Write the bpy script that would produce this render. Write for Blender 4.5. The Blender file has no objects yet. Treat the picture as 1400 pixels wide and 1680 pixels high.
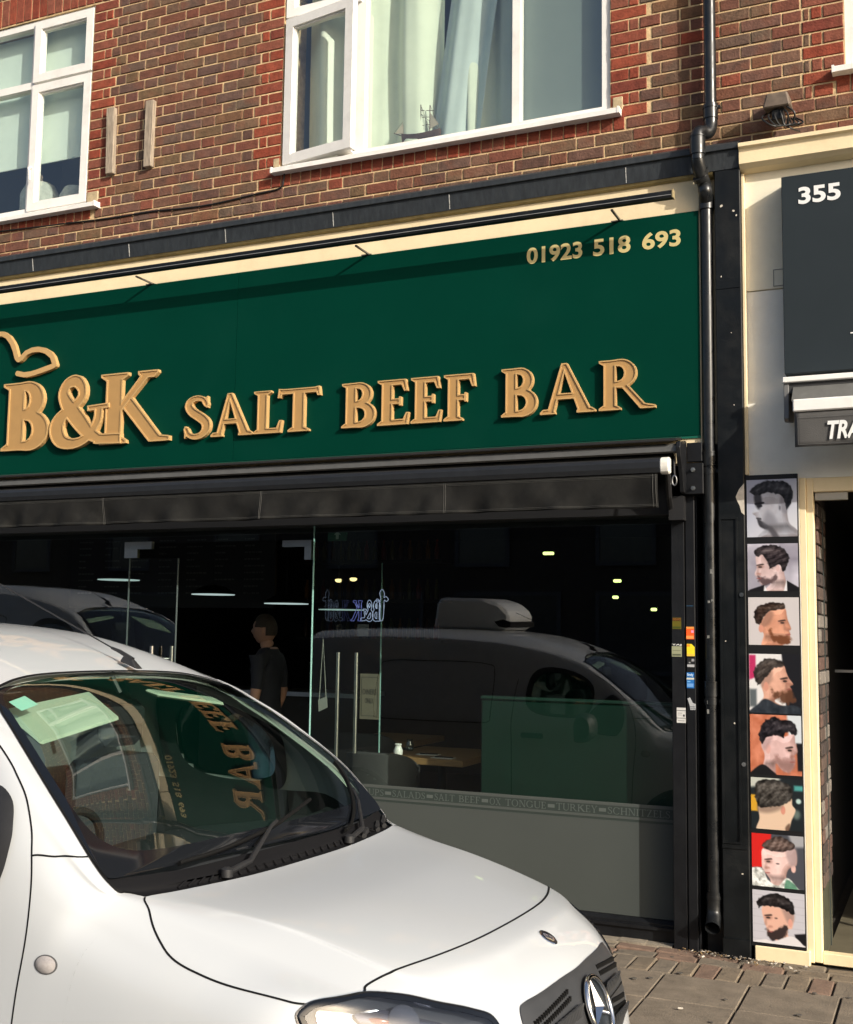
import bpy, bmesh, math, random
import numpy as np
from mathutils import Vector, Matrix
from mathutils.geometry import tessellate_polygon
random.seed(7)
rng = np.random.default_rng(11)
scene = bpy.context.scene
C = scene.collection

# ------------------------------------------------------------------ camera
CAM = Vector((0.0, -6.385, 1.655))
R_ = Vector((0.91189605, 0.41018305, 0.01398103))
D_ = Vector((-0.02959392, 0.09969159, -0.9945782))
F_ = Vector((-0.40935291, 0.90653817, 0.10304729))
cd = bpy.data.cameras.new("camera")
cam = bpy.data.objects.new("camera", cd)
C.objects.link(cam)
rot = Matrix((R_, -D_, -F_)).transposed()
cam.matrix_world = Matrix.Translation(CAM) @ rot.to_4x4()
cd.sensor_fit = 'VERTICAL'
cd.sensor_height = 24.0
cd.lens = 24.0 * 1900.0 / 1680.0
cd.clip_start = 0.05
cd.clip_end = 500.0
scene.camera = cam

# ------------------------------------------------------------------ sky and sun
SUN = Vector((1.9, -1.0, 0.95)).normalized()
world = bpy.data.worlds.new("World")
scene.world = world
world.use_nodes = True
wn = world.node_tree.nodes
sky = wn.new("ShaderNodeTexSky")
sky.sky_type = 'NISHITA'
sky.sun_disc = False
sky.sun_elevation = math.asin(SUN.z)
sky.sun_rotation = math.atan2(SUN.x, SUN.y)
sky.air_density = 0.9
sky.dust_density = 4.0
sky.ozone_density = 0.6
bg = wn["Background"]
bg.inputs[1].default_value = 0.145
world.node_tree.links.new(sky.outputs[0], bg.inputs[0])
sl = bpy.data.lights.new("sun", 'SUN')
sl.energy = 4.3
sl.angle = math.radians(0.5)
sl.color = (1.0, 0.945, 0.845)
so = bpy.data.objects.new("sun", sl)
C.objects.link(so)
so.rotation_euler = (-SUN).to_track_quat('-Z', 'Y').to_euler()
so.location = SUN * 40

scene.view_settings.view_transform = 'Standard'
scene.view_settings.look = 'None'
scene.view_settings.exposure = 0.26
scene.view_settings.gamma = 1.0
scene.view_settings.use_curve_mapping = False

# ------------------------------------------------------------------ helpers
def srgb(r, g, b):
    f = lambda c: (c / 255 / 12.92) if c / 255 <= 0.04045 else ((c / 255 + 0.055) / 1.055) ** 2.4
    return (f(r), f(g), f(b))

def mat(name, col, rough=0.6, metal=0.0, var=0.0, scale=9.0, bump=0.0, bscale=60.0, spec=0.5,
        coat=0.0, dirt=0.0, dirtcol=(0.05, 0.045, 0.035), dscale=3.0, rvar=0.0, stretch=None):
    m = bpy.data.materials.new(name)
    m.use_nodes = True
    nt = m.node_tree
    N = nt.nodes
    L = nt.links
    b = N["Principled BSDF"]
    b.inputs["Roughness"].default_value = rough
    b.inputs["Metallic"].default_value = metal
    b.inputs["Specular IOR Level"].default_value = spec
    b.inputs["Coat Weight"].default_value = coat
    b.inputs["Coat Roughness"].default_value = 0.04
    b.inputs["Base Color"].default_value = (*col, 1)
    geo = N.new("ShaderNodeNewGeometry")
    vec = geo.outputs["Position"]
    if stretch:
        mp = N.new("ShaderNodeMapping")
        mp.inputs["Scale"].default_value = stretch
        L.new(vec, mp.inputs["Vector"])
        vec = mp.outputs[0]
    out = None
    if var > 0:
        n = N.new("ShaderNodeTexNoise")
        n.inputs["Scale"].default_value = scale
        n.inputs["Detail"].default_value = 6
        n.inputs["Roughness"].default_value = 0.65
        L.new(vec, n.inputs["Vector"])
        r = N.new("ShaderNodeValToRGB")
        r.color_ramp.elements[0].position = 0.3
        r.color_ramp.elements[1].position = 0.7
        r.color_ramp.elements[0].color = (*[c * (1 - var) for c in col], 1)
        r.color_ramp.elements[1].color = (*[min(1, c * (1 + var)) for c in col], 1)
        L.new(n.outputs[0], r.inputs[0])
        out = r.outputs[0]
    if dirt > 0:
        n2 = N.new("ShaderNodeTexNoise")
        n2.inputs["Scale"].default_value = dscale
        n2.inputs["Detail"].default_value = 9
        n2.inputs["Roughness"].default_value = 0.72
        L.new(vec, n2.inputs["Vector"])
        r2 = N.new("ShaderNodeValToRGB")
        r2.color_ramp.elements[0].position = 0.5
        r2.color_ramp.elements[1].position = 0.78
        r2.color_ramp.elements[0].color = (0, 0, 0, 1)
        r2.color_ramp.elements[1].color = (dirt, dirt, dirt, 1)
        L.new(n2.outputs[0], r2.inputs[0])
        mx = N.new("ShaderNodeMix")
        mx.data_type = 'RGBA'
        L.new(r2.outputs[0], mx.inputs[0])
        if out:
            L.new(out, mx.inputs[6])
        else:
            mx.inputs[6].default_value = (*col, 1)
        mx.inputs[7].default_value = (*dirtcol, 1)
        out = mx.outputs[2]
    if out:
        L.new(out, b.inputs["Base Color"])
    if rvar > 0:
        n4 = N.new("ShaderNodeTexNoise")
        n4.inputs["Scale"].default_value = dscale * 2
        n4.inputs["Detail"].default_value = 5
        L.new(vec, n4.inputs["Vector"])
        mr = N.new("ShaderNodeMapRange")
        mr.inputs[1].default_value = 0.3
        mr.inputs[2].default_value = 0.7
        mr.inputs[3].default_value = max(0.02, rough - rvar)
        mr.inputs[4].default_value = min(1, rough + rvar)
        L.new(n4.outputs[0], mr.inputs[0])
        L.new(mr.outputs[0], b.inputs["Roughness"])
    if bump > 0:
        n3 = N.new("ShaderNodeTexNoise")
        n3.inputs["Scale"].default_value = bscale
        n3.inputs["Detail"].default_value = 6
        L.new(vec, n3.inputs["Vector"])
        bp = N.new("ShaderNodeBump")
        bp.inputs["Strength"].default_value = bump
        bp.inputs["Distance"].default_value = 0.004
        L.new(n3.outputs[0], bp.inputs["Height"])
        L.new(bp.outputs[0], b.inputs["Normal"])
    return m

def emit(name, col, strength):
    m = bpy.data.materials.new(name)
    m.use_nodes = True
    b = m.node_tree.nodes["Principled BSDF"]
    b.inputs["Base Color"].default_value = (*col, 1)
    b.inputs["Emission Color"].default_value = (*col, 1)
    b.inputs["Emission Strength"].default_value = strength
    return m

def glass(name, tint=(0.9, 0.95, 0.93), ior=1.5, refl=(1, 1, 1), rough=0.0, gain=1.0):
    """thin pane: see-through, with Fresnel reflection"""
    m = bpy.data.materials.new(name)
    m.use_nodes = True
    N = m.node_tree.nodes
    L = m.node_tree.links
    N.remove(N["Principled BSDF"])
    out = N["Material Output"]
    t = N.new("ShaderNodeBsdfTransparent")
    t.inputs[0].default_value = (*tint, 1)
    g = N.new("ShaderNodeBsdfGlossy")
    g.inputs["Roughness"].default_value = rough
    g.inputs["Color"].default_value = (*refl, 1)
    # Schlick reflectance of both faces of the pane, the same from either side
    f0 = min(.9, 2 * ((ior - 1) / (ior + 1)) ** 2)
    lw = N.new("ShaderNodeLayerWeight")
    lw.inputs["Blend"].default_value = 0.5
    pw = N.new("ShaderNodeMath")
    pw.operation = 'POWER'
    pw.inputs[1].default_value = 5.0
    L.new(lw.outputs["Facing"], pw.inputs[0])
    mu = N.new("ShaderNodeMath")
    mu.operation = 'MULTIPLY_ADD'
    mu.use_clamp = True
    mu.inputs[1].default_value = (1 - f0) * gain
    mu.inputs[2].default_value = f0 * gain
    L.new(pw.outputs[0], mu.inputs[0])
    mix = N.new("ShaderNodeMixShader")
    L.new(mu.outputs[0], mix.inputs[0])
    L.new(t.outputs[0], mix.inputs[1])
    L.new(g.outputs[0], mix.inputs[2])
    L.new(mix.outputs[0], out.inputs[0])
    return m

def tag(o, label=None, cat=None, group=None, kind=None):
    if label: o["label"] = label
    if cat: o["category"] = cat
    if group: o["group"] = group
    if kind: o["kind"] = kind
    return o

ORG = {}
def thing(name, label, cat, loc=(0, 0, 0), group=None):
    o = bpy.data.objects.new(name, None)
    o.empty_display_size = 0.1
    C.objects.link(o)
    o.location = loc
    ORG[o.name] = Vector(loc)
    return tag(o, label, cat, group)

def origin(parent):
    p = parent
    while p is not None and p.parent is not None:
        p = p.parent
    return ORG.get(p.name, Vector((0, 0, 0))) if p is not None else Vector((0, 0, 0))

def link_mesh(name, me, parent=None, mats=None):
    o = bpy.data.objects.new(name, me)
    C.objects.link(o)
    if mats:
        for m in mats: me.materials.append(m)
    if parent is not None: o.parent = parent
    return o

class MB:
    def __init__(s):
        s.v = []; s.f = []; s.mi = []; s.cur = 0
    def add(s, vs, fs):
        n = len(s.v)
        s.v += [tuple(v) for v in vs]
        s.f += [tuple(i + n for i in f) for f in fs]
        s.mi += [s.cur] * len(fs)
        return s
    def box(s, x0, x1, y0, y1, z0, z1):
        v = [(x0, y0, z0), (x1, y0, z0), (x1, y1, z0), (x0, y1, z0), (x0, y0, z1), (x1, y0, z1), (x1, y1, z1), (x0, y1, z1)]
        return s.add(v, [(0, 3, 2, 1), (4, 5, 6, 7), (0, 1, 5, 4), (1, 2, 6, 5), (2, 3, 7, 6), (3, 0, 4, 7)])
    def quad(s, a, b, c, d): return s.add([a, b, c, d], [(0, 1, 2, 3)])
    def tube(s, pts, r, n=12, cap=True):
        pts = [Vector(p) for p in pts]
        rs = r if isinstance(r, (list, tuple)) else [r] * len(pts)
        rings = []
        up = None
        for i, p in enumerate(pts):
            t = (pts[min(i + 1, len(pts) - 1)] - pts[max(i - 1, 0)])
            if t.length < 1e-9: t = Vector((0, 0, 1))
            t.normalize()
            if up is None:
                up = Vector((0, 0, 1)) if abs(t.z) < 0.9 else Vector((0, 1, 0))
            a = t.cross(up)
            if a.length < 1e-6: a = t.cross(Vector((1, 0, 0)))
            a.normalize()
            b = a.cross(t).normalized()
            up = b
            rings.append([p + (a * math.cos(2 * math.pi * k / n) + b * math.sin(2 * math.pi * k / n)) * rs[i] for k in range(n)])
        vs = [v for rg in rings for v in rg]
        fs = []
        for i in range(len(pts) - 1):
            for k in range(n):
                k2 = (k + 1) % n
                fs.append((i * n + k, i * n + k2, (i + 1) * n + k2, (i + 1) * n + k))
        if cap:
            fs.append(tuple(range(n))[::-1]); m = (len(pts) - 1) * n
            fs.append(tuple(m + k for k in range(n)))
        return s.add(vs, fs)
    def lathe(s, prof, cx, cy, n=20, cz=0.0):
        vs = []
        for r, z in prof:
            for k in range(n):
                a = 2 * math.pi * k / n
                vs.append((cx + r * math.cos(a), cy + r * math.sin(a), cz + z))
        fs = []
        for i in range(len(prof) - 1):
            for k in range(n):
                k2 = (k + 1) % n
                fs.append((i * n + k, i * n + k2, (i + 1) * n + k2, (i + 1) * n + k))
        fs.append(tuple(range(n))[::-1]); m = (len(prof) - 1) * n
        fs.append(tuple(m + k for k in range(n)))
        return s.add(vs, fs)
    def extr_x(s, prof, x0, x1):
        """closed (y,z) profile extruded along x"""
        n = len(prof)
        vs = [(x0, y, z) for y, z in prof] + [(x1, y, z) for y, z in prof]
        fs = [(k, (k + 1) % n, n + (k + 1) % n, n + k) for k in range(n)]
        fs += [tuple(range(n))[::-1], tuple(range(n, 2 * n))]
        return s.add(vs, fs)
    def extr_y(s, prof, y0, y1):
        n = len(prof)
        vs = [(x, y0, z) for x, z in prof] + [(x, y1, z) for x, z in prof]
        fs = [(k, (k + 1) % n, n + (k + 1) % n, n + k) for k in range(n)]
        fs += [tuple(range(n))[::-1], tuple(range(n, 2 * n))]
        return s.add(vs, fs)
    def loops(s, loops, y0, y1, xo=0, zo=0, sc=1.0, sx=1.0, walls=True):
        """filled 2-D loops (x,z) as a slab between y0 (front) and y1"""
        pl = [[Vector((p[0] * sc * sx + xo, p[1] * sc + zo, 0)) for p in lp] for lp in loops]
        flat = [p for lp in pl for p in lp]
        tris = tessellate_polygon(pl)
        s.add([(p.x, y0, p.y) for p in flat], [tuple(t) for t in tris])
        if walls:
            s.add([(p.x, y1, p.y) for p in flat], [tuple(t) for t in tris])
            for lp in pl:
                n = len(lp)
                s.add([(p.x, y0, p.y) for p in lp] + [(p.x, y1, p.y) for p in lp],
                      [(k, (k + 1) % n, n + (k + 1) % n, n + k) for k in range(n)])
        return s
    def build(s, name, mats, parent=None, smooth=False, local=False, recalc=True, bevel=0.0):
        me = bpy.data.meshes.new(name)
        o = Vector((0, 0, 0)) if local else origin(parent)
        vs = [(v[0] - o.x, v[1] - o.y, v[2] - o.z) for v in s.v]
        me.from_pydata(vs, [], s.f)
        if not isinstance(mats, (list, tuple)): mats = [mats]
        for m in mats: me.materials.append(m)
        me.polygons.foreach_set("material_index", s.mi)
        bm = bmesh.new(); bm.from_mesh(me)
        bmesh.ops.remove_doubles(bm, verts=bm.verts, dist=1e-6)
        if recalc: bmesh.ops.recalc_face_normals(bm, faces=bm.faces)
        if bevel > 0:
            bmesh.ops.bevel(bm, geom=list(bm.edges), offset=bevel, segments=1, affect='EDGES', clamp_overlap=True)
        bm.to_mesh(me); bm.free()
        if smooth:
            me.polygons.foreach_set("use_smooth", [True] * len(me.polygons))
            try: me.set_sharp_from_angle(angle=math.radians(40))
            except Exception: pass
        me.update()
        return link_mesh(name, me, parent)

def struct(o): o["kind"] = "structure"; return o

def text_mesh(body, size, bold=0.0, shear=0.0, spacing=1.0):
    cu = bpy.data.curves.new("lettering", 'FONT')
    cu.body = body; cu.size = size; cu.offset = bold; cu.shear = shear; cu.space_character = spacing
    cu.resolution_u = 5
    t = bpy.data.objects.new("lettering", cu)
    C.objects.link(t)
    bpy.context.view_layer.update()
    me = bpy.data.meshes.new_from_object(t.evaluated_get(bpy.context.evaluated_depsgraph_get()))
    bpy.data.objects.remove(t)
    v = np.array([p.co[:] for p in me.vertices])
    f = [tuple(p.vertices) for p in me.polygons]
    bpy.data.meshes.remove(me)
    return v[:, :2], f

def place_text(name, body, x0, x1, z0, z1, y, mt, parent, bold=0.03, shear=0.0, thick=0.0):
    """flat lettering fitted into the box x0..x1, z0..z1 of a wall plane at depth y"""
    v, f = text_mesh(body, 1.0, bold, shear)
    mn, mx = v.min(0), v.max(0)
    q = (v - mn) / (mx - mn)
    mb = MB()
    mb.add([(x0 + a * (x1 - x0), y, z0 + b * (z1 - z0)) for a, b in q], f)
    o = mb.build(name, mt, parent, recalc=False)
    if thick:
        md = o.modifiers.new("t", 'SOLIDIFY'); md.thickness = thick; md.offset = 0
    return o
# ------------------------------------------------------------------ serif letters (outline from stroke distance)
def arc(cx, cy, rx, ry, a0, a1, n=40):
    t = np.radians(np.linspace(a0, a1, n))
    return np.stack([cx + rx * np.cos(t), cy + ry * np.sin(t)], 1)

def spline(pts, n=14):
    P = np.array(pts, float)
    P = np.vstack([2 * P[0] - P[1], P, 2 * P[-1] - P[-2]])
    out = []
    for i in range(1, len(P) - 2):
        t = np.linspace(0, 1, n, endpoint=False)[:, None]
        p0, p1, p2, p3 = P[i - 1], P[i], P[i + 1], P[i + 2]
        out.append(0.5 * (2 * p1 + (p2 - p0) * t + (2 * p0 - 5 * p1 + 4 * p2 - p3) * t ** 2 + (3 * p1 - p0 - 3 * p2 + p3) * t ** 3))
    out.append(P[-2][None])
    return np.vstack(out)

def glyph(ch, st, hl):
    """strokes and polygons of one capital, cap height 1; st stem width, hl hairline width"""
    P = []
    sf = 0.085; sh = 0.075
    def poly(*p): P.append(('p', np.array(p, float)))
    def box(x0, x1, y0, y1): poly((x0, y0), (x1, y0), (x1, y1), (x0, y1))
    def stroke(pts, w0, w1=None):
        w = np.full(len(pts), w0 / 2) if w1 is None else np.asarray(w1) / 2
        P.append(('s', pts, w))
    def serif(x, y, half):           # little slab foot (y=0) or head (y=1)
        if y == 0: poly((x - half, 0), (x + half, 0), (x + half, sh * .6), (x + half * .6, sh * 1.35), (x - half * .6, sh * 1.35), (x - half, sh * .6))
        else: poly((x - half, 1), (x + half, 1), (x + half, 1 - sh * .6), (x + half * .6, 1 - sh * 1.35), (x - half * .6, 1 - sh * 1.35), (x - half, 1 - sh * .6))
    def stem(x, top=True, bot=True):
        box(x - st / 2, x + st / 2, 0, 1)
        if bot: serif(x, 0, st / 2 + sf)
        if top: serif(x, 1, st / 2 + sf)
    def bowl(x0, x1, y0, y1, thick=st):
        cy = (y0 + y1) / 2
        c = np.vstack([[x0, y1 - hl / 2], arc(x0 + (x1 - x0) * .35, cy, (x1 - x0) * .65 - thick / 2, (y1 - y0) / 2 - hl / 2, 90, -90, 40), [x0, y0 + hl / 2]])
        cc = np.vstack([np.linspace(c[0], c[1], 8), c[1:-1], np.linspace(c[-2], c[-1], 8)])
        k = np.clip((cc[:, 0] - x0) / (x1 - x0 - thick / 2), 0, 1) ** 2
        stroke(cc, 0, hl + (thick - hl) * k)
    s0 = st / 2 + sf
    def arm(x0, x1, y, up):          # horizontal arm with a beak at its end
        box(x0, x1, y - hl / 2, y + hl / 2)
        d = 0.17 * up
        poly((x1 - hl * .9, y), (x1 + .0, y - hl / 2 * np.sign(up)), (x1 + .035, y + d), (x1 - .03, y + d))
    if ch == 'I': stem(s0); w = 2 * s0
    elif ch == 'B':
        stem(s0); bowl(s0, .62, .51 - hl * .3, 1, st * .9); bowl(s0, .70, 0, .53 + hl * .3, st); w = .70
    elif ch == 'P': stem(s0); bowl(s0, .66, .42, 1); w = .66
    elif ch == 'R':
        stem(s0); bowl(s0, .66, .45, 1)
        poly((.36, .50), (.50, .50), (.80, .10), (.98, .06), (.98, 0), (.72, 0)); w = .93
    elif ch == 'D': stem(s0); bowl(s0, .82, 0, 1, st); w = .82
    elif ch == 'L': stem(s0); arm(s0, .60, hl / 2, 1.35); w = .64
    elif ch == 'E':
        stem(s0); arm(s0, .60, hl / 2, 1.2); arm(s0, .56, 1 - hl / 2, -1.2)
        box(s0, .45, .52 - hl / 2, .52 + hl / 2); box(.43, .47, .42, .62); w = .64
    elif ch == 'F':
        stem(s0); arm(s0, .60, 1 - hl / 2, -1.3); box(s0, .44, .50 - hl / 2, .50 + hl / 2); box(.42, .46, .40, .60); w = .62
    elif ch == 'T':
        box(.39 - st / 2, .39 + st / 2, 0, 1); serif(.39, 0, s0); box(.04, .74, 1 - hl, 1)
        poly((.0, .80), (.055, .80), (.11, 1), (.02, 1.02)); poly((.78, .80), (.725, .80), (.67, 1), (.76, 1.02)); w = .78
    elif ch == 'A':
        poly((.10, 0), (.10 + hl * 1.1, 0), (.46, 1), (.36, 1)); poly((.80 - st * .55, 0), (.80 + st * .55, 0), (.47, 1.02), (.36, 1.02))
        box(.22, .66, .29, .29 + hl); serif(.12, 0, .14); serif(.81, 0, .17); w = .97
    elif ch == 'K':
        stem(s0); poly((s0 + st * .3, .40), (s0 + st * .3, .54), (.62, .97), (.76, .97)); serif(.70, 1, .15)
        poly((.34, .50), (.46, .66), (.90, .09), (1.04, .07), (1.04, 0), (.74, 0)); w = .98
    elif ch == 'H': stem(s0); stem(.86 - s0); box(s0, .86 - s0, .5 - hl / 2, .5 + hl / 2); w = .86
    elif ch == 'N':
        box(s0 - hl / 2, s0 + hl / 2, 0, 1); serif(s0, 0, .12); serif(s0 - .04, 1, .09); box(.80 - hl / 2, .80 + hl / 2, 0, 1); serif(.80, 1, .12)
        poly((s0 - hl / 2, 1), (s0 + st, 1), (.80 + hl / 2, 0), (.80 - hl / 2 - st * .5, 0)); w = .92
    elif ch == 'U':
        box(s0 - st / 2, s0 + st / 2, .3, 1); serif(s0, 1, s0); box(.76 - hl / 2, .76 + hl / 2, .3, 1); serif(.76, 1, .12)
        a = arc((s0 + .76) / 2, .30, (.76 - s0) / 2, .27, 180, 360); stroke(a, 0, np.linspace(st, hl, len(a))); w = .88
    elif ch in 'OCG':
        a = arc(.45, .5, .45 - st / 2, .5 - hl / 2 + .015, *((0, 360) if ch == 'O' else (42, 318)), 90)
        k = np.abs(np.cos(np.radians(np.linspace(*((0, 360) if ch == 'O' else (42, 318)), 90)))) ** 1.5
        stroke(a, 0, hl + (st - hl) * k); w = .90
        if ch != 'O': poly((.78, .70), (.82, .70), (.80, 1), (.76, .95))
        if ch == 'G': box(.80 - st / 2, .80 + st / 2, .06, .42); serif_y = .42; box(.66, .94, .40, .46); w = .94
        if ch == 'C': w = .84
    elif ch == 'S':
        pts = spline([(.50, .80), (.44, .92), (.30, .965), (.15, .90), (.115, .77), (.20, .635), (.36, .51), (.50, .37), (.51, .20), (.41, .07), (.25, .035), (.12, .10), (.07, .22)])
        t = np.linspace(0, 1, len(pts)); wd = hl * .95 + (st * 1.0 - hl * .95) * np.exp(-((t - .5) / .24) ** 2)
        stroke(pts, 0, wd); poly((.505, .72), (.545, .72), (.535, 1.0), (.49, .96)); poly((.03, .30), (.075, .30), (.09, .06), (.035, .0)); w = .60
    elif ch == '&':
        pts = spline([(.78, .52), (.76, .34), (.62, .13), (.42, .045), (.20, .09), (.115, .27), (.19, .44), (.38, .57), (.50, .70), (.50, .84), (.40, .945), (.26, .90), (.21, .76), (.30, .58), (.46, .38), (.62, .20), (.80, .085)])
        t = np.linspace(0, 1, len(pts)); wd = hl * 1.0 + (st * .95 - hl) * (np.exp(-((t - .30) / .085) ** 2) + np.exp(-((t - .62) / .06) ** 2) * .5 + np.exp(-((t - .86) / .11) ** 2) * 1.15)
        stroke(pts, 0, wd); poly((.60, .49), (.94, .52), (.94, .59), (.60, .57)); poly((.72, .02), (1.14, .0), (1.14, .15), (.72, .16)); w = 1.14
    elif ch == 'X':
        poly((.08, 1), (.08 + st * 1.15, 1), (.84, 0), (.84 - st * 1.15, 0)); poly((.70, 1), (.70 + hl, 1), (.14 + hl, 0), (.14, 0))
        for x, y in ((.17, 1), (.74, 1), (.18, 0), (.76, 0)): serif(x, y, .14)
        w = .92
    elif ch == 'Y':
        box(.40 - st / 2, .40 + st / 2, 0, .48); serif(.40, 0, s0); poly((.04, 1), (.04 + st * 1.1, 1), (.40 + st / 2, .42), (.40 - st / 2, .46)); poly((.66, 1), (.66 + hl * 1.1, 1), (.40 + st / 2, .46), (.40, .42))
        serif(.13, 1, .14); serif(.70, 1, .12); w = .82
    elif ch == 'Z':
        box(.06, .66, 1 - hl, 1); box(.04, .70, 0, hl); poly((.66, 1), (.66 - st * 1.2, 1), (.04, 0), (.04 + st * 1.2, 0))
        poly((.06, 1), (.11, 1), (.09, .80), (.04, .80)); poly((.64, 0), (.69, 0), (.73, .22), (.68, .22)); w = .72
    return P, w

def sdf(P, X, Y):
    d = np.full(X.shape, 9.0)
    for pr in P:
        if pr[0] == 'p':
            p = pr[1]; n = len(p); ins = np.zeros(X.shape, bool); dd = np.full(X.shape, 9.0)
            for i in range(n):
                a, b = p[i], p[(i + 1) % n]
                e = b - a; L2 = max(e @ e, 1e-12)
                t = np.clip(((X - a[0]) * e[0] + (Y - a[1]) * e[1]) / L2, 0, 1)
                dd = np.minimum(dd, np.hypot(X - a[0] - t * e[0], Y - a[1] - t * e[1]))
                if abs(e[1]) > 1e-12:
                    c = ((a[1] > Y) != (b[1] > Y)) & (X < a[0] + (Y - a[1]) * e[0] / e[1])
                    ins ^= c
            d = np.minimum(d, np.where(ins, -dd, dd))
        else:
            for (x, y), r in zip(pr[1], pr[2]):
                d = np.minimum(d, np.hypot(X - x, Y - y) - r)
    return d

def contour(D, xs, ys, lev=0.0):
    F = D - lev
    S = F < 0
    nxt = {}
    pts = {}
    def pt(k):
        if k in pts: return
        i, j, h = k
        a = F[j, i]; b = F[j, i + 1] if h == 0 else F[j + 1, i]
        t = a / (a - b)
        pts[k] = (xs[i] + t * (xs[i + 1] - xs[i]), ys[j]) if h == 0 else (xs[i], ys[j] + t * (ys[j + 1] - ys[j]))
    c = S[:-1, :-1] * 1 + S[:-1, 1:] * 2 + S[1:, 1:] * 4 + S[1:, :-1] * 8
    J, I = np.nonzero((c > 0) & (c < 15))
    T = {1: [(3, 0)], 2: [(0, 1)], 3: [(3, 1)], 4: [(1, 2)], 5: [(3, 2), (1, 0)], 6: [(0, 2)], 7: [(3, 2)], 8: [(2, 3)], 9: [(2, 0)],
         10: [(0, 3), (2, 1)], 11: [(2, 1)], 12: [(1, 3)], 13: [(1, 0)], 14: [(0, 3)]}
    for j, i in zip(J, I):
        E = [(i, j, 0), (i + 1, j, 1), (i, j + 1, 0), (i, j, 1)]
        for a, b in T[int(c[j, i])]:
            pt(E[a]); pt(E[b]); nxt[E[a]] = E[b]
    loops = []
    while nxt:
        k0 = next(iter(nxt)); lp = []; k = k0
        while k in nxt:
            lp.append(pts[k]); k = nxt.pop(k)
        if len(lp) > 5: loops.append(lp)
    return loops

GC = {}
def glyph_loops(ch, st, hl, res=110, inset=0.0):
    key = (ch, st, hl, res)
    if key not in GC:
        P, w = glyph(ch, st, hl)
        xs = np.linspace(-.12, w + .22, int(res * (w + .34)))
        ys = np.linspace(-.08, 1.10, int(res * 1.18))
        X, Y = np.meshgrid(xs, ys)
        GC[key] = (sdf(P, X, Y), xs, ys, w)
    D, xs, ys, w = GC[key]
    return contour(D, xs, ys, -inset), w

def simplify(lp, eps=0.0022):
    out = [lp[0]]
    for i in range(1, len(lp) - 1):
        a, b, c = np.array(out[-1]), np.array(lp[i]), np.array(lp[i + 1])
        if np.hypot(*(b - a)) < 1e-4: continue
        e = c - a
        d = abs(e[0] * (b - a)[1] - e[1] * (b - a)[0]) / max(np.hypot(*e), 1e-9)
        if d > eps or np.hypot(*(b - a)) > .06: out.append(lp[i])
    if len(out) < 4: return lp
    return out

def raised_letter(ch, x0, x1, zb, h, yback, yfront, mt_face, mt_rim, parent, st=.20, hl=.11, rim=.022, xfit=None, name="letter"):
    lo, w = glyph_loops(ch, st, hl)
    li, _ = glyph_loops(ch, st, hl, inset=rim)
    allx = [p[0] for lp in lo for p in lp]
    mnx, mxx = min(allx), max(allx)
    sx = (x1 - x0) / (mxx - mnx)
    tr = lambda lps: [[((p[0] - mnx) * sx, p[1] * h) for p in simplify(lp)] for lp in lps]
    mb = MB()
    lo2, li2 = tr(lo), tr(li)
    mb.cur = 1
    for lp in lo2:      # side walls
        n = len(lp)
        mb.add([(p[0] + x0, yfront, p[1] + zb) for p in lp] + [(p[0] + x0, yback, p[1] + zb) for p in lp], [(k, (k + 1) % n, n + (k + 1) % n, n + k) for k in range(n)])
    mb.loops(lo2 + li2, yfront, yfront, x0, zb, walls=False)     # rim
    for lp in li2:
        n = len(lp)
        mb.add([(p[0] + x0, yfront, p[1] + zb) for p in lp] + [(p[0] + x0, yfront + .006, p[1] + zb) for p in lp], [(k, (k + 1) % n, n + (k + 1) % n, n + k) for k in range(n)])
    mb.cur = 0
    mb.loops(li2, yfront + .006, 0, x0, zb, walls=False)
    return mb.build(name, [mt_face, mt_rim], parent, recalc=True)
# ------------------------------------------------------------------ materials
M_upvc = mat("white_upvc", (0.78, 0.76, 0.72), 0.38, var=.05, scale=6, dirt=.35, dirtcol=(.38, .35, .30), dscale=7)
M_cream = mat("cream_render", (0.80, 0.66, 0.42), 0.75, var=.05, scale=4, dirt=.30, dirtcol=(.50, .38, .2), dscale=5, bump=.15, bscale=90)
M_leadpaint = mat("charcoal_paint", (0.022, 0.026, 0.030), 0.55, var=.35, scale=12, dirt=.30, dirtcol=(.09, .10, .10), dscale=7, bump=.25, bscale=30, stretch=(3, 3, .8))
M_black = mat("black_gloss_paint", (0.005, 0.0062, 0.007), 0.42, spec=.28, var=.3, scale=10, dirt=.35, dirtcol=(.03, .03, .029), dscale=4, bump=.22, bscale=38, rvar=.12)
M_blackwood = mat("black_painted_timber", (0.007, 0.0075, 0.009), 0.45, spec=.3, var=.3, scale=10, dirt=.4, dirtcol=(.022, .024, .024), dscale=6, bump=.15, bscale=60)
M_green = mat("green_sign_panel", (0.0005, 0.034, 0.0215), 0.5, var=.05, scale=2, spec=.04, dirt=.25, dirtcol=(.006, .045, .032), dscale=1.7)
M_gold = mat("gold_painted_metal", (0.40, 0.235, 0.088), 0.45, var=.05, scale=14, spec=.45)
M_goldrim = mat("gold_rim", (0.50, 0.315, 0.13), 0.40, var=.04, scale=14, spec=.5)
M_goldvinyl = mat("gold_vinyl", (0.56, 0.46, 0.20), 0.55, var=.05)
M_plastic = mat("black_pipe_plastic", (0.009, 0.010, 0.011), 0.34, var=.25, scale=14, dirt=.3, dirtcol=(.03, .03, .028), dscale=9, rvar=.1)
M_dark = mat("black_matt", (0.008, 0.008, 0.009), 0.6)
M_alu = mat("dark_anodised_aluminium", (0.085, 0.085, 0.082), 0.45, metal=.0, var=.12, scale=12, dirt=.3, dirtcol=(.16, .16, .15), dscale=10)
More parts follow.
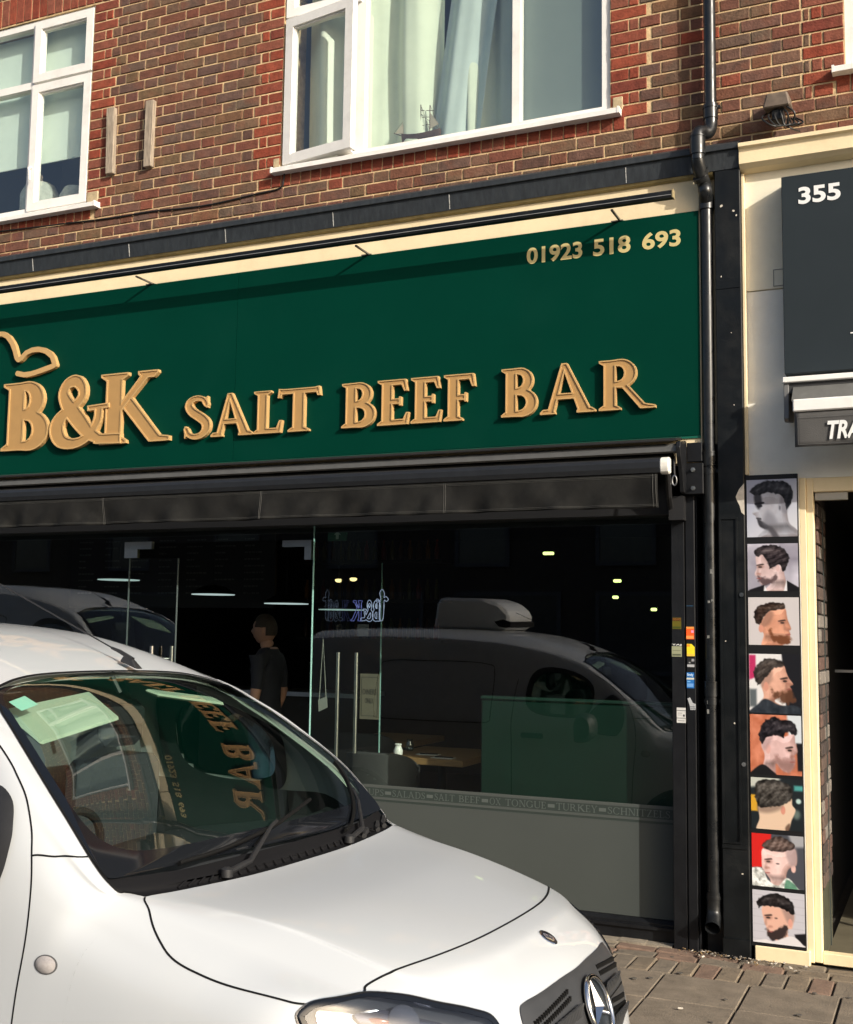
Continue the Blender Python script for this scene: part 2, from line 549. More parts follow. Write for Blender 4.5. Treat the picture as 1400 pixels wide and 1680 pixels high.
M_canvas = mat("charcoal_canvas", (0.011, 0.011, 0.0105), 0.9, var=.35, scale=9, bump=.6, bscale=14, spec=.2, dirt=.6, dirtcol=(.030, .030, .027), dscale=5)
M_stitch = mat("canvas_thread", (0.07, 0.07, 0.065), 0.8)
M_steel = mat("brushed_steel", (0.55, 0.55, 0.53), 0.28, metal=1.0, var=.1)
M_white = mat("white_paint", (0.78, 0.77, 0.74), 0.5, var=.04, dirt=.2, dirtcol=(.45, .42, .36), dscale=6)
M_nwall = mat("white_rendered_wall", (0.80, 0.78, 0.70), 0.7, var=.05, scale=3, dirt=.25, dirtcol=(.44, .40, .33), dscale=4, bump=.12, bscale=60)
M_slate = mat("slate_grey_sign", (0.019, 0.026, 0.031), 0.55, spec=.2, var=.06, scale=3)
M_vinylwhite = mat("white_vinyl", (0.75, 0.75, 0.74), 0.5)
M_mortar = mat("pale_mortar", (0.60, 0.43, 0.235), 0.95, var=.25, scale=26, bump=.8, bscale=120, dirt=.6, dirtcol=(.24, .16, .09), dscale=5)
M_oldwood = mat("weathered_timber", (0.30, 0.245, 0.185), 0.85, var=.4, scale=14, bump=.6, bscale=40, stretch=(6, 6, .7))
M_slab = mat("concrete_slab", (0.185, 0.150, 0.110), 0.92, var=.26, scale=9, bump=.7, bscale=110, dirt=.6, dirtcol=(.085, .068, .048), dscale=6)
M_sett = mat("block_paver", (0.150, 0.115, 0.085), 0.92, var=.28, scale=16, bump=.7, bscale=90, dirt=.5, dirtcol=(.07, .055, .04), dscale=9)
M_joint = mat("pavement_joint_grit", (0.036, 0.028, 0.020), 1.0, var=.4, scale=40, bump=.6, bscale=160)
M_conc = mat("rough_concrete", (0.26, 0.22, 0.165), 0.95, var=.3, scale=12, bump=.8, bscale=70, dirt=.6, dirtcol=(.06, .05, .04), dscale=7)
M_asph = mat("asphalt", (0.050, 0.049, 0.047), 0.92, var=.25, scale=30, bump=.8, bscale=200)
M_kerb = mat("kerb_stone", (0.22, 0.21, 0.19), 0.9, var=.15, scale=10, bump=.4)
M_cable = mat("black_cable", (0.008, 0.008, 0.008), 0.5)
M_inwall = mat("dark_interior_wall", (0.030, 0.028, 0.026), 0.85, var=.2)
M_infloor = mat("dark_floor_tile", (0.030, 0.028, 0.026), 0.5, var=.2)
G_shop = glass("shop_glass", (0.80, 0.88, 0.84), 1.60)
G_win = glass("window_glass", (0.84, 0.90, 0.87), 1.75)
G_edge = mat("glass_edge", (0.25, 0.46, 0.42), 0.2, spec=.8)

def brick_mat(name, cols, island):
    m = bpy.data.materials.new(name); m.use_nodes = True
    N = m.node_tree.nodes; L = m.node_tree.links; b = N["Principled BSDF"]
    b.inputs["Roughness"].default_value = .92
    b.inputs["Specular IOR Level"].default_value = .25
    geo = N.new("ShaderNodeNewGeometry")
    src = geo.outputs["Random Per Island"] if island else N.new("ShaderNodeObjectInfo").outputs["Random"]
    ramp = N.new("ShaderNodeValToRGB"); ramp.color_ramp.interpolation = 'CONSTANT'
    cr = ramp.color_ramp
    while len(cr.elements) < len(cols): cr.elements.new(.5)
    for i, c in enumerate(cols):
        cr.elements[i].position = i / len(cols); cr.elements[i].color = (*c, 1)
    L.new(src, ramp.inputs[0])
    n = N.new("ShaderNodeTexNoise"); n.inputs["Scale"].default_value = 17; n.inputs["Detail"].default_value = 8; n.inputs["Roughness"].default_value = .7
    L.new(geo.outputs["Position"], n.inputs["Vector"])
    mr = N.new("ShaderNodeMapRange"); mr.inputs[1].default_value = .3; mr.inputs[2].default_value = .72; mr.inputs[3].default_value = .60; mr.inputs[4].default_value = 1.42
    L.new(n.outputs[0], mr.inputs[0])
    mul = N.new("ShaderNodeMix"); mul.data_type = 'RGBA'; mul.blend_type = 'MULTIPLY'; mul.inputs[0].default_value = 1
    L.new(ramp.outputs[0], mul.inputs[6]); L.new(mr.outputs[0], mul.inputs[7])
    n7 = N.new("ShaderNodeTexNoise"); n7.inputs["Scale"].default_value = 7.5; n7.inputs["Detail"].default_value = 4
    L.new(geo.outputs["Position"], n7.inputs["Vector"])
    r7 = N.new("ShaderNodeMapRange"); r7.inputs[1].default_value = .50; r7.inputs[2].default_value = .68; r7.inputs[3].default_value = 0; r7.inputs[4].default_value = .55
    L.new(n7.outputs[0], r7.inputs[0])
    m7 = N.new("ShaderNodeMix"); m7.data_type = 'RGBA'
    L.new(r7.outputs[0], m7.inputs[0]); L.new(mul.outputs[2], m7.inputs[6]); m7.inputs[7].default_value = (.185, .066, .038, 1)
    mul = m7
    v = N.new("ShaderNodeTexVoronoi"); v.inputs["Scale"].default_value = 42
    L.new(geo.outputs["Position"], v.inputs["Vector"])
    r2 = N.new("ShaderNodeMapRange"); r2.inputs[1].default_value = .06; r2.inputs[2].default_value = .16; r2.inputs[3].default_value = .45; r2.inputs[4].default_value = 1.0
    L.new(v.outputs["Distance"], r2.inputs[0])
    m3 = N.new("ShaderNodeMix"); m3.data_type = 'RGBA'; m3.blend_type = 'MULTIPLY'; m3.inputs[0].default_value = .55
    L.new(mul.outputs[2], m3.inputs[6]); L.new(r2.outputs[0], m3.inputs[7])
    # smears of mortar
    n5 = N.new("ShaderNodeTexNoise"); n5.inputs["Scale"].default_value = 30; n5.inputs["Detail"].default_value = 7; n5.inputs["Roughness"].default_value = .75
    L.new(geo.outputs["Position"], n5.inputs["Vector"])
    r5 = N.new("ShaderNodeMapRange"); r5.inputs[1].default_value = .64; r5.inputs[2].default_value = .80; r5.inputs[3].default_value = 0; r5.inputs[4].default_value = .45
    L.new(n5.outputs[0], r5.inputs[0])
    m5 = N.new("ShaderNodeMix"); m5.data_type = 'RGBA'
    L.new(r5.outputs[0], m5.inputs[0]); L.new(m3.outputs[2], m5.inputs[6]); m5.inputs[7].default_value = (.36, .25, .14, 1)
    L.new(m5.outputs[2], b.inputs["Base Color"])
    n3 = N.new("ShaderNodeTexNoise"); n3.inputs["Scale"].default_value = 75; n3.inputs["Detail"].default_value = 7
    L.new(geo.outputs["Position"], n3.inputs["Vector"])
    bp = N.new("ShaderNodeBump"); bp.inputs["Strength"].default_value = .85; bp.inputs["Distance"].default_value = .005
    L.new(n3.outputs[0], bp.inputs["Height"]); L.new(bp.outputs[0], b.inputs["Normal"])
    return m
BROWN = [(0.096, 0.052, 0.040), (0.138, 0.086, 0.048), (0.152, 0.055, 0.037), (0.116, 0.079, 0.057), (0.109, 0.063, 0.050), (0.124, 0.074, 0.049), (0.145, 0.074, 0.050), (0.126, 0.078, 0.055), (0.118, 0.060, 0.043), (0.150, 0.090, 0.056), (0.138, 0.060, 0.042), (0.144, 0.062, 0.039), (0.158, 0.086, 0.058),
         (0.113, 0.071, 0.053), (0.138, 0.069, 0.051), (0.155, 0.081, 0.045), (0.124, 0.067, 0.050), (0.138, 0.072, 0.049), (0.130, 0.058, 0.045), (0.145, 0.059, 0.038), (0.122, 0.072, 0.056)]
RED = [(.225, .048, .026), (.195, .042, .024), (.245, .058, .032), (.210, .056, .034), (.170, .042, .028), (.20, .066, .042)]
MB_brown = [brick_mat("brown_brick", BROWN, False), brick_mat("brown_brick_field", BROWN, True)]
MB_red = [brick_mat("red_brick", RED, False), brick_mat("red_brick_field", RED, True)]

# ------------------------------------------------------------------ ground
road = struct(MB().add([(-90, -90, -.12), (90, -90, -.12), (90, 60, -.12), (-90, 60, -.12)], [(0, 1, 2, 3)]).build("road", M_asph, recalc=False))
pav = MB()
pav.box(-14, 8, -1.86, 6.5, -.16, -.014)
pavement = struct(pav.build("pavement", M_joint))
def chunk(x0, x1, y0, y1, z, name, m, jit=.003, ch=.004):
    """paving unit with a chamfered, slightly uneven top"""
    mb = MB()
    a = [z + random.uniform(-jit, jit) for _ in range(4)]
    lo = [(x0, y0), (x1, y0), (x1, y1), (x0, y1)]
    hi = [(x0 + ch, y0 + ch), (x1 - ch, y0 + ch), (x1 - ch, y1 - ch), (x0 + ch, y1 - ch)]
    v = [(p[0], p[1], -.06) for p in lo] + [(p[0], p[1], a[i] - ch) for i, p in enumerate(lo)] + [(p[0], p[1], a[i]) for i, p in enumerate(hi)]
    f = [(8, 9, 10, 11)] + [(k, (k + 1) % 4, 4 + (k + 1) % 4, 4 + k) for k in range(4)] + [(4 + k, 4 + (k + 1) % 4, 8 + (k + 1) % 4, 8 + k) for k in range(4)]
    mb.add(v, f)
    return mb.build(name, m, pavement)
x = -1.33 - .41 * 14
k = 0
while x < 2.2:
    for j, (y0, y1) in enumerate(((-.915, -.505), (-1.33, -.925), (-1.745, -1.34))):
        chunk(x + .005, x + .404, y0 + .004, y1 - .004, 0, "paving_slab", M_slab, .0025)
    x += .41
Mset = [mat("block_paver_%s" % n, c, .92, var=.32, scale=16, bump=.9, bscale=90, dirt=.65, dirtcol=(.075, .058, .04), dscale=8)
        for n, c in (("buff", (.185, .145, .100)), ("grey", (.165, .135, .100)), ("rust", (.185, .120, .085)))]
x = -5.2
while x < 2.0:
    chunk(x + .004, x + .104, -.498, -.262, 0, "block_paver", Mset[random.choice((0, 0, 1, 1, 2))], .005, .006)
    x += .108
x = -5.1
while x < 2.0:
    chunk(x + .005, x + .208, -.252, -.150, .001, "block_paver", Mset[random.choice((0, 1, 2, 2))], .006, .006)
    x += .215
x = -5.3
while x < 2.0:
    chunk(x + .005, x + .208, -.140, -.038, .002, "block_paver", Mset[random.choice((0, 1, 2, 2))], .006, .006)
    x += .213
for i in range(17):
    chunk(-9.5 + i * .92, -9.5 + i * .92 + .912, -1.86, -1.755, .004, "kerb_stone", M_kerb, .002, .012)
# concrete upstand under the cafe window
mb = MB()
n = 40
xs = np.linspace(-7.0, -1.40, n)
for i in range(n - 1):
    y0 = -.030 + .012 * math.sin(i * 1.7) + random.uniform(-.008, .008)
    mb.box(xs[i], xs[i + 1] + .002, y0 - .03, .06, -.03, .010 + random.uniform(0, .006))
o = mb.build("threshold", M_conc, pavement)
# litter in the corner by the downpipe
M_lit = [mat("litter_%s" % n, c, .8, var=.3, scale=60) for n, c in (("leaf", (.20, .13, .06)), ("paper", (.55, .5, .42)), ("grit", (.12, .10, .08)))]
lit = [MB(), MB(), MB()]
for i in range(150):
    k = random.choice((0, 0, 2, 2, 2, 1))
    cx = random.gauss(-1.12, .10) if i < 90 else random.uniform(-1.25, -.70)
    cy = -.06 - abs(random.gauss(0, .05)) - (.05 if cx > -1.0 else 0)
    s_ = random.uniform(.003, .009)
    a = random.uniform(0, 6.28)
    z0 = .009 + random.uniform(0, .006)
    p = [(cx + s_ * math.cos(a + t) * random.uniform(.6, 1.5), cy + s_ * math.sin(a + t), z0 + random.uniform(0, s_)) for t in (0, 1.6, 3.1, 4.7)]
    q = [(v[0], v[1], v[2] + .003) for v in p]
    lit[k].add(p + q, [(0, 1, 2, 3), (4, 5, 6, 7), (0, 1, 5, 4), (1, 2, 6, 5), (2, 3, 7, 6), (3, 0, 4, 7)])
lt = lit[0]
lt2 = MB()
for k in range(3):
    lt2.cur = k
    lt2.add(lit[k].v, lit[k].f)
tag(lt2.build("litter", M_lit), "dead leaves and grit swept against the foot of the black pillar", "litter", kind="stuff")
for i, (cx, cy, a) in enumerate(((-1.135, -1.05, .2), (-.70, -1.20, .35), (-1.21, -.16, 1.1), (-1.06, -.115, 2.2))):
    mb = MB().tube([(cx - .016 * math.cos(a), cy - .016 * math.sin(a), .012), (cx + .006 * math.cos(a), cy + .006 * math.sin(a), .012)], .0042, 8)
    o = mb.build("cigarette_end", M_lit[1])
    tag(o, ("crushed white cigarette end lying on a paving slab near the van's nose", "white cigarette end on the paving slab nearest the picture's bottom right",
            "cigarette end lying left of the downpipe's foot", "cigarette end lying right under the downpipe's mouth")[i], "cigarette end", "cigarette ends on the pavement")

gum = MB()
for i in range(46):
    cx, cy, r_ = random.uniform(-2.6, .4), random.uniform(-1.7, -.1), random.uniform(.006, .016)
    a0 = random.uniform(0, 6)
    ri = [(cx + r_ * random.uniform(.7, 1.15) * math.cos(a0 + k * .785), cy + r_ * random.uniform(.7, 1.15) * math.sin(a0 + k * .785)) for k in range(8)]
    gum.add([(p[0], p[1], .0035) for p in ri] + [(p[0], p[1], .0065) for p in ri], [tuple(range(8, 16))] + [(k, (k + 1) % 8, 8 + (k + 1) % 8, 8 + k) for k in range(8)])
tag(gum.build("chewing_gum", mat("trodden_gum", (.085, .075, .062), .9, var=.4, scale=90)), "flat dark spots of trodden gum over the paving", "gum", kind="stuff")

# ------------------------------------------------------------------ terrace: brick upper wall
terr = thing("terrace_building", "brown brick upper storey with red brick window surrounds over the shops", "building", (-3.0, 0, 0))
OPEN = [(-7.35, -5.63, 4.70, 6.24), (-3.99, -1.735, 4.70, 6.24), (-.43, 1.10, 4.72, 6.24)]
XL, XR, ZB, ZT = -7.9, 1.6, 4.28, 7.0
mb = MB()
segs = [(XL, -7.35), (-5.63, -3.99), (-1.735, -.43), (1.10, XR)]
for a, b in segs: mb.box(a, b, .0055, .30, 4.70, 6.24)
mb.box(XL, XR, .0055, .30, ZB, 4.70)
mb.box(XL, XR, .0055, .30, 6.24, ZT)
wall = mb.build("brick_wall", M_mortar, terr)
bricks = []
def put(x0, x1, z0, z1, red):
    if x1 - x0 > .022: bricks.append((x0, x1, z0, z1, red))
Hc = .075; J = .0100
row0 = 4.29
nrow = int((ZT - row0) / Hc)
for r in range(nrow):
    z0 = row0 + r * Hc + J / 2; z1 = row0 + (r + 1) * Hc - J / 2
    zc = (z0 + z1) / 2
    if 4.70 < zc < 6.24: sg = [(XL, -7.35, 0, 1), (-5.63, -3.99, 1, 1), (-1.735, -.43, 1, 1), (1.10, XR, 1, 0)]
    elif 4.59 < zc <= 4.70:
        sg = [(-5.55, -4.06, 2, 2), (-1.64, -.49, 2, 2)]
    elif 6.24 < zc < 6.46: sg = [(-5.55, -4.06, 0, 0), (-1.64, -.49, 0, 0)]
    else: sg = [(XL, XR, 0, 0)]
    for a, b, qa, qb in sg:
        l, rr = a, b
        if qa == 1:
            if r % 2: put(a + J / 2, a + .2175, z0, z1, 1); l = a + .225
            else: put(a + J / 2, a + .107, z0, z1, 1); put(a + .1175, a + .170, z0, z1, 1); l = a + .1775
        if qb == 1:
            if r % 2: put(b - .2175, b - J / 2, z0, z1, 1); rr = b - .225
            else: put(b - .107, b - J / 2, z0, z1, 1); put(b - .170, b - .1175, z0, z1, 1); rr = b - .1775
        if qa == 2 and r % 2: put(a + J / 2, a + .1, z0, z1, 1); l = a + .11
        if qb == 2 and r % 2 == 0: put(b - .1, b - J / 2, z0, z1, 1); rr = b - .11
        ph = .16875 * (r % 2) + .03
        kk = math.floor((l - ph) / .3375) - 1
        x = kk * .3375 + ph
        while x < rr:
            for wdt in (.225, .1125):
                a0, a1 = max(x, l), min(x + wdt, rr)
                if a1 - a0 > .035: put(a0 + J / 2 + random.uniform(-.0015, .0015), a1 - J / 2 + random.uniform(-.0015, .0015), z0, z1, 1 if random.random() < .018 else 0)
                x += wdt
# brick-on-edge rows under the sills and soldier heads above
for a, b in ((-7.40, -5.56), (-4.06, -1.65), (-.48, 1.15)):
    x = a
    while x < b - .03:
        put(x + .004, min(x + .0705, b), 4.595, 4.698, 1); x += .0755
    x = a - .05
    while x < b + .05:
        put(x + .004, min(x + .0705, b + .1), 6.25, 6.46, 1); x += .0755

def px_of(x, y, z):
    d = Vector((x, y, z)) - CAM
    c = d.dot(F_)
    return 700 + 1900 * d.dot(R_) / c, 840 + 1900 * d.dot(D_) / c
def brick_mesh(w, h, seed):
    r_ = random.Random(seed)
    c = .0035
    j = lambda s=.0015: r_.uniform(-s, s)
    fr = [(c + j(), j(.0012), c + j()), (w - c + j(), j(.0012), c + j()), (w - c + j(), j(.0012), h - c + j()), (c + j(), j(.0012), h - c + j())]
    md = [(0 + j(), .004, 0 + j()), (w + j(), .004, 0 + j()), (w + j(), .004, h + j()), (0 + j(), .004, h + j())]
    bk = [(0, .02, 0), (w, .02, 0), (w, .02, h), (0, .02, h)]
    return fr + md + bk, [(0, 1, 2, 3)] + [(4 + k, 4 + (k + 1) % 4, (k + 1) % 4, k) for k in range(4)] + [(8 + k, 8 + (k + 1) % 4, 4 + (k + 1) % 4, 4 + k) for k in range(4)]
score = []
for i, (x0, x1, z0, z1, red) in enumerate(bricks):
    px, py = px_of((x0 + x1) / 2, 0, (z0 + z1) / 2)
    a0 = px_of(x0, 0, z0); a1 = px_of(x1, 0, z1)
    vis = (-5 < px < 1405) and (-5 < py < 460) and z1 > 4.42
    score.append((abs((a1[0] - a0[0]) * (a1[1] - a0[1])) if vis else 0, i))
score.sort(reverse=True)
chosen = {i for s_, i in score[:300] if s_ > 0}
cache = {}
field = [MB(), MB()]
oo = origin(wall)
for i, (x0, x1, z0, z1, red) in enumerate(bricks):
    w, h = x1 - x0, z1 - z0
    if i in chosen:
        wq = round(w / .004) * .004
        key = (round(wq, 4), round(h, 3), red, i % 4)
        if key not in cache:
            me = bpy.data.meshes.new("brick")
            v, f = brick_mesh(wq, h, hash(key) & 0xffff)
            me.from_pydata(v, [], f); me.materials.append((MB_red if red else MB_brown)[0]); cache[key] = me
        o = bpy.data.objects.new("brick", cache[key]); C.objects.link(o); o.parent = wall
        o.location = Vector((x0, random.uniform(-.0025, .0012), z0)) - oo
    else:
        v, f = brick_mesh(w, h, i)
        dy = random.uniform(-.0025, .0012)
        field[red].add([(p[0] + x0, p[1] + dy, p[2] + z0) for p in v], f)
for k in (0, 1):
    o = field[k].build("brick_field", (MB_red if k else MB_brown)[1], wall, recalc=False)
    o["kind"] = "stuff"

# ------------------------------------------------------------------ upper windows
def ring(mb, x0, x1, z0, z1, t, y0, y1):
    """mitred rectangular frame of face width t"""
    o_ = [(x0, z0), (x1, z0), (x1, z1), (x0, z1)]; i_ = [(x0 + t, z0 + t), (x1 - t, z0 + t), (x1 - t, z1 - t), (x0 + t, z1 - t)]
    for k in range(4):
        k2 = (k + 1) % 4
        q = [o_[k], o_[k2], i_[k2], i_[k]]
        v = [(p[0], y0, p[1]) for p in q] + [(p[0], y1, p[1]) for p in q]
        mb.add(v, [(0, 1, 2, 3), (4, 7, 6, 5), (0, 4, 5, 1), (1, 5, 6, 2), (2, 6, 7, 3), (3, 7, 4, 0)])
    return mb
def sash(parent, x0, x1, z0, z1, t=.055, y=.005, depth=.055, name="casement"):
    mb = MB()
    ring(mb, x0, x1, z0, z1, t, y, y + depth)
    ring(mb, x0 + t, x1 - t, z0 + t, z1 - t, .012, y + .014, y + depth)
    o = mb.build(name, M_upvc, parent)
    g = MB().quad((x0 + t, y + .03, z0 + t), (x1 - t, y + .03, z0 + t), (x1 - t, y + .03, z1 - t), (x0 + t, y + .03, z1 - t)).build("pane", G_win, parent, recalc=False)
    return o
M_wdark = mat("dim_room", (0.26, 0.27, 0.26), .9)
def room(x0, x1, z0, z1, parent):
    mb = MB()
    mb.quad((x0, 1.6, z0), (x1, 1.6, z0), (x1, 1.6, z1), (x0, 1.6, z1))
    mb.quad((x0, .28, z0), (x0, 1.6, z0), (x0, 1.6, z1), (x0, .28, z1)); mb.quad((x1, .28, z0), (x1, 1.6, z0), (x1, 1.6, z1), (x1, .28, z1))
    mb.quad((x0, .28, z0), (x1, .28, z0), (x1, 1.6, z0), (x0, 1.6, z0)); mb.quad((x0, .28, z1), (x1, .28, z1), (x1, 1.6, z1), (x0, 1.6, z1))
    return mb.build("room_interior", M_wdark, parent, recalc=False)
def sill(parent, x0, x1, z):
    mb = MB(); mb.extr_x([(-.062, z - .034), (-.062, z - .006), (-.055, z), (.03, z + .012), (.03, z - .034)], x0, x1)
    mb.box(x0 - .001, x0 + .012, -.064, -.01, z - .036, z + .004); mb.box(x1 - .012, x1 + .001, -.064, -.01, z - .036, z + .004)
    return mb.build("sill", M_upvc, parent)
WZ0, WZ1 = 4.712, 6.235
# left window
wl = MB()
ring(wl, -7.35, -5.632, WZ0, WZ1, .05, .018, .085)
wl.box(-6.225, -6.165, .018, .085, WZ0 + .05, WZ1 - .05)
wl.box(-7.30, -6.225, .018, .085, 5.70, 5.755)
wl = wl.build("window", M_upvc, terr); wl["label"] = "white framed window with a pale roller blind at the upper left"
sash(wl, -6.195, -5.640, WZ0 + .02, 5.715, .062, .000, .05)
sash(wl, -6.195, -5.640, 5.735, WZ1 - .02, .062, .000, .05)
MB().quad((-7.30, .05, WZ0 + .05), (-6.225, .05, WZ0 + .05), (-6.225, .05, 5.70), (-7.30, .05, 5.70)).build("pane", G_win, wl, recalc=False)
MB().quad((-7.30, .05, 5.755), (-6.225, .05, 5.755), (-6.225, .05, WZ1 - .05), (-7.30, .05, WZ1 - .05)).build("pane", G_win, wl, recalc=False)
sill(wl, -7.42, -5.50, 4.696)
hb = MB().tube([(-6.165, -.004, 5.07), (-6.165, -.03, 5.05), (-6.150, -.035, 5.03), (-6.148, -.03, 4.96)], .009, 8).build("handle", M_upvc, wl, smooth=True)
room(-7.34, -5.64, WZ0, WZ1, wl)
# middle window
wm = MB()
ring(wm, -3.985, -1.738, WZ0, WZ1, .05, .018, .085)
wm.box(-3.44, -3.375, .018, .085, WZ0 + .05, WZ1 - .05)
wm.box(-2.355, -2.305, .018, .085, WZ0 + .05, WZ1 - .05)
wm.box(-3.935, -3.44, .018, .085, 5.745, 5.79)
wm = wm.build("window", M_upvc, terr); wm["label"] = "wide white window with net curtains and one casement ajar"
sash(wm, -3.975, -3.405, 5.775, WZ1 - .015, .06, .000, .05)
# casement ajar: hinged at its left edge, opened a little towards the street
hx, hy = -3.970, .010
ang = math.radians(9)
cs = MB(); w_, t_ = .565, .062
z0_, z1_ = WZ0 + .025, 5.755
ring(cs, 0, w_, z0_, z1_, t_, 0, .05); ring(cs, t_, w_ - t_, z0_ + t_, z1_ - t_, .012, .014, .05)
rotp = lambda v: (hx + v[0] * math.cos(ang) + v[1] * math.sin(ang), hy - v[0] * math.sin(ang) + v[1] * math.cos(ang) - .02, v[2])
cs.v = [rotp(v) for v in cs.v]
cs.build("casement", M_upvc, wm)
g_ = MB().quad((t_, .03, z0_ + t_), (w_ - t_, .03, z0_ + t_), (w_ - t_, .03, z1_ - t_), (t_, .03, z1_ - t_))
g_.v = [rotp(v) for v in g_.v]
g_.build("pane", G_win, wm, recalc=False)
MB().box(-3.55, -3.44, -.05, .02, WZ0 + .028, WZ0 + .036).build("stay", M_upvc, wm)
for a, b in ((-3.375, -2.355), (-2.305, -1.788)):
    MB().quad((a, .05, WZ0 + .05), (b, .05, WZ0 + .05), (b, .05, WZ1 - .05), (a, .05, WZ1 - .05)).build("pane", G_win, wm, recalc=False)
sill(wm, -4.03, -1.665, 4.708)
room(-3.98, -1.745, WZ0, WZ1, wm)
# right window
wr = MB()
ring(wr, -.428, 1.10, WZ0 + .03, WZ1, .06, .018, .085)
wr = wr.build("window", M_upvc, terr); wr["label"] = "white framed window cut by the picture's right edge"
MB().quad((-.37, .05, WZ0 + .08), (1.04, .05, WZ0 + .08), (1.04, .05, WZ1 - .05), (-.37, .05, WZ1 - .05)).build("pane", G_win, wr, recalc=False)
sill(wr, -.493, 1.2, 4.724)
room(-.42, 1.09, WZ0, WZ1, wr)
# mortar pads at the sill ends
M_patch = mat("sand_mortar_patch", (.42, .33, .20), .95, var=.2, scale=30, bump=.6)
for a, b in ((-4.05, -3.992), (-1.722, -1.655), (-5.625, -5.52)):
    MB().box(a, b, -.004, .02, 4.712, 4.80).build("mortar_patch", M_patch, terr, bevel=.008)

# curtains, blind and ship
M_net = mat("net_curtain", (.62, .66, .55), .9, var=.06, scale=4)
M_drape = mat("pale_blue_curtain", (.50, .57, .56), .9, var=.06, scale=4)
M_blind = mat("pale_roller_blind", (.78, .86, .78), .85, var=.03)
def drape(name, x0, x1, z0, z1, y, amp, folds, m, label, cat, x0t=None, x1t=None, seed=1):
    r_ = random.Random(seed)
    n, k = 90, 14
    ph = [r_.uniform(0, 6.28) for _ in range(3)]
    vs, fs = [], []
    for j in range(k + 1):
        t = j / k
        a = x0 + (((x0t if x0t is not None else x0) - x0) * t); b = x1 + (((x1t if x1t is not None else x1) - x1) * t)
        for i in range(n + 1):
            u = i / n
            s_ = math.sin(u * folds * 6.28 + ph[0] + .5 * math.sin(t * 3)) + .22 * math.sin(u * folds * 2.3 * 6.28 + ph[1] + t) + .3 * math.sin(u * folds * .6 * 6.28 + ph[2])
            vs.append((a + (b - a) * u, y + amp * s_, z0 + (z1 - z0) * t))
    for j in range(k):
        for i in range(n):
            q = j * (n + 1) + i
            fs.append((q, q + 1, q + n + 2, q + n + 1))
    mb = MB().add(vs, fs)
    o = mb.build(name, m, None, smooth=True, recalc=False)
    return tag(o, label, cat)
drape("net_curtain", -3.90, -2.90, 4.72, 6.2, .16, .050, 3.0, M_net, "pale green net curtain hanging in folds behind the wide middle window", "curtain", seed=3)
drape("net_curtain", -2.97, -2.62, 4.72, 6.2, .140, .034, 1.25, M_drape, "bluish curtain gathered narrow right of the model ship", "curtain", x0t=-2.78, x1t=-2.42, seed=8)
drape("net_curtain", -2.70, -2.36, 4.72, 6.2, .18, .03, 1.4, M_net, "narrow pale net curtain beside the middle window's right mullion", "curtain", seed=5)
mb = MB().box(-2.38, -1.75, .096, .100, 4.72, 6.2)
tag(mb.build("window_blind", mat("grey_green_blind", (.20, .235, .225), .8, var=.04, scale=2)), "flat grey-green blind behind the middle window's right pane", "blind")
mb = MB()
mb.cur = 0; mb.box(-7.3, -5.72, .13, .134, 5.17, 6.2)
mb.box(-7.3, -5.72, .127, .138, 5.15, 5.172)
tag(mb.build("roller_blind", M_blind), "pale roller blind drawn halfway down in the left window", "blind")
M_cush = mat("pale_floral_cushion", (.46, .48, .44), .9, var=.25, scale=22, bump=.3)
for i, (cx, wd, hh) in enumerate(((-6.33, .30, .34), (-5.98, .24, .26))):
    mb = MB()
    mb.lathe([(.001, 0), (wd * .42, .02), (wd * .5, hh * .3), (wd * .5, hh * .7), (wd * .36, hh * .95), (.001, hh)], cx, .28, 18, 4.73)
    o = mb.build("cushion", M_cush, smooth=True)
    tag(o, ("larger pale patterned cushion on the left window's ledge", "smaller pale cushion on the ledge near the window handle")[i], "cushion", "cushions behind the left window")
# model ship
M_hull = mat("ship_hull_wood", (.10, .055, .04), .6, var=.3, scale=40)
M_sail = mat("ship_sail_cloth", (.45, .38, .30), .9)
sh = thing("model_ship", "small wooden model sailing ship on the middle window's ledge", "model ship", (-3.0, .125, 4.775))
mb = MB()
pr = []
N_ = 12
for i in range(N_ + 1):
    t = i / N_; xx = -3.15 + t * .27; wdt = .028 * math.sin(math.pi * min(1, .12 + t * .8)) ** .6
    zt = 4.842 + .018 * (2 * t - 1) ** 2 * (1.3 if t < .5 else .9); zb = 4.79 + .02 * (1 - t) ** 3
    pr.append([(xx, .125 - wdt, zt), (xx, .125 - wdt * .7, (zt + zb) / 2), (xx, .125, zb), (xx, .125 + wdt * .7, (zt + zb) / 2), (xx, .125 + wdt, zt)])
vs = [v for p in pr for v in p]; fs = []
for i in range(N_):
    for k in range(5):
        fs.append((i * 5 + k, i * 5 + (k + 1) % 5, (i + 1) * 5 + (k + 1) % 5, (i + 1) * 5 + k))
mb.add(vs, fs + [(0, 1, 2, 3, 4), tuple(N_ * 5 + k for k in range(5))])
mb.build("hull", M_hull, sh)
mt_ = MB()
for xx, hh in ((-3.075, .21), (-3.02, .215), (-2.955, .20)):
    mt_.tube([(xx, .125, 4.82), (xx, .125, 4.83 + hh)], .0035, 6)
    for q in (.35, .6, .82): mt_.tube([(xx - .022, .115, 4.83 + hh * q), (xx + .022, .135, 4.83 + hh * q)], .002, 5)
mt_.tube([(-3.14, .125, 4.85), (-3.21, .125, 4.885)], .003, 6)
mt_.build("mast", M_hull, sh)
sl_ = MB()
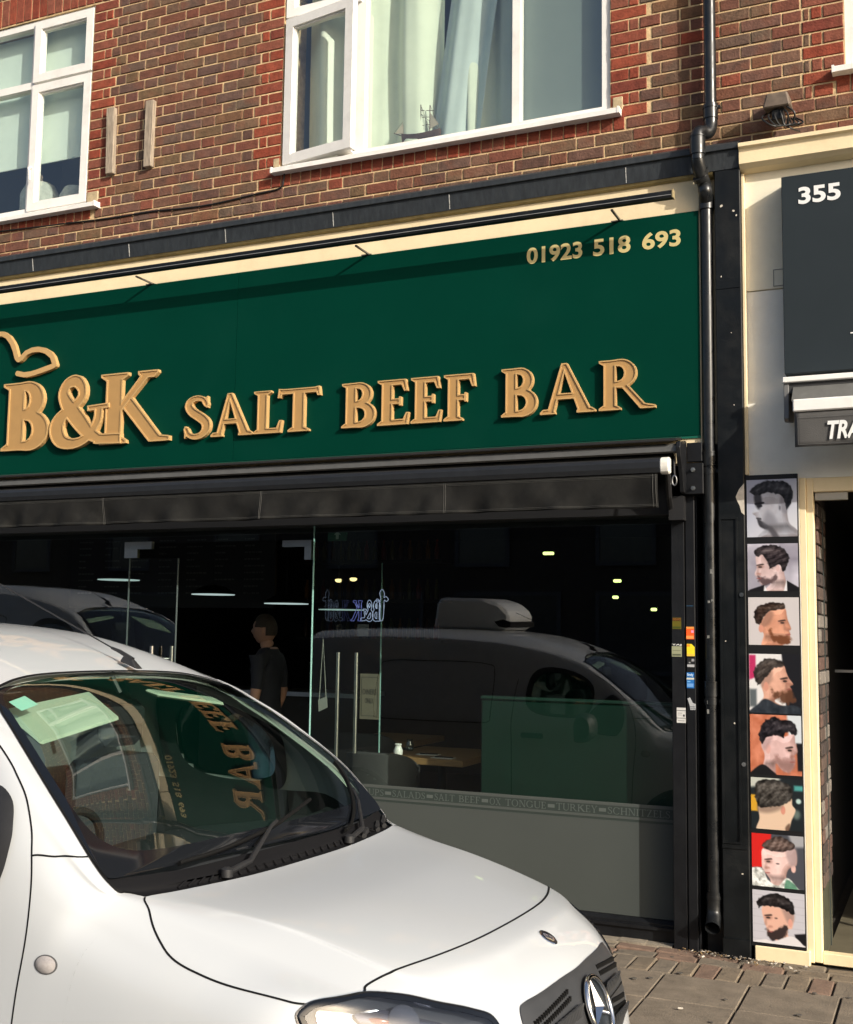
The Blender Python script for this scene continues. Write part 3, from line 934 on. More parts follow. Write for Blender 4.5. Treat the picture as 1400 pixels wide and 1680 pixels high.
for a, b, c in (((-3.20, 4.88), (-3.08, 4.86), (-3.077, 5.02)), ((-3.17, 4.872), (-3.10, 4.865), (-3.08, 4.99)), ((-2.95, 4.87), (-2.89, 4.89), (-2.953, 4.98))):
    sl_.add([(a[0], .122, a[1]), (b[0], .118, b[1]), (c[0], .125, c[1]), (a[0], .124, a[1]), (b[0], .120, b[1]), (c[0], .127, c[1])], [(0, 1, 2), (5, 4, 3), (0, 3, 4, 1), (1, 4, 5, 2), (2, 5, 3, 0)])
sl_.build("sail", M_sail, sh)
rg_ = MB()
for a, b in (((-3.21, 4.885), (-3.075, 5.03)), ((-3.075, 5.035), (-2.89, 4.86)), ((-2.955, 5.03), (-2.885, 4.86)), ((-3.02, 5.04), (-3.09, 4.85)), ((-3.02, 5.04), (-2.95, 4.85))):
    rg_.tube([(a[0], .125, a[1]), (b[0], .125, b[1])], .0012, 4)
rg_.build("rigging", M_hull, sh)

# battens and cable on the brickwork
for i, (x0, x1, x2, x3) in enumerate(((-5.447, -5.378, -5.433, -5.368), (-5.100, -5.030, -5.098, -5.034))):
    mb = MB(); b0, b1 = (5.387, 4.892) if i == 0 else (5.378, 4.891)
    mb.add([(x2, -.040, b1), (x3, -.040, b1), (x1, -.040, b0), (x0, -.040, b0), (x2, -.0027, b1), (x3, -.0027, b1), (x1, -.0027, b0), (x0, -.0027, b0)],
           [(0, 1, 2, 3), (4, 7, 6, 5), (0, 4, 5, 1), (1, 5, 6, 2), (2, 6, 7, 3), (3, 7, 4, 0)])
    o = mb.build("timber_batten", M_oldwood, bevel=.003)
    tag(o, ("weathered timber batten on the brickwork, nearer the left window", "weathered timber batten on the brickwork, farther from the left window")[i], "batten", "timber battens on the brick wall")
pts = [(-6.6, -.008, 4.615), (-6.44, -.008, 4.610), (-5.57, -.008, 4.576), (-5.3, -.008, 4.568), (-5.03, -.008, 4.568), (-4.75, -.008, 4.552), (-4.516, -.008, 4.548), (-4.2, -.008, 4.566), (-3.99, -.008, 4.580), (-3.957, -.008, 4.632), (-3.952, -.008, 4.69)]
sp = spline([p for p in pts], 8)
tag(MB().tube([tuple(p) for p in sp], .0055, 6).build("wall_cable", M_cable, smooth=True), "thin black cable sagging across the brickwork to the middle window sill", "cable")
# ------------------------------------------------------------------ cafe fascia
cor = MB()
cor.extr_x([(.004, 4.418), (-.098, 4.366), (-.112, 4.360), (-.112, 4.330), (-.098, 4.326), (-.082, 4.226), (.004, 4.226)], -7.6, -.988)
cornice = cor.build("cornice", M_leadpaint, terr)
JT = []
for xx in (-6.02, -5.15, -4.35, -3.53, -2.72, -1.62):
    jt = MB(); jt.extr_x([(-.0995, 4.320), (-.0845, 4.232), (-.080, 4.232), (-.094, 4.320)], xx, xx + .0045); JT.append(jt)
M_chip = mat("chipped_white_lead", (.42, .42, .40), .8, var=.5, scale=60)
for jt in JT: jt.build("lead_joint", M_chip, cornice)
# cream moulding under the cornice, its shade painted in as an olive tone
MB().extr_x([(-.078, 4.2255), (-.070, 4.214), (-.054, 4.206), (-.002, 4.206), (-.002, 4.2255)], -7.6, -1.13).build("moulding", mat("shade_toned_cream_moulding", (.34, .27, .12), .8, var=.25, scale=9, dirt=.5, dirtcol=(.12, .09, .04), dscale=6), terr)
MB().box(-7.6, -1.2085, -.047, .05, 2.60, 4.2055).build("fascia_board", M_cream, terr)
MB().box(-1.208, -1.1225, -.012, .05, 2.705, 4.2255).build("fascia_board", M_cream, terr)
# brick wall behind the shops
# black pillar between the shops
pl = MB()
pl.box(-1.122, -.983, -.080, .30, 0, 4.2255)
pillar = pl.build("pillar", M_black, terr, bevel=.004)
pp = MB()
ring(pp, -1.118, -1.020, .580, 2.290, .010, -.088, -.079)
pp.build("pillar_panel", M_black, pillar)
pp = MB()
pp.box(-1.120, -.99, -.086, -.079, .555, .575)
pp.build("pillar_rail", M_black, pillar)
MB().box(-1.118, -.99, -.084, -.079, 3.55, 3.56).build("pillar_rail", M_black, pillar)
pp = MB(); pp.box(-1.120, -.985, -.096, -.079, 0, .10)
pp.build("pillar_base", M_black, pillar)
MB().box(-1.215, -1.1225, -.012, .0005, 0, 2.70).build("pillar_side_panel", M_black, terr)
M_bare = mat("bare_render", (.55, .50, .42), .9, var=.2, scale=30)
ch = MB()
pts = [(-.984, 2.470), (-1.010, 2.440), (-1.028, 2.400), (-1.022, 2.380), (-1.008, 2.350), (-1.000, 2.315), (-.984, 2.300)]
ch.extr_y(pts, -.0815, -.079); ch.build("flaked_paint", M_bare, pillar)
for cx, cz, s_ in ((-1.085, 4.02, .010), (-1.02, 3.985, .008), (-1.005, 3.955, .007), (-1.09, 3.62, .005), (-1.04, 3.30, .004), (-1.05, 1.20, .006), (-1.09, 1.63, .005), (-1.02, .43, .006), (-1.03, 2.90, .004)):
    ch = MB().extr_y([(cx + s_ * random.uniform(.5, 1) * math.cos(a), cz + s_ * random.uniform(.5, 1.2) * math.sin(a)) for a in (0, 1, 2.2, 3.2, 4.2, 5.3)], -.0815, -.079); ch.build("flaked_paint", M_bare, pillar)
for i, zz in enumerate((1.875, .990)):
    mb = MB()
    mb.tube([(-1.004, -.079, zz), (-1.004, -.092, zz)], .011, 12)
    mb.tube([(-1.004, -.088, zz), (-1.004, -.0935, zz)], .006, 10)
    o = mb.build("screw_eye", M_steel, pillar)

# ------------------------------------------------------------------ sign
sg = thing("shop_sign", "dark green shop sign with raised gold lettering B&K SALT BEEF BAR", "shop sign", (-3.9, -.03, 2.75))
SY = -.060
for a, b in ((-7.4, -4.2565), (-4.2535, -1.2155)):
    MB().box(a, b, SY, -.0475, 2.750, 4.020).build("sign_panel", M_green, sg)
MB().box(-7.4, -1.214, SY + .004, -.0475, 2.735, 2.7495).build("bottom_trim", mat("green_edge_trim", (.004, .10, .062), .4), sg)
LB, LF = SY - .001, SY - .032
def word(chars, spans, zb, h, st=.215, hl=.12, rim=.024):
    for c_, (a, b) in zip(chars, spans):
        raised_letter(c_, a, b, zb, h, LB, LF - (.007 if c_ == "&" else 0), M_gold, M_goldrim, sg, st, hl, rim, name="letter")
word("B&K", [(-6.235, -5.800), (-5.785, -5.150), (-5.345, -4.745)], 2.912, .495, .245, .125, .020)
word("SALT", [(-4.632, -4.418), (-4.415, -4.088), (-4.085, -3.868), (-3.905, -3.590)], 2.914, .280)
word("BEEF", [(-3.436, -3.200), (-3.186, -2.968), (-2.958, -2.752), (-2.740, -2.536)], 2.914, .282)
word("BAR", [(-2.370, -2.148), (-2.130, -1.798), (-1.780, -1.456)], 2.914, .288)
# cow's head drawn in a gold line above the B
cow = spline([(-6.62, 3.47), (-6.76, 3.50), (-6.82, 3.57), (-6.78, 3.635), (-6.66, 3.645), (-6.56, 3.60), (-6.49, 3.575), (-6.44, 3.69), (-6.37, 3.77), (-6.30, 3.790), (-6.229, 3.765), (-6.165, 3.690), (-6.112, 3.580), (-6.029, 3.628), (-5.944, 3.642), (-5.865, 3.625), (-5.80, 3.582), (-5.770, 3.520)], 10)
cow2 = spline([(-5.770, 3.520), (-5.775, 3.508), (-5.86, 3.488), (-5.99, 3.464), (-6.06, 3.464), (-6.112, 3.478)], 10)
pr_ = [('s', cow, np.full(len(cow), .019)), ('s', cow2, np.full(len(cow2), .019))]
xs_ = np.linspace(-6.9, -5.70, 260); ys_ = np.linspace(3.40, 3.84, 110)
X_, Y_ = np.meshgrid(xs_, ys_); D0 = sdf(pr_, X_, Y_)
lp = [simplify(l, .001) for l in contour(D0, xs_, ys_)]
MB().loops(lp, LF, LB).build("cow_emblem", M_goldrim, sg)
# fixing pins of the letters are seen as thin bright edges; phone number
for grp, a, b in (("01923", -2.226, -1.885), ("518", -1.820, -1.600), ("693", -1.533, -1.314)):
    place_text("phone_number", grp, a, b, 3.829, 3.930, SY - .0025, M_goldvinyl, sg, .030)

# ------------------------------------------------------------------ linear sign light
slt = thing("sign_light", "long black light bar standing off above the green sign on thin arms", "sign light", (-3.9, -.25, 4.055))
mb = MB()
mb.extr_x([(-.272, 4.036), (-.276, 4.050), (-.272, 4.072), (-.258, 4.083), (-.240, 4.083), (-.230, 4.072), (-.230, 4.040), (-.240, 4.034)], -7.4, -1.316)
mb.build("light_housing", M_black, slt)
MB().box(-7.4, -1.320, -.2775, -.2735, 4.0495, 4.0525).build("trim_line", mat("grey_bead", (.25, .25, .25), .4), slt)
MB().box(-1.3158, -1.309, -.276, -.230, 4.035, 4.083).build("end_cap", mat("tarnished_end_cap", (.30, .24, .13), .6, var=.3, scale=40), slt)
for xx in (-6.62, -4.962, -3.283, -1.663):
    mb = MB(); mb.box(xx - .006, xx + .006, -.235, -.058, 4.0205, 4.0305); mb.box(xx - .05, xx + .02, -.066, -.0, 4.0205, 4.026)
    mb.build("arm", mat("dull_arm_metal", (.10, .09, .075), .5), slt)

# ------------------------------------------------------------------ downpipe
dp = thing("downpipe", "black plastic downpipe with an offset bend beside the green sign", "downpipe", (-1.16, -.1, .15))
mb = MB()
mb.tube([(-1.140, -.066, 7.2), (-1.140, -.066, 4.53)], .0335, 20)
mb.build("upper_pipe", M_plastic, dp, smooth=True)
mb = MB(); mb.tube([(-1.140, -.066, 4.62), (-1.140, -.066, 4.535)], .041, 20); mb.tube([(-1.140, -.066, 4.605), (-1.140, -.066, 4.595)], .0445, 20)
mb.box(-1.105, -1.085, -.075, -.055, 4.592, 4.608)
mb.build("socket", M_plastic, dp, smooth=True)
mb = MB()
mb.tube([tuple(p) for p in spline([(-1.140, -.066, 4.56), (-1.140, -.066, 4.50), (-1.150, -.085, 4.455), (-1.175, -.115, 4.445), (-1.193, -.150, 4.43), (-1.196, -.160, 4.38), (-1.196, -.160, 4.27)], 8)], .037, 20)
mb.build("bend", M_plastic, dp, smooth=True)
mb = MB(); mb.tube([(-1.196, -.160, 4.40), (-1.196, -.160, 4.30)], .043, 20); mb.tube([(-1.196, -.160, 4.405), (-1.196, -.160, 4.398)], .046, 20)
mb.build("socket", M_plastic, dp, smooth=True)
mb = MB(); mb.tube([tuple(p) for p in spline([(-1.196, -.160, 4.30), (-1.194, -.150, 4.25), (-1.187, -.120, 4.20), (-1.176, -.075, 4.155), (-1.168, -.100, 4.11), (-1.172, -.050, 4.06)], 8)], .038, 20)
for q in (4.215, 4.18): mb.tube([(-1.189, -.128, q + .008), (-1.185, -.112, q - .008)], .043, 20)
mb.build("bend", M_plastic, dp, smooth=True)
mb = MB(); mb.tube([(-1.172, -.050, 4.10), (-1.172, -.050, 4.02)], .042, 20); mb.build("socket", M_plastic, dp, smooth=True)
mb = MB(); mb.tube([(-1.172, -.050, 4.05), (-1.172, -.050, .26)], .0335, 24); mb.build("lower_pipe", M_plastic, dp, smooth=True)
for q in (2.62, 1.38):
    mb = MB(); mb.tube([(-1.172, -.050, q + .03), (-1.172, -.050, q - .045)], .0395, 20); mb.tube([(-1.172, -.050, q - .055), (-1.172, -.050, q - .09)], .0375, 20)
    mb.tube([(-1.172, -.050, q + .034), (-1.172, -.050, q + .028)], .042, 20)
    mb.box(-1.215, -1.125, -.050, -.012, q - .08, q - .062)
    mb.build("pipe_bracket", M_plastic, dp, smooth=True)
mb = MB()
mb.tube([tuple(p) for p in spline([(-1.172, -.050, .32), (-1.172, -.050, .24), (-1.172, -.062, .20), (-1.170, -.100, .165), (-1.168, -.128, .150)], 8)], .0385, 20, cap=False)
mb.build("shoe", M_plastic, dp, smooth=True)
MB().tube([(-1.172, -.050, .30), (-1.172, -.050, .285)], .042, 20).build("shoe_collar", M_plastic, dp, smooth=True)
mb = MB()
for k in range(6):
    z_ = random.uniform(1.2, 2.0); a = random.uniform(-2.4, -.9)
    cx, cy = -1.172 + .0345 * math.cos(a), -.050 + .0345 * math.sin(a)
    mb.box(cx - .004, cx + .008, cy - .002, cy + .002, z_, z_ + random.uniform(.01, .03))
mb.build("torn_tape", mat("torn_tape", (.16, .16, .15), .7, var=.4, scale=50), dp)

# ------------------------------------------------------------------ cafe awning
aw = thing("cafe_awning", "rolled-up black shop awning with a charcoal canvas valance below the sign", "awning", (-3.9, -.2, 2.5))
X0, X1 = -7.4, -1.300
mb = MB(); mb.extr_x([(-.02, 2.748), (-.15, 2.728), (-.255, 2.700), (-.255, 2.694), (-.15, 2.716), (-.02, 2.735)], X0, X1 - .02)
mb.build("rain_hood", M_dark, aw)
mb = MB(); mb.extr_x([(-.175, 2.690), (-.205, 2.686), (-.226, 2.672), (-.232, 2.640), (-.222, 2.632), (-.165, 2.640), (-.165, 2.690)], X0, X1 - .012)
mb.build("cassette_rail", M_alu, aw)
mb = MB(); mb.tube([(X0, -.150, 2.590), (X1 - .05, -.150, 2.590)], .060, 16); mb.build("roller", M_canvas, aw, smooth=True)
mb = MB(); pf = [(-.315, 2.585), (-.340, 2.592), (-.365, 2.584), (-.376, 2.565), (-.376, 2.535), (-.366, 2.510), (-.340, 2.502), (-.315, 2.510)]
mb.extr_x(pf, X0, -1.372); mb.build("front_bar", mat("satin_black_bar", (.014, .015, .017), .38, var=.2, scale=20), aw, smooth=False)
mb = MB(); mb.extr_x([(p[0] - (.002 if p[0] < -.34 else -.002), p[1] + (.002 if p[1] > 2.55 else -.002)) for p in pf], -1.3718, -1.322)
o = mb.build("bar_end_cap", mat("white_nylon", (.70, .68, .62), .45, var=.08, scale=30), aw, bevel=.006)
# valance with slack ripples and seams
nx, nz = 260, 12
vs, fs = [], []
for j in range(nz + 1):
    t = j / nz
    for i in range(nx + 1):
        xx = X0 + (-1.386 - X0) * i / nx
        rp = .010 * math.sin(xx * 7.3 + t * 1.2) + .008 * math.sin(xx * 17.1 + 2 * t + math.sin(xx * 3)) + .006 * math.sin(xx * 31 - 3 * t + 2 * math.sin(xx * 2.1))
        vs.append((xx, -.358 + rp * (1.0 - t) * 1.3 + .004 * (1 - t), 2.326 + .178 * t + .002 * math.sin(xx * 5) * (1 - t)))
for j in range(nz):
    for i in range(nx):
        q = j * (nx + 1) + i; fs.append((q, q + 1, q + nx + 2, q + nx + 1))
o = MB().add(vs, fs).build("valance", M_canvas, aw, smooth=True, recalc=False)
md = o.modifiers.new("t", 'SOLIDIFY'); md.thickness = .002
st = MB()
def vy(xx, t):
    rp = .010 * math.sin(xx * 7.3 + t * 1.2) + .008 * math.sin(xx * 17.1 + 2 * t + math.sin(xx * 3)) + .006 * math.sin(xx * 31 - 3 * t + 2 * math.sin(xx * 2.1))
    return -.358 + rp * (1.0 - t) * 1.3 + .004 * (1 - t) - .0022
for xx in (-1.395, -1.412, -2.605, -2.615, -3.833, -3.843, -5.055, -5.065, -6.28):
    st.tube([(xx, vy(xx, t), 2.326 + .178 * t) for t in np.linspace(.02, .99, 8)], .0011, 4)
for t in (.06, .10, .90, .94):
    st.tube([(xx, vy(xx, t), 2.326 + .178 * t) for xx in np.linspace(X0, -1.39, 160)], .0009, 4)
st.build("stitching", M_stitch, aw)["kind"] = "stuff"
# end plate and bracket
mb = MB(); mb.extr_x([(-.10, 2.715), (-.19, 2.700), (-.235, 2.690), (-.25, 2.66), (-.235, 2.61), (-.20, 2.55), (-.165, 2.47), (-.15, 2.425), (-.08, 2.42), (-.08, 2.715)], -1.312, -1.288)
mb.build("end_plate", M_blackwood, aw, bevel=.003)
mb = MB(); mb.box(-1.288, -1.205, -.080, -.061, 2.600, 2.706); mb.box(-1.310, -1.196, -.100, -.058, 2.420, 2.590)
mb.build("bracket", M_blackwood, aw, bevel=.003)
for zz in (2.553, 2.452):
    mb = MB(); mb.tube([(-1.250, -.099, zz), (-1.250, -.122, zz)], .0075, 10); mb.tube([(-1.250, -.099, zz), (-1.250, -.107, zz)], .013, 6)
    mb.build("bolt", M_steel, aw)
mb = MB(); mb.tube([(-1.330, -.21, 2.60), (-1.328, -.215, 2.545), (-1.325, -.22, 2.505)], .006, 8)
mb.build("gear_link", M_dark, aw)
tor = [( -1.325 + .012 * math.cos(a), -.225, 2.482 + .026 * math.sin(a)) for a in np.linspace(0, 6.283, 20)]
MB().tube(tor, .0045, 8).build("winding_eye", M_steel, aw, smooth=True)
mb = MB(); mb.tube([(-1.345, -.30, 2.53), (-1.36, -.20, 2.40), (-1.375, -.08, 2.33)], .016, 8); mb.box(-1.38, -1.30, -.12, -.05, 2.28, 2.41)
mb.build("folding_arm", M_dark, aw)

# ------------------------------------------------------------------ cafe shopfront
cf = thing("cafe_shopfront", "black framed cafe shopfront of frameless glass with a frosted lettered band", "shopfront", (-3.9, 0, 0))
GY = .070
mb = MB(); mb.box(-1.385, -1.312, -.050, .12, 0, 2.30); mb.box(-1.306, -1.256, -.054, .12, 0, 2.42); mb.box(-1.312, -1.306, -.040, .12, 0, 2.3); mb.box(-1.256, -1.246, -.030, .1, 0, 2.42)
mb.build("pilaster", M_blackwood, cf, bevel=.003)
MB().box(-7.4, -1.386, -.02, .20, 2.322, 2.60).build("head_beam", M_dark, cf)
mb = MB(); mb.box(-7.0, -1.386, .020, .12, .012, .072); mb.box(-7.0, -1.386, .006, .12, .072, .088); mb.extr_x([(.030, .088), (.030, .102), (.055, .118), (.12, .118), (.12, .088)], -7.0, -1.386)
mb.build("stall_riser", M_blackwood, cf)
MB().box(-7.5, -1.0, .3, .32, 2.3, 2.9).build("bulkhead", M_dark, cf)
def pane(x0, x1, z0, z1, y=GY, par=cf):
    o = MB().quad((x0, y, z0), (x1, y, z0), (x1, y, z1), (x0, y, z1)).build("glass_pane", G_shop, par, recalc=False)
    return o
pane(-3.700, -1.387, .119, 2.321)
pane(-7.0, -5.165, .119, 2.321)
pane(-5.155, -3.706, 2.235, 2.321)
ge = MB(); ge.box(-3.704, -3.699, GY - .006, GY + .006, .119, 2.321); ge.build("glass_edge", G_edge, cf)
ge = MB(); ge.box(-5.163, -5.158, GY - .006, GY + .006, .119, 2.24); ge.build("glass_edge", mat("dull_glass_edge", (.05, .07, .07), .3), cf)
mb = MB(); mb.box(-5.20, -4.97, GY - .014, GY + .014, 2.195, 2.245); mb.box(-5.20, -5.09, GY - .013, GY + .013, 2.135, 2.1945)
mb.build("patch_fitting", M_steel, cf)
mb = MB(); mb.box(-3.93, -3.715, GY - .014, GY + .014, 2.19, 2.232); mb.box(-3.765, -3.715, GY - .013, GY + .013, 2.106, 2.1895)
mb.build("patch_fitting", M_steel, cf)
# closed door leaf (left) and open leaf folded inwards (right)
dl = MB().quad((-5.155, GY + .002, .02), (-4.755, GY + .002, .02), (-4.755, GY + .002, 2.13), (-5.155, GY + .002, 2.13)).build("door_leaf", G_shop, cf, recalc=False)
MB().box(-4.757, -4.753, GY - .004, GY + .008, .02, 2.13).build("door_edge", mat("dull_door_edge", (.07, .09, .09), .3), dl)
for xx, yy in ((-4.912, GY - .045), (-4.822, GY + .055)):
    MB().tube([(xx, yy, 1.535), (xx, yy, .55)], .0135, 14).build("pull_handle", M_steel, dl, smooth=True)
for zz in (1.45, .65): MB().tube([(-4.912, GY - .045, zz), (-4.822, GY + .055, zz)], .007, 8).build("handle_post", M_steel, dl, smooth=True)
# open leaf, swung into the shop about the right jamb
leaf = MB().quad((-3.72, .09, .02), (-3.60, .85, .02), (-3.60, .85, 2.13), (-3.72, .09, 2.13)).build("door_leaf", G_shop, cf, recalc=False)
MB().box(-3.603, -3.597, .846, .856, .02, 2.13).build("door_edge", G_edge, leaf)
for xx, z0_ in ((-3.530, .80), (-3.400, .90)):
    MB().tube([(xx, .11, 1.52), (xx, .11, z0_)], .0125, 14).build("pull_handle", M_steel, leaf, smooth=True)
# frosted film
FY = GY - .006
M_film = mat("frosted_film", (.049, .057, .052), .75, var=.04, scale=3)
M_filmd = mat("dark_film_band", (.022, .033, .028), .7)
M_filml = mat("film_lettering", (.078, .092, .084), .7)
fl = MB().box(-3.70, -1.387, FY, FY + .002, .120, .625).build("frosted_film", M_film, cf)
bd = MB().box(-3.70, -1.387, FY + .0005, FY + .002, .6255, .724).build("film_band", M_filmd, cf)
M_stripe = mat("film_stripe", (.058, .067, .061), .7)
for za, zb_ in ((.706, .724), (.638, .652)): MB().box(-3.70, -1.387, FY - .0010, FY + .0002, za, zb_).build("band_stripe", M_stripe, cf)
TZ, TH = .6595, .0385
def band_word(txt, xa, xb):
    pen = 0; parts = []
    for c_ in txt:
        if c_ == ' ': pen += .34; continue
        lo, w = glyph_loops(c_, .125, .062, 60)
        parts.append((pen, [simplify(l, .004) for l in lo])); pen += w + .10
    tot = pen - .10
    sx = (xb - xa) / tot
    mb = MB()
    for p, lps in parts:
        mb.loops([[((q[0] + p) * sx, q[1] * TH) for q in l] for l in lps], FY - .0010, 0, xa, TZ, walls=False)
    mb.build("film_lettering", M_filml, cf, recalc=False)
for t_, a, b in (("ROLLS", -3.585, -3.405), ("SOUPS", -3.351, -3.171), ("SALADS", -3.114, -2.895), ("SALT", -2.835, -2.704), ("BEEF", -2.676, -2.542), ("OX", -2.481, -2.412), ("TONGUE", -2.384, -2.137), ("TURKEY", -2.075, -1.835), ("SCHNITZELS", -1.776, -1.425)):
    band_word(t_, a, b)
for a, b in ((-3.405, -3.351), (-3.171, -3.114), (-2.895, -2.835), (-2.542, -2.481), (-2.137, -2.075), (-1.835, -1.776)):
    c_ = (a + b) / 2; MB().box(c_ - .020, c_ + .020, FY - .0010, FY + .0002, .669, .688).build("band_dash", M_filml, cf)

# ------------------------------------------------------------------ barber's shopfront next door
bs = thing("barber_shopfront", "cream and white barber shopfront with a moulded cornice right of the pillar", "shopfront", (-.4, 0, 0))
mb = MB(); mb.extr_x([(.004, 4.375), (-.10, 4.358), (-.128, 4.346), (-.128, 4.325), (-.110, 4.316), (-.104, 4.30), (-.104, 4.236), (-.075, 4.215), (-.03, 4.205), (.004, 4.20)], -.9825, 1.6)
mb.build("cornice", M_cream, bs)
mb = MB(); mb.box(-.9825, 1.6, -.020, .05, 3.540, 4.2045); mb.build("fascia", mat("warm_white_render", (.80, .74, .58), .72, var=.05, scale=3, dirt=.25, dirtcol=(.5, .42, .3), dscale=4, bump=.12, bscale=60), bs)
mb = MB(); mb.box(-.9825, 1.6, -.012, .05, 2.495, 3.535); mb.build("wall_panel", M_nwall, bs)
mb = MB(); mb.box(-.9825, -.965, -.050, -.0205, 2.52, 4.2); mb.build("edge_batten", M_cream, bs, bevel=.003)
mb = MB(); ring(mb, -.822, -.760, 3.55, 3.645, .004, -.0225, -.0195); mb.build("duct_outline", mat("pencil_grey_gap", (.25, .23, .2), .9), bs)
mb = MB(); mb.box(-.9825, -.708, -.030, .05, .075, 2.4945); mb.build("pier", M_nwall, bs)
mb = MB(); mb.box(-.965, -.694, -.066, -.02, .0, .074); mb.build("plinth", M_cream, bs, bevel=.004)
mb = MB(); mb.box(-.7075, -.675, -.028, .06, .012, 2.4945); mb.box(-.674, -.640, -.012, .06, .012, 2.4945); mb.box(-.6395, 1.3, -.010, .06, 2.420, 2.4945); mb.box(-.6395, 1.3, .000, .06, .004, .060)
mb.build("door_frame", M_cream, bs, bevel=.003)
MB().box(-.632, -.470, .010, .05, 2.378, 2.418).build("door_closer", mat("grey_closer", (.42, .40, .35), .4), bs)
# brick slips lining the door reveal
M_slipj = mat("slip_grout", (.02, .018, .016), .95)
rv = MB().box(-.70, -.6395, .061, .50, .36, 2.40).build("reveal", M_slipj, bs)
M_slip = [mat("brick_slip_%s" % n, c, .8, var=.4, scale=30, bump=.7, bscale=90) for n, c in (("brown", (.085, .058, .046)), ("grey", (.17, .15, .13)), ("dark", (.045, .033, .029)), ("rust", (.10, .058, .046)))]
zz = .365; r_ = 0
while zz < 2.38:
    for a, b in (((.065, .27), (.278, .49)) if r_ % 2 == 0 else ((.065, .16), (.168, .37), (.378, .49))):
        MB().box(-.641, -.628 + random.uniform(-.003, .005), a, b, zz, zz + .066).build("brick_slip", random.choice(M_slip), rv, bevel=.004)
    zz += .0745; r_ += 1
MB().box(-.70, -.636, .061, .52, .012, .355).build("dado_panel", mat("olive_dado", (.07, .072, .05), .35, var=.2), bs)
MB().box(-.628, -.622, .30, .306, .03, 2.37).build("door_glass_edge", mat("dark_glass_edge", (.06, .07, .065), .3), bs)
mb = MB(); mb.box(-.64, 1.3, .1, 3.5, -.03, .0035); mb.build("shop_floor", mat("tan_floor", (.16, .14, .095), .45, var=.25, scale=6), bs)
mb = MB(); mb.box(-.70, -.69, .5, 3.5, 0, 2.5); mb.box(-.70, 1.3, 3.5, 3.52, 0, 2.5); mb.box(1.3, 1.32, .1, 3.5, 0, 2.5); mb.box(-.7, 1.32, .1, 3.5, 2.5, 2.52)
mb.build("shop_wall", mat("black_shop_wall", (.012, .012, .012), .7), bs)
M_bwood = mat("pine_chair_leg", (.45, .30, .14), .5)
st_ = thing("wooden_stool", "small pine stool standing inside the barber's doorway", "stool", (-.22, 1.0, .0035))
MB().box(-.40, -.05, .85, 1.15, .40, .43).build("seat", M_bwood, st_, bevel=.01)
for a, b in ((-.36, .89), (-.09, .89), (-.36, 1.11), (-.09, 1.11)):
    MB().tube([(a * 1.0 - .15 * (1 if a < -.2 else -1), b, .006), (a, b, .40)], .017, 8).build("leg", M_bwood, st_)
mb = MB().box(-.62, -.10, .80, .815, 1.455, 1.47)
tag(mb.build("towel_rail", M_steel), "thin steel rail across the dark barber interior", "rail")
lamp = thing("filament_lamp", "glowing warm lamp inside the barber's doorway", "lamp", (-.478, 1.1, 1.74))
MB().lathe([(.002, 0), (.018, .012), (.022, .035), (.012, .062), (.010, .08)], -.478, 1.1, 12, 1.70).build("bulb", emit("warm_filament", (1.0, .62, .18), 6.0), lamp, smooth=True)
MB().tube([(-.478, 1.1, 1.775), (-.478, 1.1, 2.5)], .004, 6).build("flex", M_cable, lamp)

# 355 sign
s3 = thing("number_sign", "slate grey sign box with the white number 355", "shop sign", (-.2, -.08, 3.03))
MB().box(-.757, 1.5, -.142, -.0205, 3.035, 4.112).build("sign_box", M_slate, s3, bevel=.003)
place_text("number", "355", -.670, -.457, 3.946, 4.040, -.1455, M_vinylwhite, s3, .032)
MB().box(-.425, .6, -.1450, -.1425, 3.222, 3.228).build("sign_line", M_vinylwhite, s3)
# barber's awning
a2 = thing("barber_awning", "white framed folded awning with a grey valance reading TRA", "awning", (-.2, -.25, 2.6))
mb = MB(); mb.box(-.752, 1.5, -.305, -.022, 2.958, 2.988); mb.build("cassette_top", M_white, a2, bevel=.004)
mb = MB(); mb.box(-.742, 1.5, -.285, -.03, 2.905, 2.957); mb.build("cassette", mat("dark_cassette", (.03, .03, .03), .6), a2)
mb = MB(); mb.extr_x([(-.29, 2.957), (-.29, 2.83), (-.30, 2.77), (-.27, 2.755), (-.10, 2.78), (-.03, 2.90), (-.03, 2.957)], -.748, -.722); mb.build("end_plate", mat("grey_end_plate", (.14, .14, .14), .5), a2, bevel=.003)
mb = MB(); mb.box(-.691, 1.5, -.412, -.36, 2.782, 2.846); mb.build("front_bar", M_white, a2, bevel=.006)
mb = MB(); mb.tube([(-.70, -.17, 2.85), (1.5, -.17, 2.85)], .055, 14); mb.build("roller", mat("grey_canvas_roll", (.10, .10, .095), .9, var=.2), a2, smooth=True)
mb = MB()
vs, fs = [], []
for j in range(7):
    for i in range(81):
        xx = -.684 + 2.18 * i / 80; t = j / 6
        vs.append((xx, -.398 + .004 * math.sin(xx * 23 + t) * (1 - t), 2.602 + .180 * t))
for j in range(6):
    for i in range(80): fs.append((j * 81 + i, j * 81 + i + 1, j * 81 + i + 82, j * 81 + i + 81))
o = MB().add(vs, fs).build("valance", mat("grey_canvas", (.070, .068, .066), .9, var=.12, scale=8, bump=.3, bscale=200), a2, smooth=True, recalc=False)
o.modifiers.new("t", 'SOLIDIFY').thickness = .002
mb = MB(); ring(mb, -.668, 1.45, 2.612, 2.752, .0015, -.4045, -.4035); mb.build("stitching", mat("grey_thread", (.12, .12, .12), .9), a2)
place_text("lettering", "TRA", -.526, -.372, 2.634, 2.727, -.4055, M_vinylwhite, a2, .035, .22)

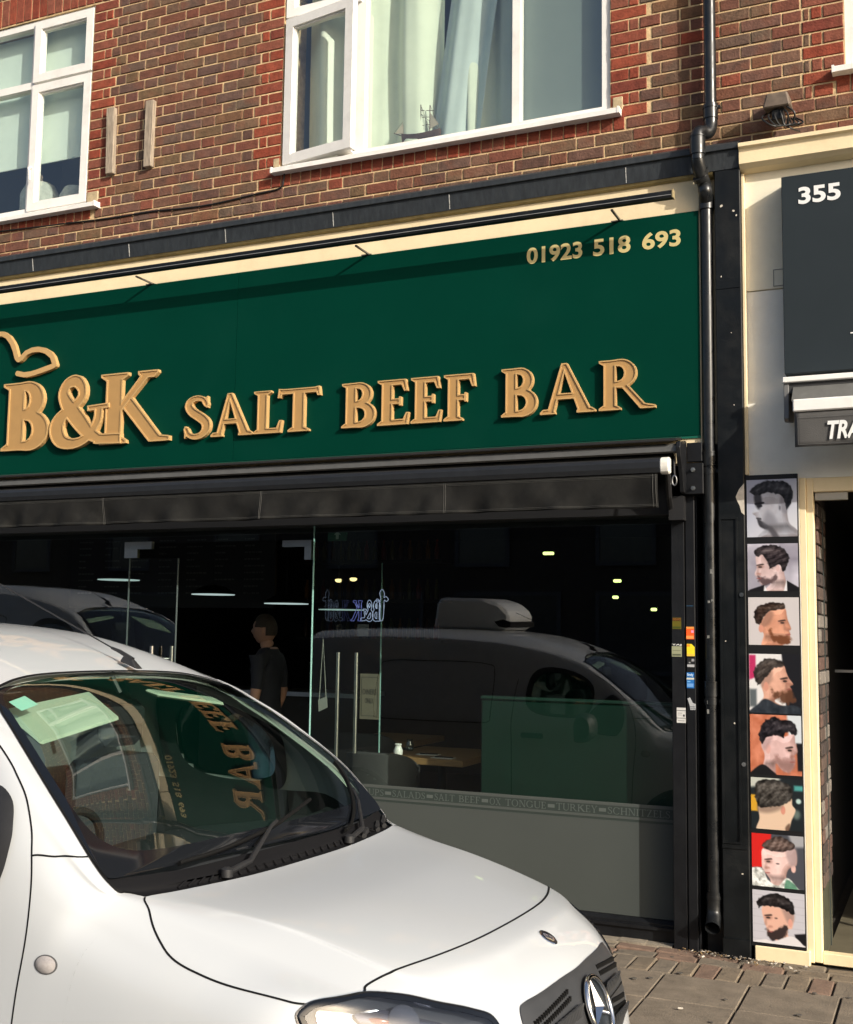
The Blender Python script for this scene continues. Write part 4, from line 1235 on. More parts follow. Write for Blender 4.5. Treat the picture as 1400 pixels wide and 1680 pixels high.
MB().add([(-.70, -.285, 2.935), (1.5, -.285, 2.935), (1.5, -.372, 2.850), (-.70, -.372, 2.850), (-.70, -.285, 2.929), (1.5, -.285, 2.929), (1.5, -.372, 2.844), (-.70, -.372, 2.844)], [(0, 1, 2, 3), (7, 6, 5, 4), (0, 4, 5, 1), (1, 5, 6, 2), (2, 6, 7, 3), (3, 7, 4, 0)]).build("awning_cloth", bpy.data.materials["grey_canvas_roll"], a2)
a2.location = a2.location + Vector((-.006, .07, .011))

# floodlight box with cables above the barber's cornice
fd = thing("floodlight", "weathered brown floodlight box with loose cables above the barber's cornice", "floodlight", (-.77, -.10, 4.4))
M_fl = mat("weathered_brown_metal", (.11, .082, .06), .65, var=.3, scale=25, dirt=.4, dirtcol=(.22, .17, .12), dscale=14)
mb = MB()
mb.add([(-.832, -.02, 4.600), (-.712, -.02, 4.600), (-.700, -.02, 4.520), (-.845, -.02, 4.520), (-.826, -.15, 4.590), (-.718, -.15, 4.590), (-.700, -.17, 4.500), (-.845, -.17, 4.500)],
       [(0, 1, 2, 3), (4, 7, 6, 5), (0, 4, 5, 1), (1, 5, 6, 2), (2, 6, 7, 3), (3, 7, 4, 0)])
mb.build("lamp_box", M_fl, fd, bevel=.008)
MB().box(-.80, -.74, -.14, -.03, 4.44, 4.498).build("junction_box", M_dark, fd, bevel=.004)
for k in range(6):
    a = -.83 + k * .022
    sp_ = spline([(a, -.10 - .01 * k, 4.50), (a - .02 + .012 * k, -.15, 4.455), (a + .03, -.155 + .008 * k, 4.405), (a + .08, -.12, 4.41), (-.735 + .01 * k, -.08, 4.46)], 8)
    MB().tube([tuple(p) for p in sp_], .005, 6).build("cable", M_cable, fd, smooth=True)
MB().tube([tuple(p) for p in spline([(-.74, -.10, 4.42), (-.715, -.12, 4.395), (-.69, -.10, 4.385), (-.665, -.05, 4.39)], 8)], .005, 6).build("cable", M_cable, fd, smooth=True)
# ------------------------------------------------------------------ haircut poster board
def closed(pts, n=7):
    P = [np.array(p, float) for p in pts]; m = len(P); out = []
    for i in range(m):
        p0, p1, p2, p3 = P[i - 1], P[i], P[(i + 1) % m], P[(i + 2) % m]
        for t in np.linspace(0, 1, n, endpoint=False):
            out.append(.5 * (2 * p1 + (p2 - p0) * t + (2 * p0 - 5 * p1 + 4 * p2 - p3) * t * t + (3 * p1 - p0 - 3 * p2 + p3) * t ** 3))
    return np.array(out)
GW, GH = 78, 88
PX, PY = np.meshgrid(np.linspace(0, 100, GW), np.linspace(0, 100, GH))
def noise2(sc, seed, oct_=3):
    r_ = np.random.default_rng(seed); out = np.zeros(PX.shape)
    for k in range(oct_):
        n = max(2, int(sc * 2 ** k)) + 2
        g = r_.random((n, n))
        u = PX / 100 * (n - 2); v = PY / 100 * (n - 2); i = u.astype(int); j = v.astype(int); a = u - i; b = v - j
        out += (g[j, i] * (1 - a) * (1 - b) + g[j, i + 1] * a * (1 - b) + g[j + 1, i] * (1 - a) * b + g[j + 1, i + 1] * a * b - .5) / 2 ** k
    return out
class Paint:
    def __init__(s, bg, seed): s.c = np.ones(PX.shape + (3,)) * np.array(bg, float); s.seed = seed
    def lay(s, pts, col, blur=1.4, amt=1.0, smooth=True, tex=0, stripes=None):
        p = closed(pts) if smooth else np.array(pts, float)
        wx = wy = 0
        hair = tex and len(pts) > 7 and sum(col) < 300
        if hair:
            wx = 3.4 * noise2(26, s.seed + 41, 1); wy = 3.4 * noise2(26, s.seed + 42, 1)
        d = sdf([('p', p)], PX + wx, PY + wy)
        skin = smooth and len(pts) >= 12 and col[0] > 165 and not tex
        beard = 2.1 < blur < 3.2 and amt > .7 and sum(col) < 420 and len(pts) > 5
        if beard:
            d = d + 7 * noise2(20, s.seed + 31, 2); blur = blur * 1.5
        a = np.clip(.5 - d / (2 * blur), 0, 1); a = (a * a * (3 - 2 * a) * amt)[..., None]
        col = np.ones(PX.shape + (3,)) * np.array(col, float)
        if skin:      # rounded shading of the face from its own outline
            k = np.clip(-d / 20, 0, 1) ** .8
            gy, gx = np.gradient(d); gl = np.maximum(np.hypot(gx, gy), 1e-6)
            lam = (-.55 * gx / gl - .75 * gy / gl) * -1.0
            lam = -lam
            nz = (.86 + .20 * k + .22 * lam * (1 - k) + .16 * noise2(4, s.seed + 9, 3) + .05 * noise2(24, s.seed + 19, 1))[..., None]
            col = col * np.clip(nz, .3, 1.12) ** np.array([.9, 1.1, 1.2])
            neck = np.clip((PY - 74) / 8, 0, 1) * np.clip((96 - PY) / 14, 0, 1)
            col = col * (1 - .34 * neck * np.clip(-d / 5, 0, 1))[..., None]
        if hair:      # strands and a soft sheen
            k = np.clip(-d / 12, 0, 1)
            st = np.sin((PX * .30 + PY * 1.0 + 30 * noise2(2, s.seed + 7, 1)) * .95)
            fine = noise2(34, s.seed + 23, 1)
            col = col * (.62 + .5 * k)[..., None] + (11 * st * k + 40 * fine * k + 34 * k * np.clip(1 - abs(PY - 15) / 13, 0, 1))[..., None] * np.array([1.05, 1.0, .96])
        if tex:
            col = col + tex * noise2(14, s.seed + len(pts), 3)[..., None]
        if stripes:
            ax, ay, f, m = stripes
            col = col + m * np.sin((PX * ax + PY * ay) * f + 5 * noise2(4, s.seed + 3))[..., None]
        s.c = s.c * (1 - a) + col * a
        return s
    def dot(s, x, y, rx, ry, col, blur=1.2, amt=1.0):
        t = np.linspace(0, 2 * np.pi, 16, endpoint=False)
        return s.lay(np.stack([x + rx * np.cos(t), y + ry * np.sin(t)], 1), col, blur, amt, smooth=False)
    def grad(s, x0, y0, x1, y1, col, amt=1.0):
        t = np.clip(((PX - x0) * (x1 - x0) + (PY - y0) * (y1 - y0)) / ((x1 - x0) ** 2 + (y1 - y0) ** 2), 0, 1)[..., None] * amt
        s.c = s.c * (1 - t) + np.array(col, float) * t; return s
def features(p, bx, by, ex, mx, my, dr, dark=(45, 35, 32)):
    """brow, eye, mouth"""
    p.dot(ex, by + 4.6, 7.5, 4.2, (150, 105, 92), 3.5, .5)
    p.lay([(bx - 7, by + 1), (bx + 5, by - 1.6), (bx + 7, by + .8), (bx - 5, by + 2.8)], dark, 1.2, .95)
    p.dot(ex, by + 5.4, 4.2, 1.8, dark, 1.0, .95)
    p.dot(mx, my - 9, 4.5, 2.2, (165, 112, 98), 2.2, .6)
    p.lay([(mx - 4, my), (mx + 4, my - .6), (mx + 4, my + 1.2), (mx - 4, my + 1.6)], (150, 80, 78), 1.2, .8)
    p.lay([(bx + dr * 4, by + 6), (bx + dr * 8, by + 18), (bx + dr * 3, by + 19)], (120, 85, 75), 2.5, .35)
def portraits():
    o = []
    p = Paint((168, 172, 192), 1); p.grad(20, 20, 70, 100, (226, 226, 230), .8)
    p.lay([(16, 27), (44, 20), (67, 26), (78, 42), (80, 56), (84, 76), (99, 89), (104, 104), (24, 104), (34, 86), (25, 81), (21, 71), (17, 63), (11, 58), (17, 46), (14, 40)], (172, 172, 182), 1.2)
    p.lay([(15, 27), (28, 26), (30, 42), (24, 52), (17, 43)], (48, 48, 56), 3, .9)
    p.lay([(21, 69), (31, 73), (44, 82), (36, 86), (25, 81)], (45, 44, 50), 2, .9).lay([(33, 84), (48, 81), (66, 104), (54, 104), (44, 90)], (70, 68, 74), 3, .8)
    p.lay([(70, 30), (80, 44), (80, 58), (72, 58), (66, 42)], (120, 120, 130), 3, .7).dot(66, 49, 3.6, 6.5, (150, 150, 160), 1.2).dot(66, 50, 1.6, 3.5, (95, 95, 104), 1)
    p.lay([(7, 19), (13, 14), (24, 6), (49, 2), (79, 6), (91, 21), (89, 40), (80, 55), (77, 42), (67, 28), (44, 23), (26, 26), (16, 27), (8, 22)], (38, 40, 48), 1.4, 1, tex=30, stripes=(1, .35, .5, 9))
    p.dot(26, 46, 5.5, 2.2, (26, 26, 32), 1.2); p.lay([(17, 41), (33, 39), (34, 42), (19, 44)], (26, 26, 32), 1.2); p.lay([(19, 66), (28, 67), (28, 70), (20, 69)], (70, 66, 72), 1.2); p.lay([(40, 56), (52, 62), (60, 76), (44, 80), (32, 76)], (128, 128, 138), 6, .7); o.append(p.c)
    p = Paint((176, 172, 186), 2); p.c += 60 * noise2(3, 5)[..., None]; p.grad(50, 50, 0, 100, (120, 118, 130), .5)
    p.lay([(17, 26), (30, 23), (40, 36), (57, 50), (66, 46), (72, 61), (74, 104), (30, 104), (46, 84), (28, 87), (20, 74), (14, 64), (18, 52), (17, 40)], (222, 196, 196), 1.2)
    p.lay([(20, 68), (30, 73), (46, 74), (57, 60), (58, 72), (47, 85), (28, 88)], (88, 70, 72), 2.4, .9).dot(60, 52, 4, 8, (216, 182, 180), 1.3)
    features(p, 25, 44, 25, 22, 73, -1)
    p.lay([(14, 17), (23, 7), (48, 3), (71, 10), (82, 29), (80, 42), (71, 60), (63, 44), (52, 50), (44, 52), (38, 36), (30, 24), (21, 27), (15, 23)], (48, 40, 44), 1.4, 1, tex=26, stripes=(.5, 1, .45, 16))
    p.lay([(-4, 104), (4, 97), (33, 87), (34, 104)], (24, 22, 26), 1.2, smooth=False).lay([(77, 78), (104, 95), (104, 104), (72, 104)], (24, 22, 26), 1.2, smooth=False)
    p.lay([(33, 88), (40, 104), (31, 104)], (230, 228, 232), 1, smooth=False).lay([(77, 76), (70, 104), (78, 104)], (230, 228, 232), 1, smooth=False); o.append(p.c)
    p = Paint((206, 200, 201), 3)
    p.lay([(42, 29), (60, 26), (73, 24), (76, 38), (78, 48), (84, 65), (80, 69), (82, 76), (80, 92), (70, 98), (58, 104), (26, 104), (30, 78), (22, 58)], (222, 160, 132), 1.2)
    p.lay([(31, 42), (42, 29), (50, 34), (44, 52), (36, 60), (24, 62)], (150, 112, 96), 4, .75)
    p.lay([(43, 68), (50, 78), (62, 81), (76, 80), (84, 88), (79, 97), (60, 98), (46, 88)], (112, 66, 42), 2.4, .95).dot(25, 66, 5, 8, (214, 150, 128), 1.3)
    features(p, 66, 48, 67, 78, 77, 1)
    p.lay([(11, 35), (18, 20), (32, 14), (45, 10), (58, 12), (71, 13), (73, 24), (60, 26), (42, 29), (31, 42), (22, 57), (15, 54)], (62, 46, 38), 1.4, 1, tex=55); o.append(p.c)
    p = Paint((228, 226, 226), 4); p.lay([(0, 2), (13, 2), (13, 40), (0, 44)], (190, 50, 100), 2, smooth=False).lay([(64, -4), (104, -4), (104, 92), (72, 92)], (28, 28, 33), 2, smooth=False).lay([(0, 60), (14, 60), (14, 90), (0, 90)], (60, 70, 75), 3, .8, smooth=False)
    p.lay([(38, 34), (50, 22), (68, 19), (73, 30), (78, 40), (86, 50), (80, 54), (82, 62), (60, 72), (50, 80), (72, 92), (18, 92), (28, 72), (24, 50)], (224, 172, 150), 1.2)
    p.lay([(24, 47), (38, 34), (46, 30), (44, 44), (34, 54), (24, 56)], (150, 120, 108), 4, .7)
    p.lay([(44, 58), (58, 66), (72, 62), (81, 58), (88, 70), (90, 78), (76, 84), (56, 76), (46, 68)], (96, 62, 44), 2.4, .95).dot(33, 55, 5, 8, (212, 150, 130), 1.3)
    features(p, 68, 40, 70, 78, 58, 1)
    p.lay([(9, 29), (24, 12), (44, 7), (68, 14), (68, 21), (50, 23), (38, 34), (24, 48), (16, 52), (10, 40)], (70, 62, 58), 1.4, 1, tex=26, stripes=(.3, 1, .5, 10))
    p.lay([(2, 104), (18, 84), (32, 76), (60, 86), (90, 86), (104, 96), (104, 104)], (44, 50, 58), 1.6, 1, tex=25); o.append(p.c)
    p = Paint((198, 118, 88), 5); p.c += 50 * noise2(7, 8)[..., None]; p.lay([(72, -4), (104, -4), (104, 50), (76, 46)], (214, 220, 226), 3, smooth=False).lay([(90, 46), (104, 46), (104, 92), (92, 92)], (26, 24, 28), 2, smooth=False)
    p.lay([(30, 38), (52, 32), (66, 36), (85, 31), (88, 45), (92, 60), (86, 67), (87, 80), (76, 95), (62, 92), (50, 82), (47, 104), (22, 104), (28, 70), (22, 52)], (232, 196, 194), 1.2)
    p.lay([(50, 65), (60, 74), (74, 72), (86, 72), (85, 86), (76, 95), (62, 91), (52, 80)], (150, 112, 106), 3, .75).dot(35, 57, 5, 8.5, (222, 172, 164), 1.3)
    p.lay([(22, 50), (31, 40), (44, 38), (36, 52), (28, 60)], (170, 140, 140), 4, .7); features(p, 76, 53, 77, 82, 77, 1)
    p.lay([(17, 32), (28, 12), (49, 4), (64, 8), (80, 8), (93, 24), (87, 32), (76, 28), (68, 30), (65, 39), (52, 33), (32, 39), (23, 50)], (32, 28, 34), 1.4, 1, tex=55)
    p.lay([(0, 98), (22, 84), (40, 92), (50, 104), (-4, 104)], (24, 23, 26), 1.4); o.append(p.c)
    p = Paint((30, 36, 40), 6); p.lay([(-4, 34), (13, 34), (13, 66), (-4, 66)], (214, 162, 48), 2, smooth=False).lay([(-4, -4), (60, -4), (50, 12), (-4, 20)], (214, 216, 206), 4, .9, smooth=False).lay([(84, 12), (104, 12), (104, 22), (84, 22)], (90, 190, 185), 3, .8, smooth=False).dot(92, 42, 5, 5, (190, 215, 210), 2).dot(88, 68, 7, 9, (130, 150, 140), 5, .7)
    p.lay([(15, 56), (34, 54), (63, 48), (78, 36), (80, 50), (86, 60), (78, 80), (73, 96), (62, 104), (12, 104), (16, 80)], (226, 196, 170), 1.3).dot(62, 61, 4.5, 8.5, (214, 146, 126), 1.3)
    p.lay([(14, 54), (34, 52), (60, 48), (56, 60), (34, 68), (15, 66)], (140, 118, 104), 5, .8).lay([(66, 94), (74, 86), (74, 98), (68, 104)], (90, 66, 52), 2, .8)
    p.lay([(7, 30), (12, 10), (28, 4), (47, 2), (64, 6), (78, 14), (79, 37), (63, 50), (34, 57), (15, 57), (10, 44)], (66, 62, 58), 1.5, 1, tex=50, stripes=(.8, .5, .5, 14)); o.append(p.c)
    p = Paint((74, 76, 84), 7); p.lay([(-4, -4), (38, -4), (36, 62), (-4, 66)], (214, 38, 34), 2, smooth=False).lay([(70, -4), (104, -4), (104, 20), (80, 22)], (190, 190, 194), 4, .8, smooth=False)
    p.lay([(22, 28), (51, 32), (67, 29), (84, 26), (86, 54), (72, 62), (66, 76), (66, 96), (40, 96), (34, 84), (24, 72), (20, 66), (19, 50)], (238, 202, 196), 1.2).dot(80, 62, 4.5, 7.5, (232, 190, 180), 1.2)
    p.lay([(67, 30), (83, 23), (87, 34), (85, 52), (76, 58), (68, 44)], (172, 150, 150), 4, .8); features(p, 32, 47, 32, 30, 73, -1, (70, 56, 54)); p.dot(50, 55, 3.4, 1.4, (60, 50, 50), 1.2, .8)
    p.lay([(21, 23), (32, 11), (54, 3), (79, 14), (83, 23), (67, 29), (51, 33), (29, 30)], (96, 78, 72), 1.4, 1, tex=20, stripes=(1, .6, .5, 20))
    p.lay([(-4, 70), (20, 66), (30, 86), (50, 96), (68, 80), (88, 98), (92, 104), (-4, 104)], (206, 208, 204), 1.4, 1, tex=190).lay([(66, 84), (80, 90), (88, 104), (64, 104)], (60, 120, 90), 2, .8); o.append(p.c)
    p = Paint((200, 198, 206), 8)
    for k in range(7): p.lay([(-4, 14 * k + 8), (104, 14 * k + 12), (104, 14 * k + 13), (-4, 14 * k + 9)], (180, 177, 186), .8, .8, smooth=False)
    p.lay([(80, 78), (104, 74), (104, 98), (84, 96)], (26, 24, 28), 2, smooth=False)
    p.lay([(20, 30), (57, 31), (78, 38), (76, 66), (67, 72), (68, 104), (34, 104), (44, 94), (30, 86), (26, 70), (21, 56)], (228, 180, 160), 1.2)
    p.lay([(57, 31), (78, 38), (78, 54), (68, 58), (60, 42)], (160, 132, 124), 4, .8).dot(72, 57, 4.2, 8, (220, 160, 144), 1.2)
    p.lay([(26, 71), (40, 76), (54, 66), (66, 62), (67, 76), (60, 88), (45, 93), (30, 87)], (40, 32, 32), 2.2, .92); features(p, 30, 46, 30, 34, 77, -1); p.dot(45, 51, 3, 1.4, (50, 40, 38), 1.2, .8)
    p.lay([(8, 25), (20, 11), (45, 4), (72, 13), (80, 28), (79, 40), (57, 32), (32, 29), (17, 31), (13, 34)], (30, 26, 28), 1.4, 1, tex=40)
    p.lay([(-4, 104), (22, 93), (40, 95), (75, 82), (98, 98), (104, 104)], (226, 222, 224), 1.4); o.append(p.c)
    return o
pb = thing("poster_board", "tall black board with eight men's haircut photographs on the barber's pier", "poster board", (-.845, -.05, .07))
MB().box(-.981, -.712, -.058, -.031, .072, 2.515).build("backing_board", mat("black_board", (.010, .010, .011), .45, spec=.3), pb)
M_print = bpy.data.materials.new("photo_print"); M_print.use_nodes = True
_n = M_print.node_tree.nodes; _a = _n.new("ShaderNodeVertexColor"); _a.layer_name = "print"
M_print.node_tree.links.new(_a.outputs[0], _n["Principled BSDF"].inputs["Base Color"]); _n["Principled BSDF"].inputs["Roughness"].default_value = .38
_n["Principled BSDF"].inputs["Specular IOR Level"].default_value = .3
boxes = [(2.489, 2.182), (2.146, 1.896), (1.862, 1.612), (1.565, 1.258), (1.250, .944), (.925, .664), (.640, .374), (.354, .092)]
plab = ["black and white photo of a man in profile facing left with a textured crop", "photo of a man with swept-back hair and a dark jacket facing left", "photo of a man with short curly hair and beard facing right",
        "photo of a bearded man with slicked hair in a dark cape", "photo of a man with curly dark fringe against brick", "photo of a hair fade seen from behind", "photo of a boy with a side parting and red background", "photo of a bearded man with a quiff and white shirt"]
for img, (zt, zb), lb in zip(portraits(), boxes, plab):
    c = np.clip(img, 4, 250) / 255
    lin = np.where(c <= .04045, c / 12.92, ((c + .055) / 1.055) ** 2.4) * .88
    me = bpy.data.meshes.new("poster")
    X0p, X1p = -.974, -.716
    oo = origin(pb)
    vs = [(X0p + (X1p - X0p) * i / (GW - 1) - oo.x, -.0600 - oo.y, zt + (zb - zt) * j / (GH - 1) - oo.z) for j in range(GH) for i in range(GW)]
    fs = [(j * GW + i, (j + 1) * GW + i, (j + 1) * GW + i + 1, j * GW + i + 1) for j in range(GH - 1) for i in range(GW - 1)]
    me.from_pydata(vs, [], fs)
    ca = me.color_attributes.new("print", 'FLOAT_COLOR', 'POINT')
    ca.data.foreach_set("color", np.concatenate([lin.reshape(-1, 3), np.ones((GW * GH, 1))], 1).astype(np.float32).ravel())
    o = link_mesh("photo", me, pb, [M_print]); o["label"] = lb

# ------------------------------------------------------------------ stickers on the pilaster
def sticker(x0, x1, z0, z1, cols, label, y=-.0565, texts=(), cut=None, tilt=0):
    m0 = mat("sticker_" + label[:12].replace(" ", "_"), srgb(*cols[0]), .5, var=.06, scale=30)
    mb = MB()
    pts = cut or [(x0, z0), (x1, z0), (x1, z1), (x0, z1)]
    mb.extr_y(pts, y, y + .0012)
    o = mb.build("sticker", m0)
    for a0, a1, b0, b1, c_ in cols[1:]:
        w, h = x1 - x0, z1 - z0
        MB().box(x0 + w * a0, x0 + w * a1, y - .0006, y + .0002, z0 + h * b0, z0 + h * b1).build("print_bar", mat("sticker_print", srgb(*c_), .5), o)
    for tx, a0, a1, b0, b1, c_ in texts:
        w, h = x1 - x0, z1 - z0
        place_text("sticker_lettering", tx, x0 + w * a0, x0 + w * a1, z0 + h * b0, z0 + h * b1, y - .0010, mat("sticker_ink", srgb(*c_), .5), o, .03)
    return tag(o, label, "sticker", "stickers on the black pilaster")
PY0 = -.0522; PY1 = -.0562
sticker(-1.380, -1.332, 1.690, 1.752, [(92, 84, 10), (.02, .98, .70, .98, (70, 45, 12)), (.05, .95, .06, .22, (60, 70, 15))], "dull yellow-green sticker, topmost on the pilaster's left half", PY0, [("0533", .06, .94, .76, .95, (130, 84, 20))])
sticker(-1.384, -1.330, 1.541, 1.610, [(150, 152, 122), (0, 1, .82, 1, (20, 20, 20)), (.06, .9, .08, .22, (90, 95, 75)), (.1, .9, .45, .5, (110, 112, 90))], "grey sticker headed TAJ on the pilaster's left half", PY0, [("TAJ", .02, .98, .84, .99, (225, 225, 220))])
sticker(-1.304, -1.262, 1.636, 1.703, [(240, 92, 30), (.0, 1, .84, 1, (235, 150, 70)), (.0, .96, .05, .28, (240, 150, 80)), (.62, .95, .52, .72, (240, 150, 190))], "orange and red sticker, topmost on the pilaster's right half", PY1)
sticker(-1.302, -1.260, 1.545, 1.611, [(236, 214, 40), (.0, .95, .0, .2, (228, 190, 70)), (.02, .42, .78, .96, (240, 150, 40))], "yellow sticker with a torn corner below the orange one", PY1, cut=[(-1.302, 1.545), (-1.260, 1.545), (-1.260, 1.594), (-1.276, 1.611), (-1.302, 1.611)])
sticker(-1.300, -1.262, 1.487, 1.536, [(30, 30, 32), (.0, 1, 0, .28, (176, 176, 178)), (.62, .98, .62, .9, (150, 150, 152)), (.2, .45, .4, .55, (140, 140, 142))], "worn black and white sticker above the blue one", PY1)
sticker(-1.304, -1.264, 1.374, 1.458, [(28, 104, 176), (.0, 1, .55, .66, (210, 205, 180)), (.08, .5, .38, .46, (120, 175, 220)), (.04, .9, .08, .3, (110, 160, 215))], "blue sticker with white print on the pilaster", PY1, [("lindy", .08, .92, .72, .95, (190, 215, 240))])
sticker(-1.300, -1.256, 1.258, 1.325, [(176, 178, 180), (.3, .9, .22, .30, (120, 122, 124)), (.35, .95, .08, .15, (120, 122, 124))], "torn white sticker remnant at a slant", PY1, cut=[(-1.286, 1.258), (-1.257, 1.260), (-1.257, 1.290), (-1.272, 1.296), (-1.288, 1.325), (-1.301, 1.318), (-1.290, 1.285)])
sticker(-1.360, -1.312, 1.187, 1.268, [(205, 204, 200), (0, 1, .30, .33, (30, 30, 32)), (0, 1, .80, .83, (30, 30, 32)), (.12, .6, .62, .66, (150, 150, 148)), (.12, .55, .5, .53, (150, 150, 148)), (.7, .9, .42, .56, (60, 60, 62)), (.14, .86, .12, .17, (150, 150, 148))], "white label with small grey print, lowest of the stickers", PY0)
MB_ = MB(); MB_.box(-1.302, -1.264, PY1 - .0004, PY1 + .0008, 1.815, 1.8165)
o = MB_.build("sticker", mat("peeled_blue", srgb(60, 110, 150), .5)); tag(o, "thin blue edge left by a peeled sticker above the orange one", "sticker", "stickers on the black pilaster")

# ------------------------------------------------------------------ cafe interior
ci = thing("cafe_interior", "dark cafe room behind the shop glass", "room", (-4.2, 3, 0))
mb = MB()
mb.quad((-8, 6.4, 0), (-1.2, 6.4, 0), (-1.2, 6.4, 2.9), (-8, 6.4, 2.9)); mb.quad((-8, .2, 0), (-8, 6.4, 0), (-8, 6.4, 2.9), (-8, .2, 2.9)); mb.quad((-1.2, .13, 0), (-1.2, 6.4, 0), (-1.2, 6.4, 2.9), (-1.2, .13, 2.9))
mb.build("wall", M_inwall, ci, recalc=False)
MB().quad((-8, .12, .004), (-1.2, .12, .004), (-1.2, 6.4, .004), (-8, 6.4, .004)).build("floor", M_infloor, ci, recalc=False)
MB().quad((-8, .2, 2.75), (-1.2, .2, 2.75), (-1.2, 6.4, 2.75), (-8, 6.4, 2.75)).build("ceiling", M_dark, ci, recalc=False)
# green seat back against the window
bq = thing("banquette", "dark green padded bench back close behind the right of the cafe window", "bench", (-1.98, .2, 0))
M_gpad = mat("bottle_green_leather", (.0035, .021, .0135), .45, var=.12, scale=6)
MB().box(-2.560, -1.392, .105, .165, .45, 1.262).build("backrest", M_gpad, bq, bevel=.012)
MB().box(-2.560, -1.392, .098, .170, 1.262, 1.282).build("top_rail", mat("green_rail", (.012, .036, .026), .4), bq, bevel=.006)
MB().box(-2.560, -1.392, .17, .62, .36, .46).build("seat", M_gpad, bq, bevel=.015)
MB().box(-2.54, -1.40, .18, .58, .006, .36).build("base", M_inwall, bq)
# tables and chairs
M_oak = mat("oak_table_top", (.30, .17, .07), .45, var=.25, scale=8, stretch=(1, 8, 8))
M_gchair = mat("charcoal_upholstery", (.045, .045, .045), .7, var=.1)
def table(x0, x1, y0, y1, z, label, legs=True):
    t = thing("cafe_table", label, "table", ((x0 + x1) / 2, (y0 + y1) / 2, .004), "cafe tables")
    MB().box(x0, x1, y0, y1, z - .045, z).build("table_top", M_oak, t, bevel=.004)
    cx, cy = (x0 + x1) / 2, (y0 + y1) / 2
    MB().tube([(cx, cy, .02), (cx, cy, z - .045)], .03, 12).build("pedestal", M_dark, t)
    MB().lathe([(.24, 0), (.24, .012), (.05, .03)], cx, cy, 20, .006).build("foot", M_dark, t)
table(-3.66, -3.02, .95, 1.75, .795, "oak topped cafe table laid with a white shaker and cutlery")
table(-4.55, -3.95, 2.1, 2.8, .78, "oak cafe table farther back near the standing man")
def chair(cx, cy, label):
    t = thing("cafe_chair", label, "chair", (cx, cy, .004), "cafe chairs")
    n = 18; vs = []; fs = []
    pf = []
    for i in range(n + 1):
        a = math.pi * (i / n); pf.append((cx - .24 * math.cos(a), cy + .22 - .20 * math.sin(a) ** .8))
    for k, zz in enumerate((.44, .60, .78, .845, .86)):
        for i, (a, b) in enumerate(pf):
            e = abs(i - n / 2) / (n / 2)
            vs.append((a, b, zz - (.10 * e ** 4 if k > 2 else 0)))
    for k in range(4):
        for i in range(n): fs.append((k * (n + 1) + i, k * (n + 1) + i + 1, (k + 1) * (n + 1) + i + 1, (k + 1) * (n + 1) + i))
    o = MB().add(vs, fs).build("backrest", M_gchair, t, smooth=True, recalc=False); md = o.modifiers.new("t", 'SOLIDIFY'); md.thickness = .04; md.offset = 0
    MB().lathe([(.22, 0), (.25, .03), (.24, .07), (.2, .08)], cx, cy + .2, 24, .38).build("seat", M_gchair, t, smooth=True)
    for a, b in ((-.17, .05), (.17, .05), (-.17, .36), (.17, .36)):
        MB().tube([(cx + a * 1.2, cy + b, .006), (cx + a, cy + b, .39)], .014, 8).build("leg", M_dark, t)
chair(-3.50, .52, "charcoal tub chair with its rounded back to the cafe window")
chair(-4.25, 1.75, "charcoal tub chair farther back by the second cafe table")
M_china = mat("white_china", (.78, .77, .72), .3)
jg = MB().lathe([(.020, 0), (.030, .008), (.033, .035), (.024, .058), (.020, .066), (.026, .078), (.022, .082), (.018, .080)], -3.535, 1.02, 16, .7955).build("shaker", M_china, smooth=True)
tag(jg, "white china shaker at the front of the oak table", "shaker")
jg2 = MB().lathe([(.022, 0), (.030, .01), (.030, .05), (.020, .066), (.022, .085)], -3.60, 1.35, 14, .7955).build("glass_jar", glass("jar_glass", (.7, .8, .76), 1.6), smooth=True)
tag(jg2, "small clear glass jar behind the white shaker", "jar")
for i, (a, b) in enumerate(((-3.20, 1.03), (-3.38, 1.18))):
    nb = MB(); nb.box(a - .08, a + .08, b - .03, b + .05, .7956, .7985); o = nb.build("napkin", M_china)
    MB().tube([(a - .06, b, .803), (a + .07, b + .015, .803)], .004, 6).build("cutlery", M_dark, o)
    tag(o, ("white napkin with dark cutlery near the table's right end", "white napkin with dark cutlery beside the shaker")[i], "napkin", "napkins on the oak table")
# hanging signs in the window
cdp = thing("door_card", "beige card reading DINERS ONLY hung inside the glass", "card", (-3.31, .13, 1.1))
MB().box(-3.380, -3.245, .128, .132, 1.110, 1.390).build("card", mat("beige_card", (.115, .105, .075), .8, var=.1, scale=12), cdp)
M_ink = mat("faded_ink", (.03, .028, .022), .8)
place_text("lettering", "DINERS", -3.360, -3.265, 1.262, 1.296, .1265, M_ink, cdp, .01)
place_text("lettering", "ONLY", -3.345, -3.285, 1.208, 1.240, .1265, M_ink, cdp, .01)
mb = MB(); ring(mb, -3.370, -3.255, 1.13, 1.37, .003, .1265, .1278); mb.build("border", M_ink, cdp)
tg = thing("hanging_tag", "small grey tag hanging on a string just inside the glass edge", "tag", (-3.633, .11, 1.14))
M_tag = mat("grey_tag", (.20, .21, .19), .8)
MB().add([(-3.662, .108, 1.143), (-3.600, .108, 1.172), (-3.606, .108, 1.242), (-3.668, .108, 1.218), (-3.662, .111, 1.143), (-3.600, .111, 1.172), (-3.606, .111, 1.242), (-3.668, .111, 1.218)], [(0, 1, 2, 3), (7, 6, 5, 4), (0, 4, 5, 1), (1, 5, 6, 2), (2, 6, 7, 3), (3, 7, 4, 0)]).build("tag_card", M_tag, tg)
MB().tube([(-3.660, .109, 1.222), (-3.641, .109, 1.60), (-3.612, .109, 1.240)], .0028, 6).build("string", M_tag, tg)
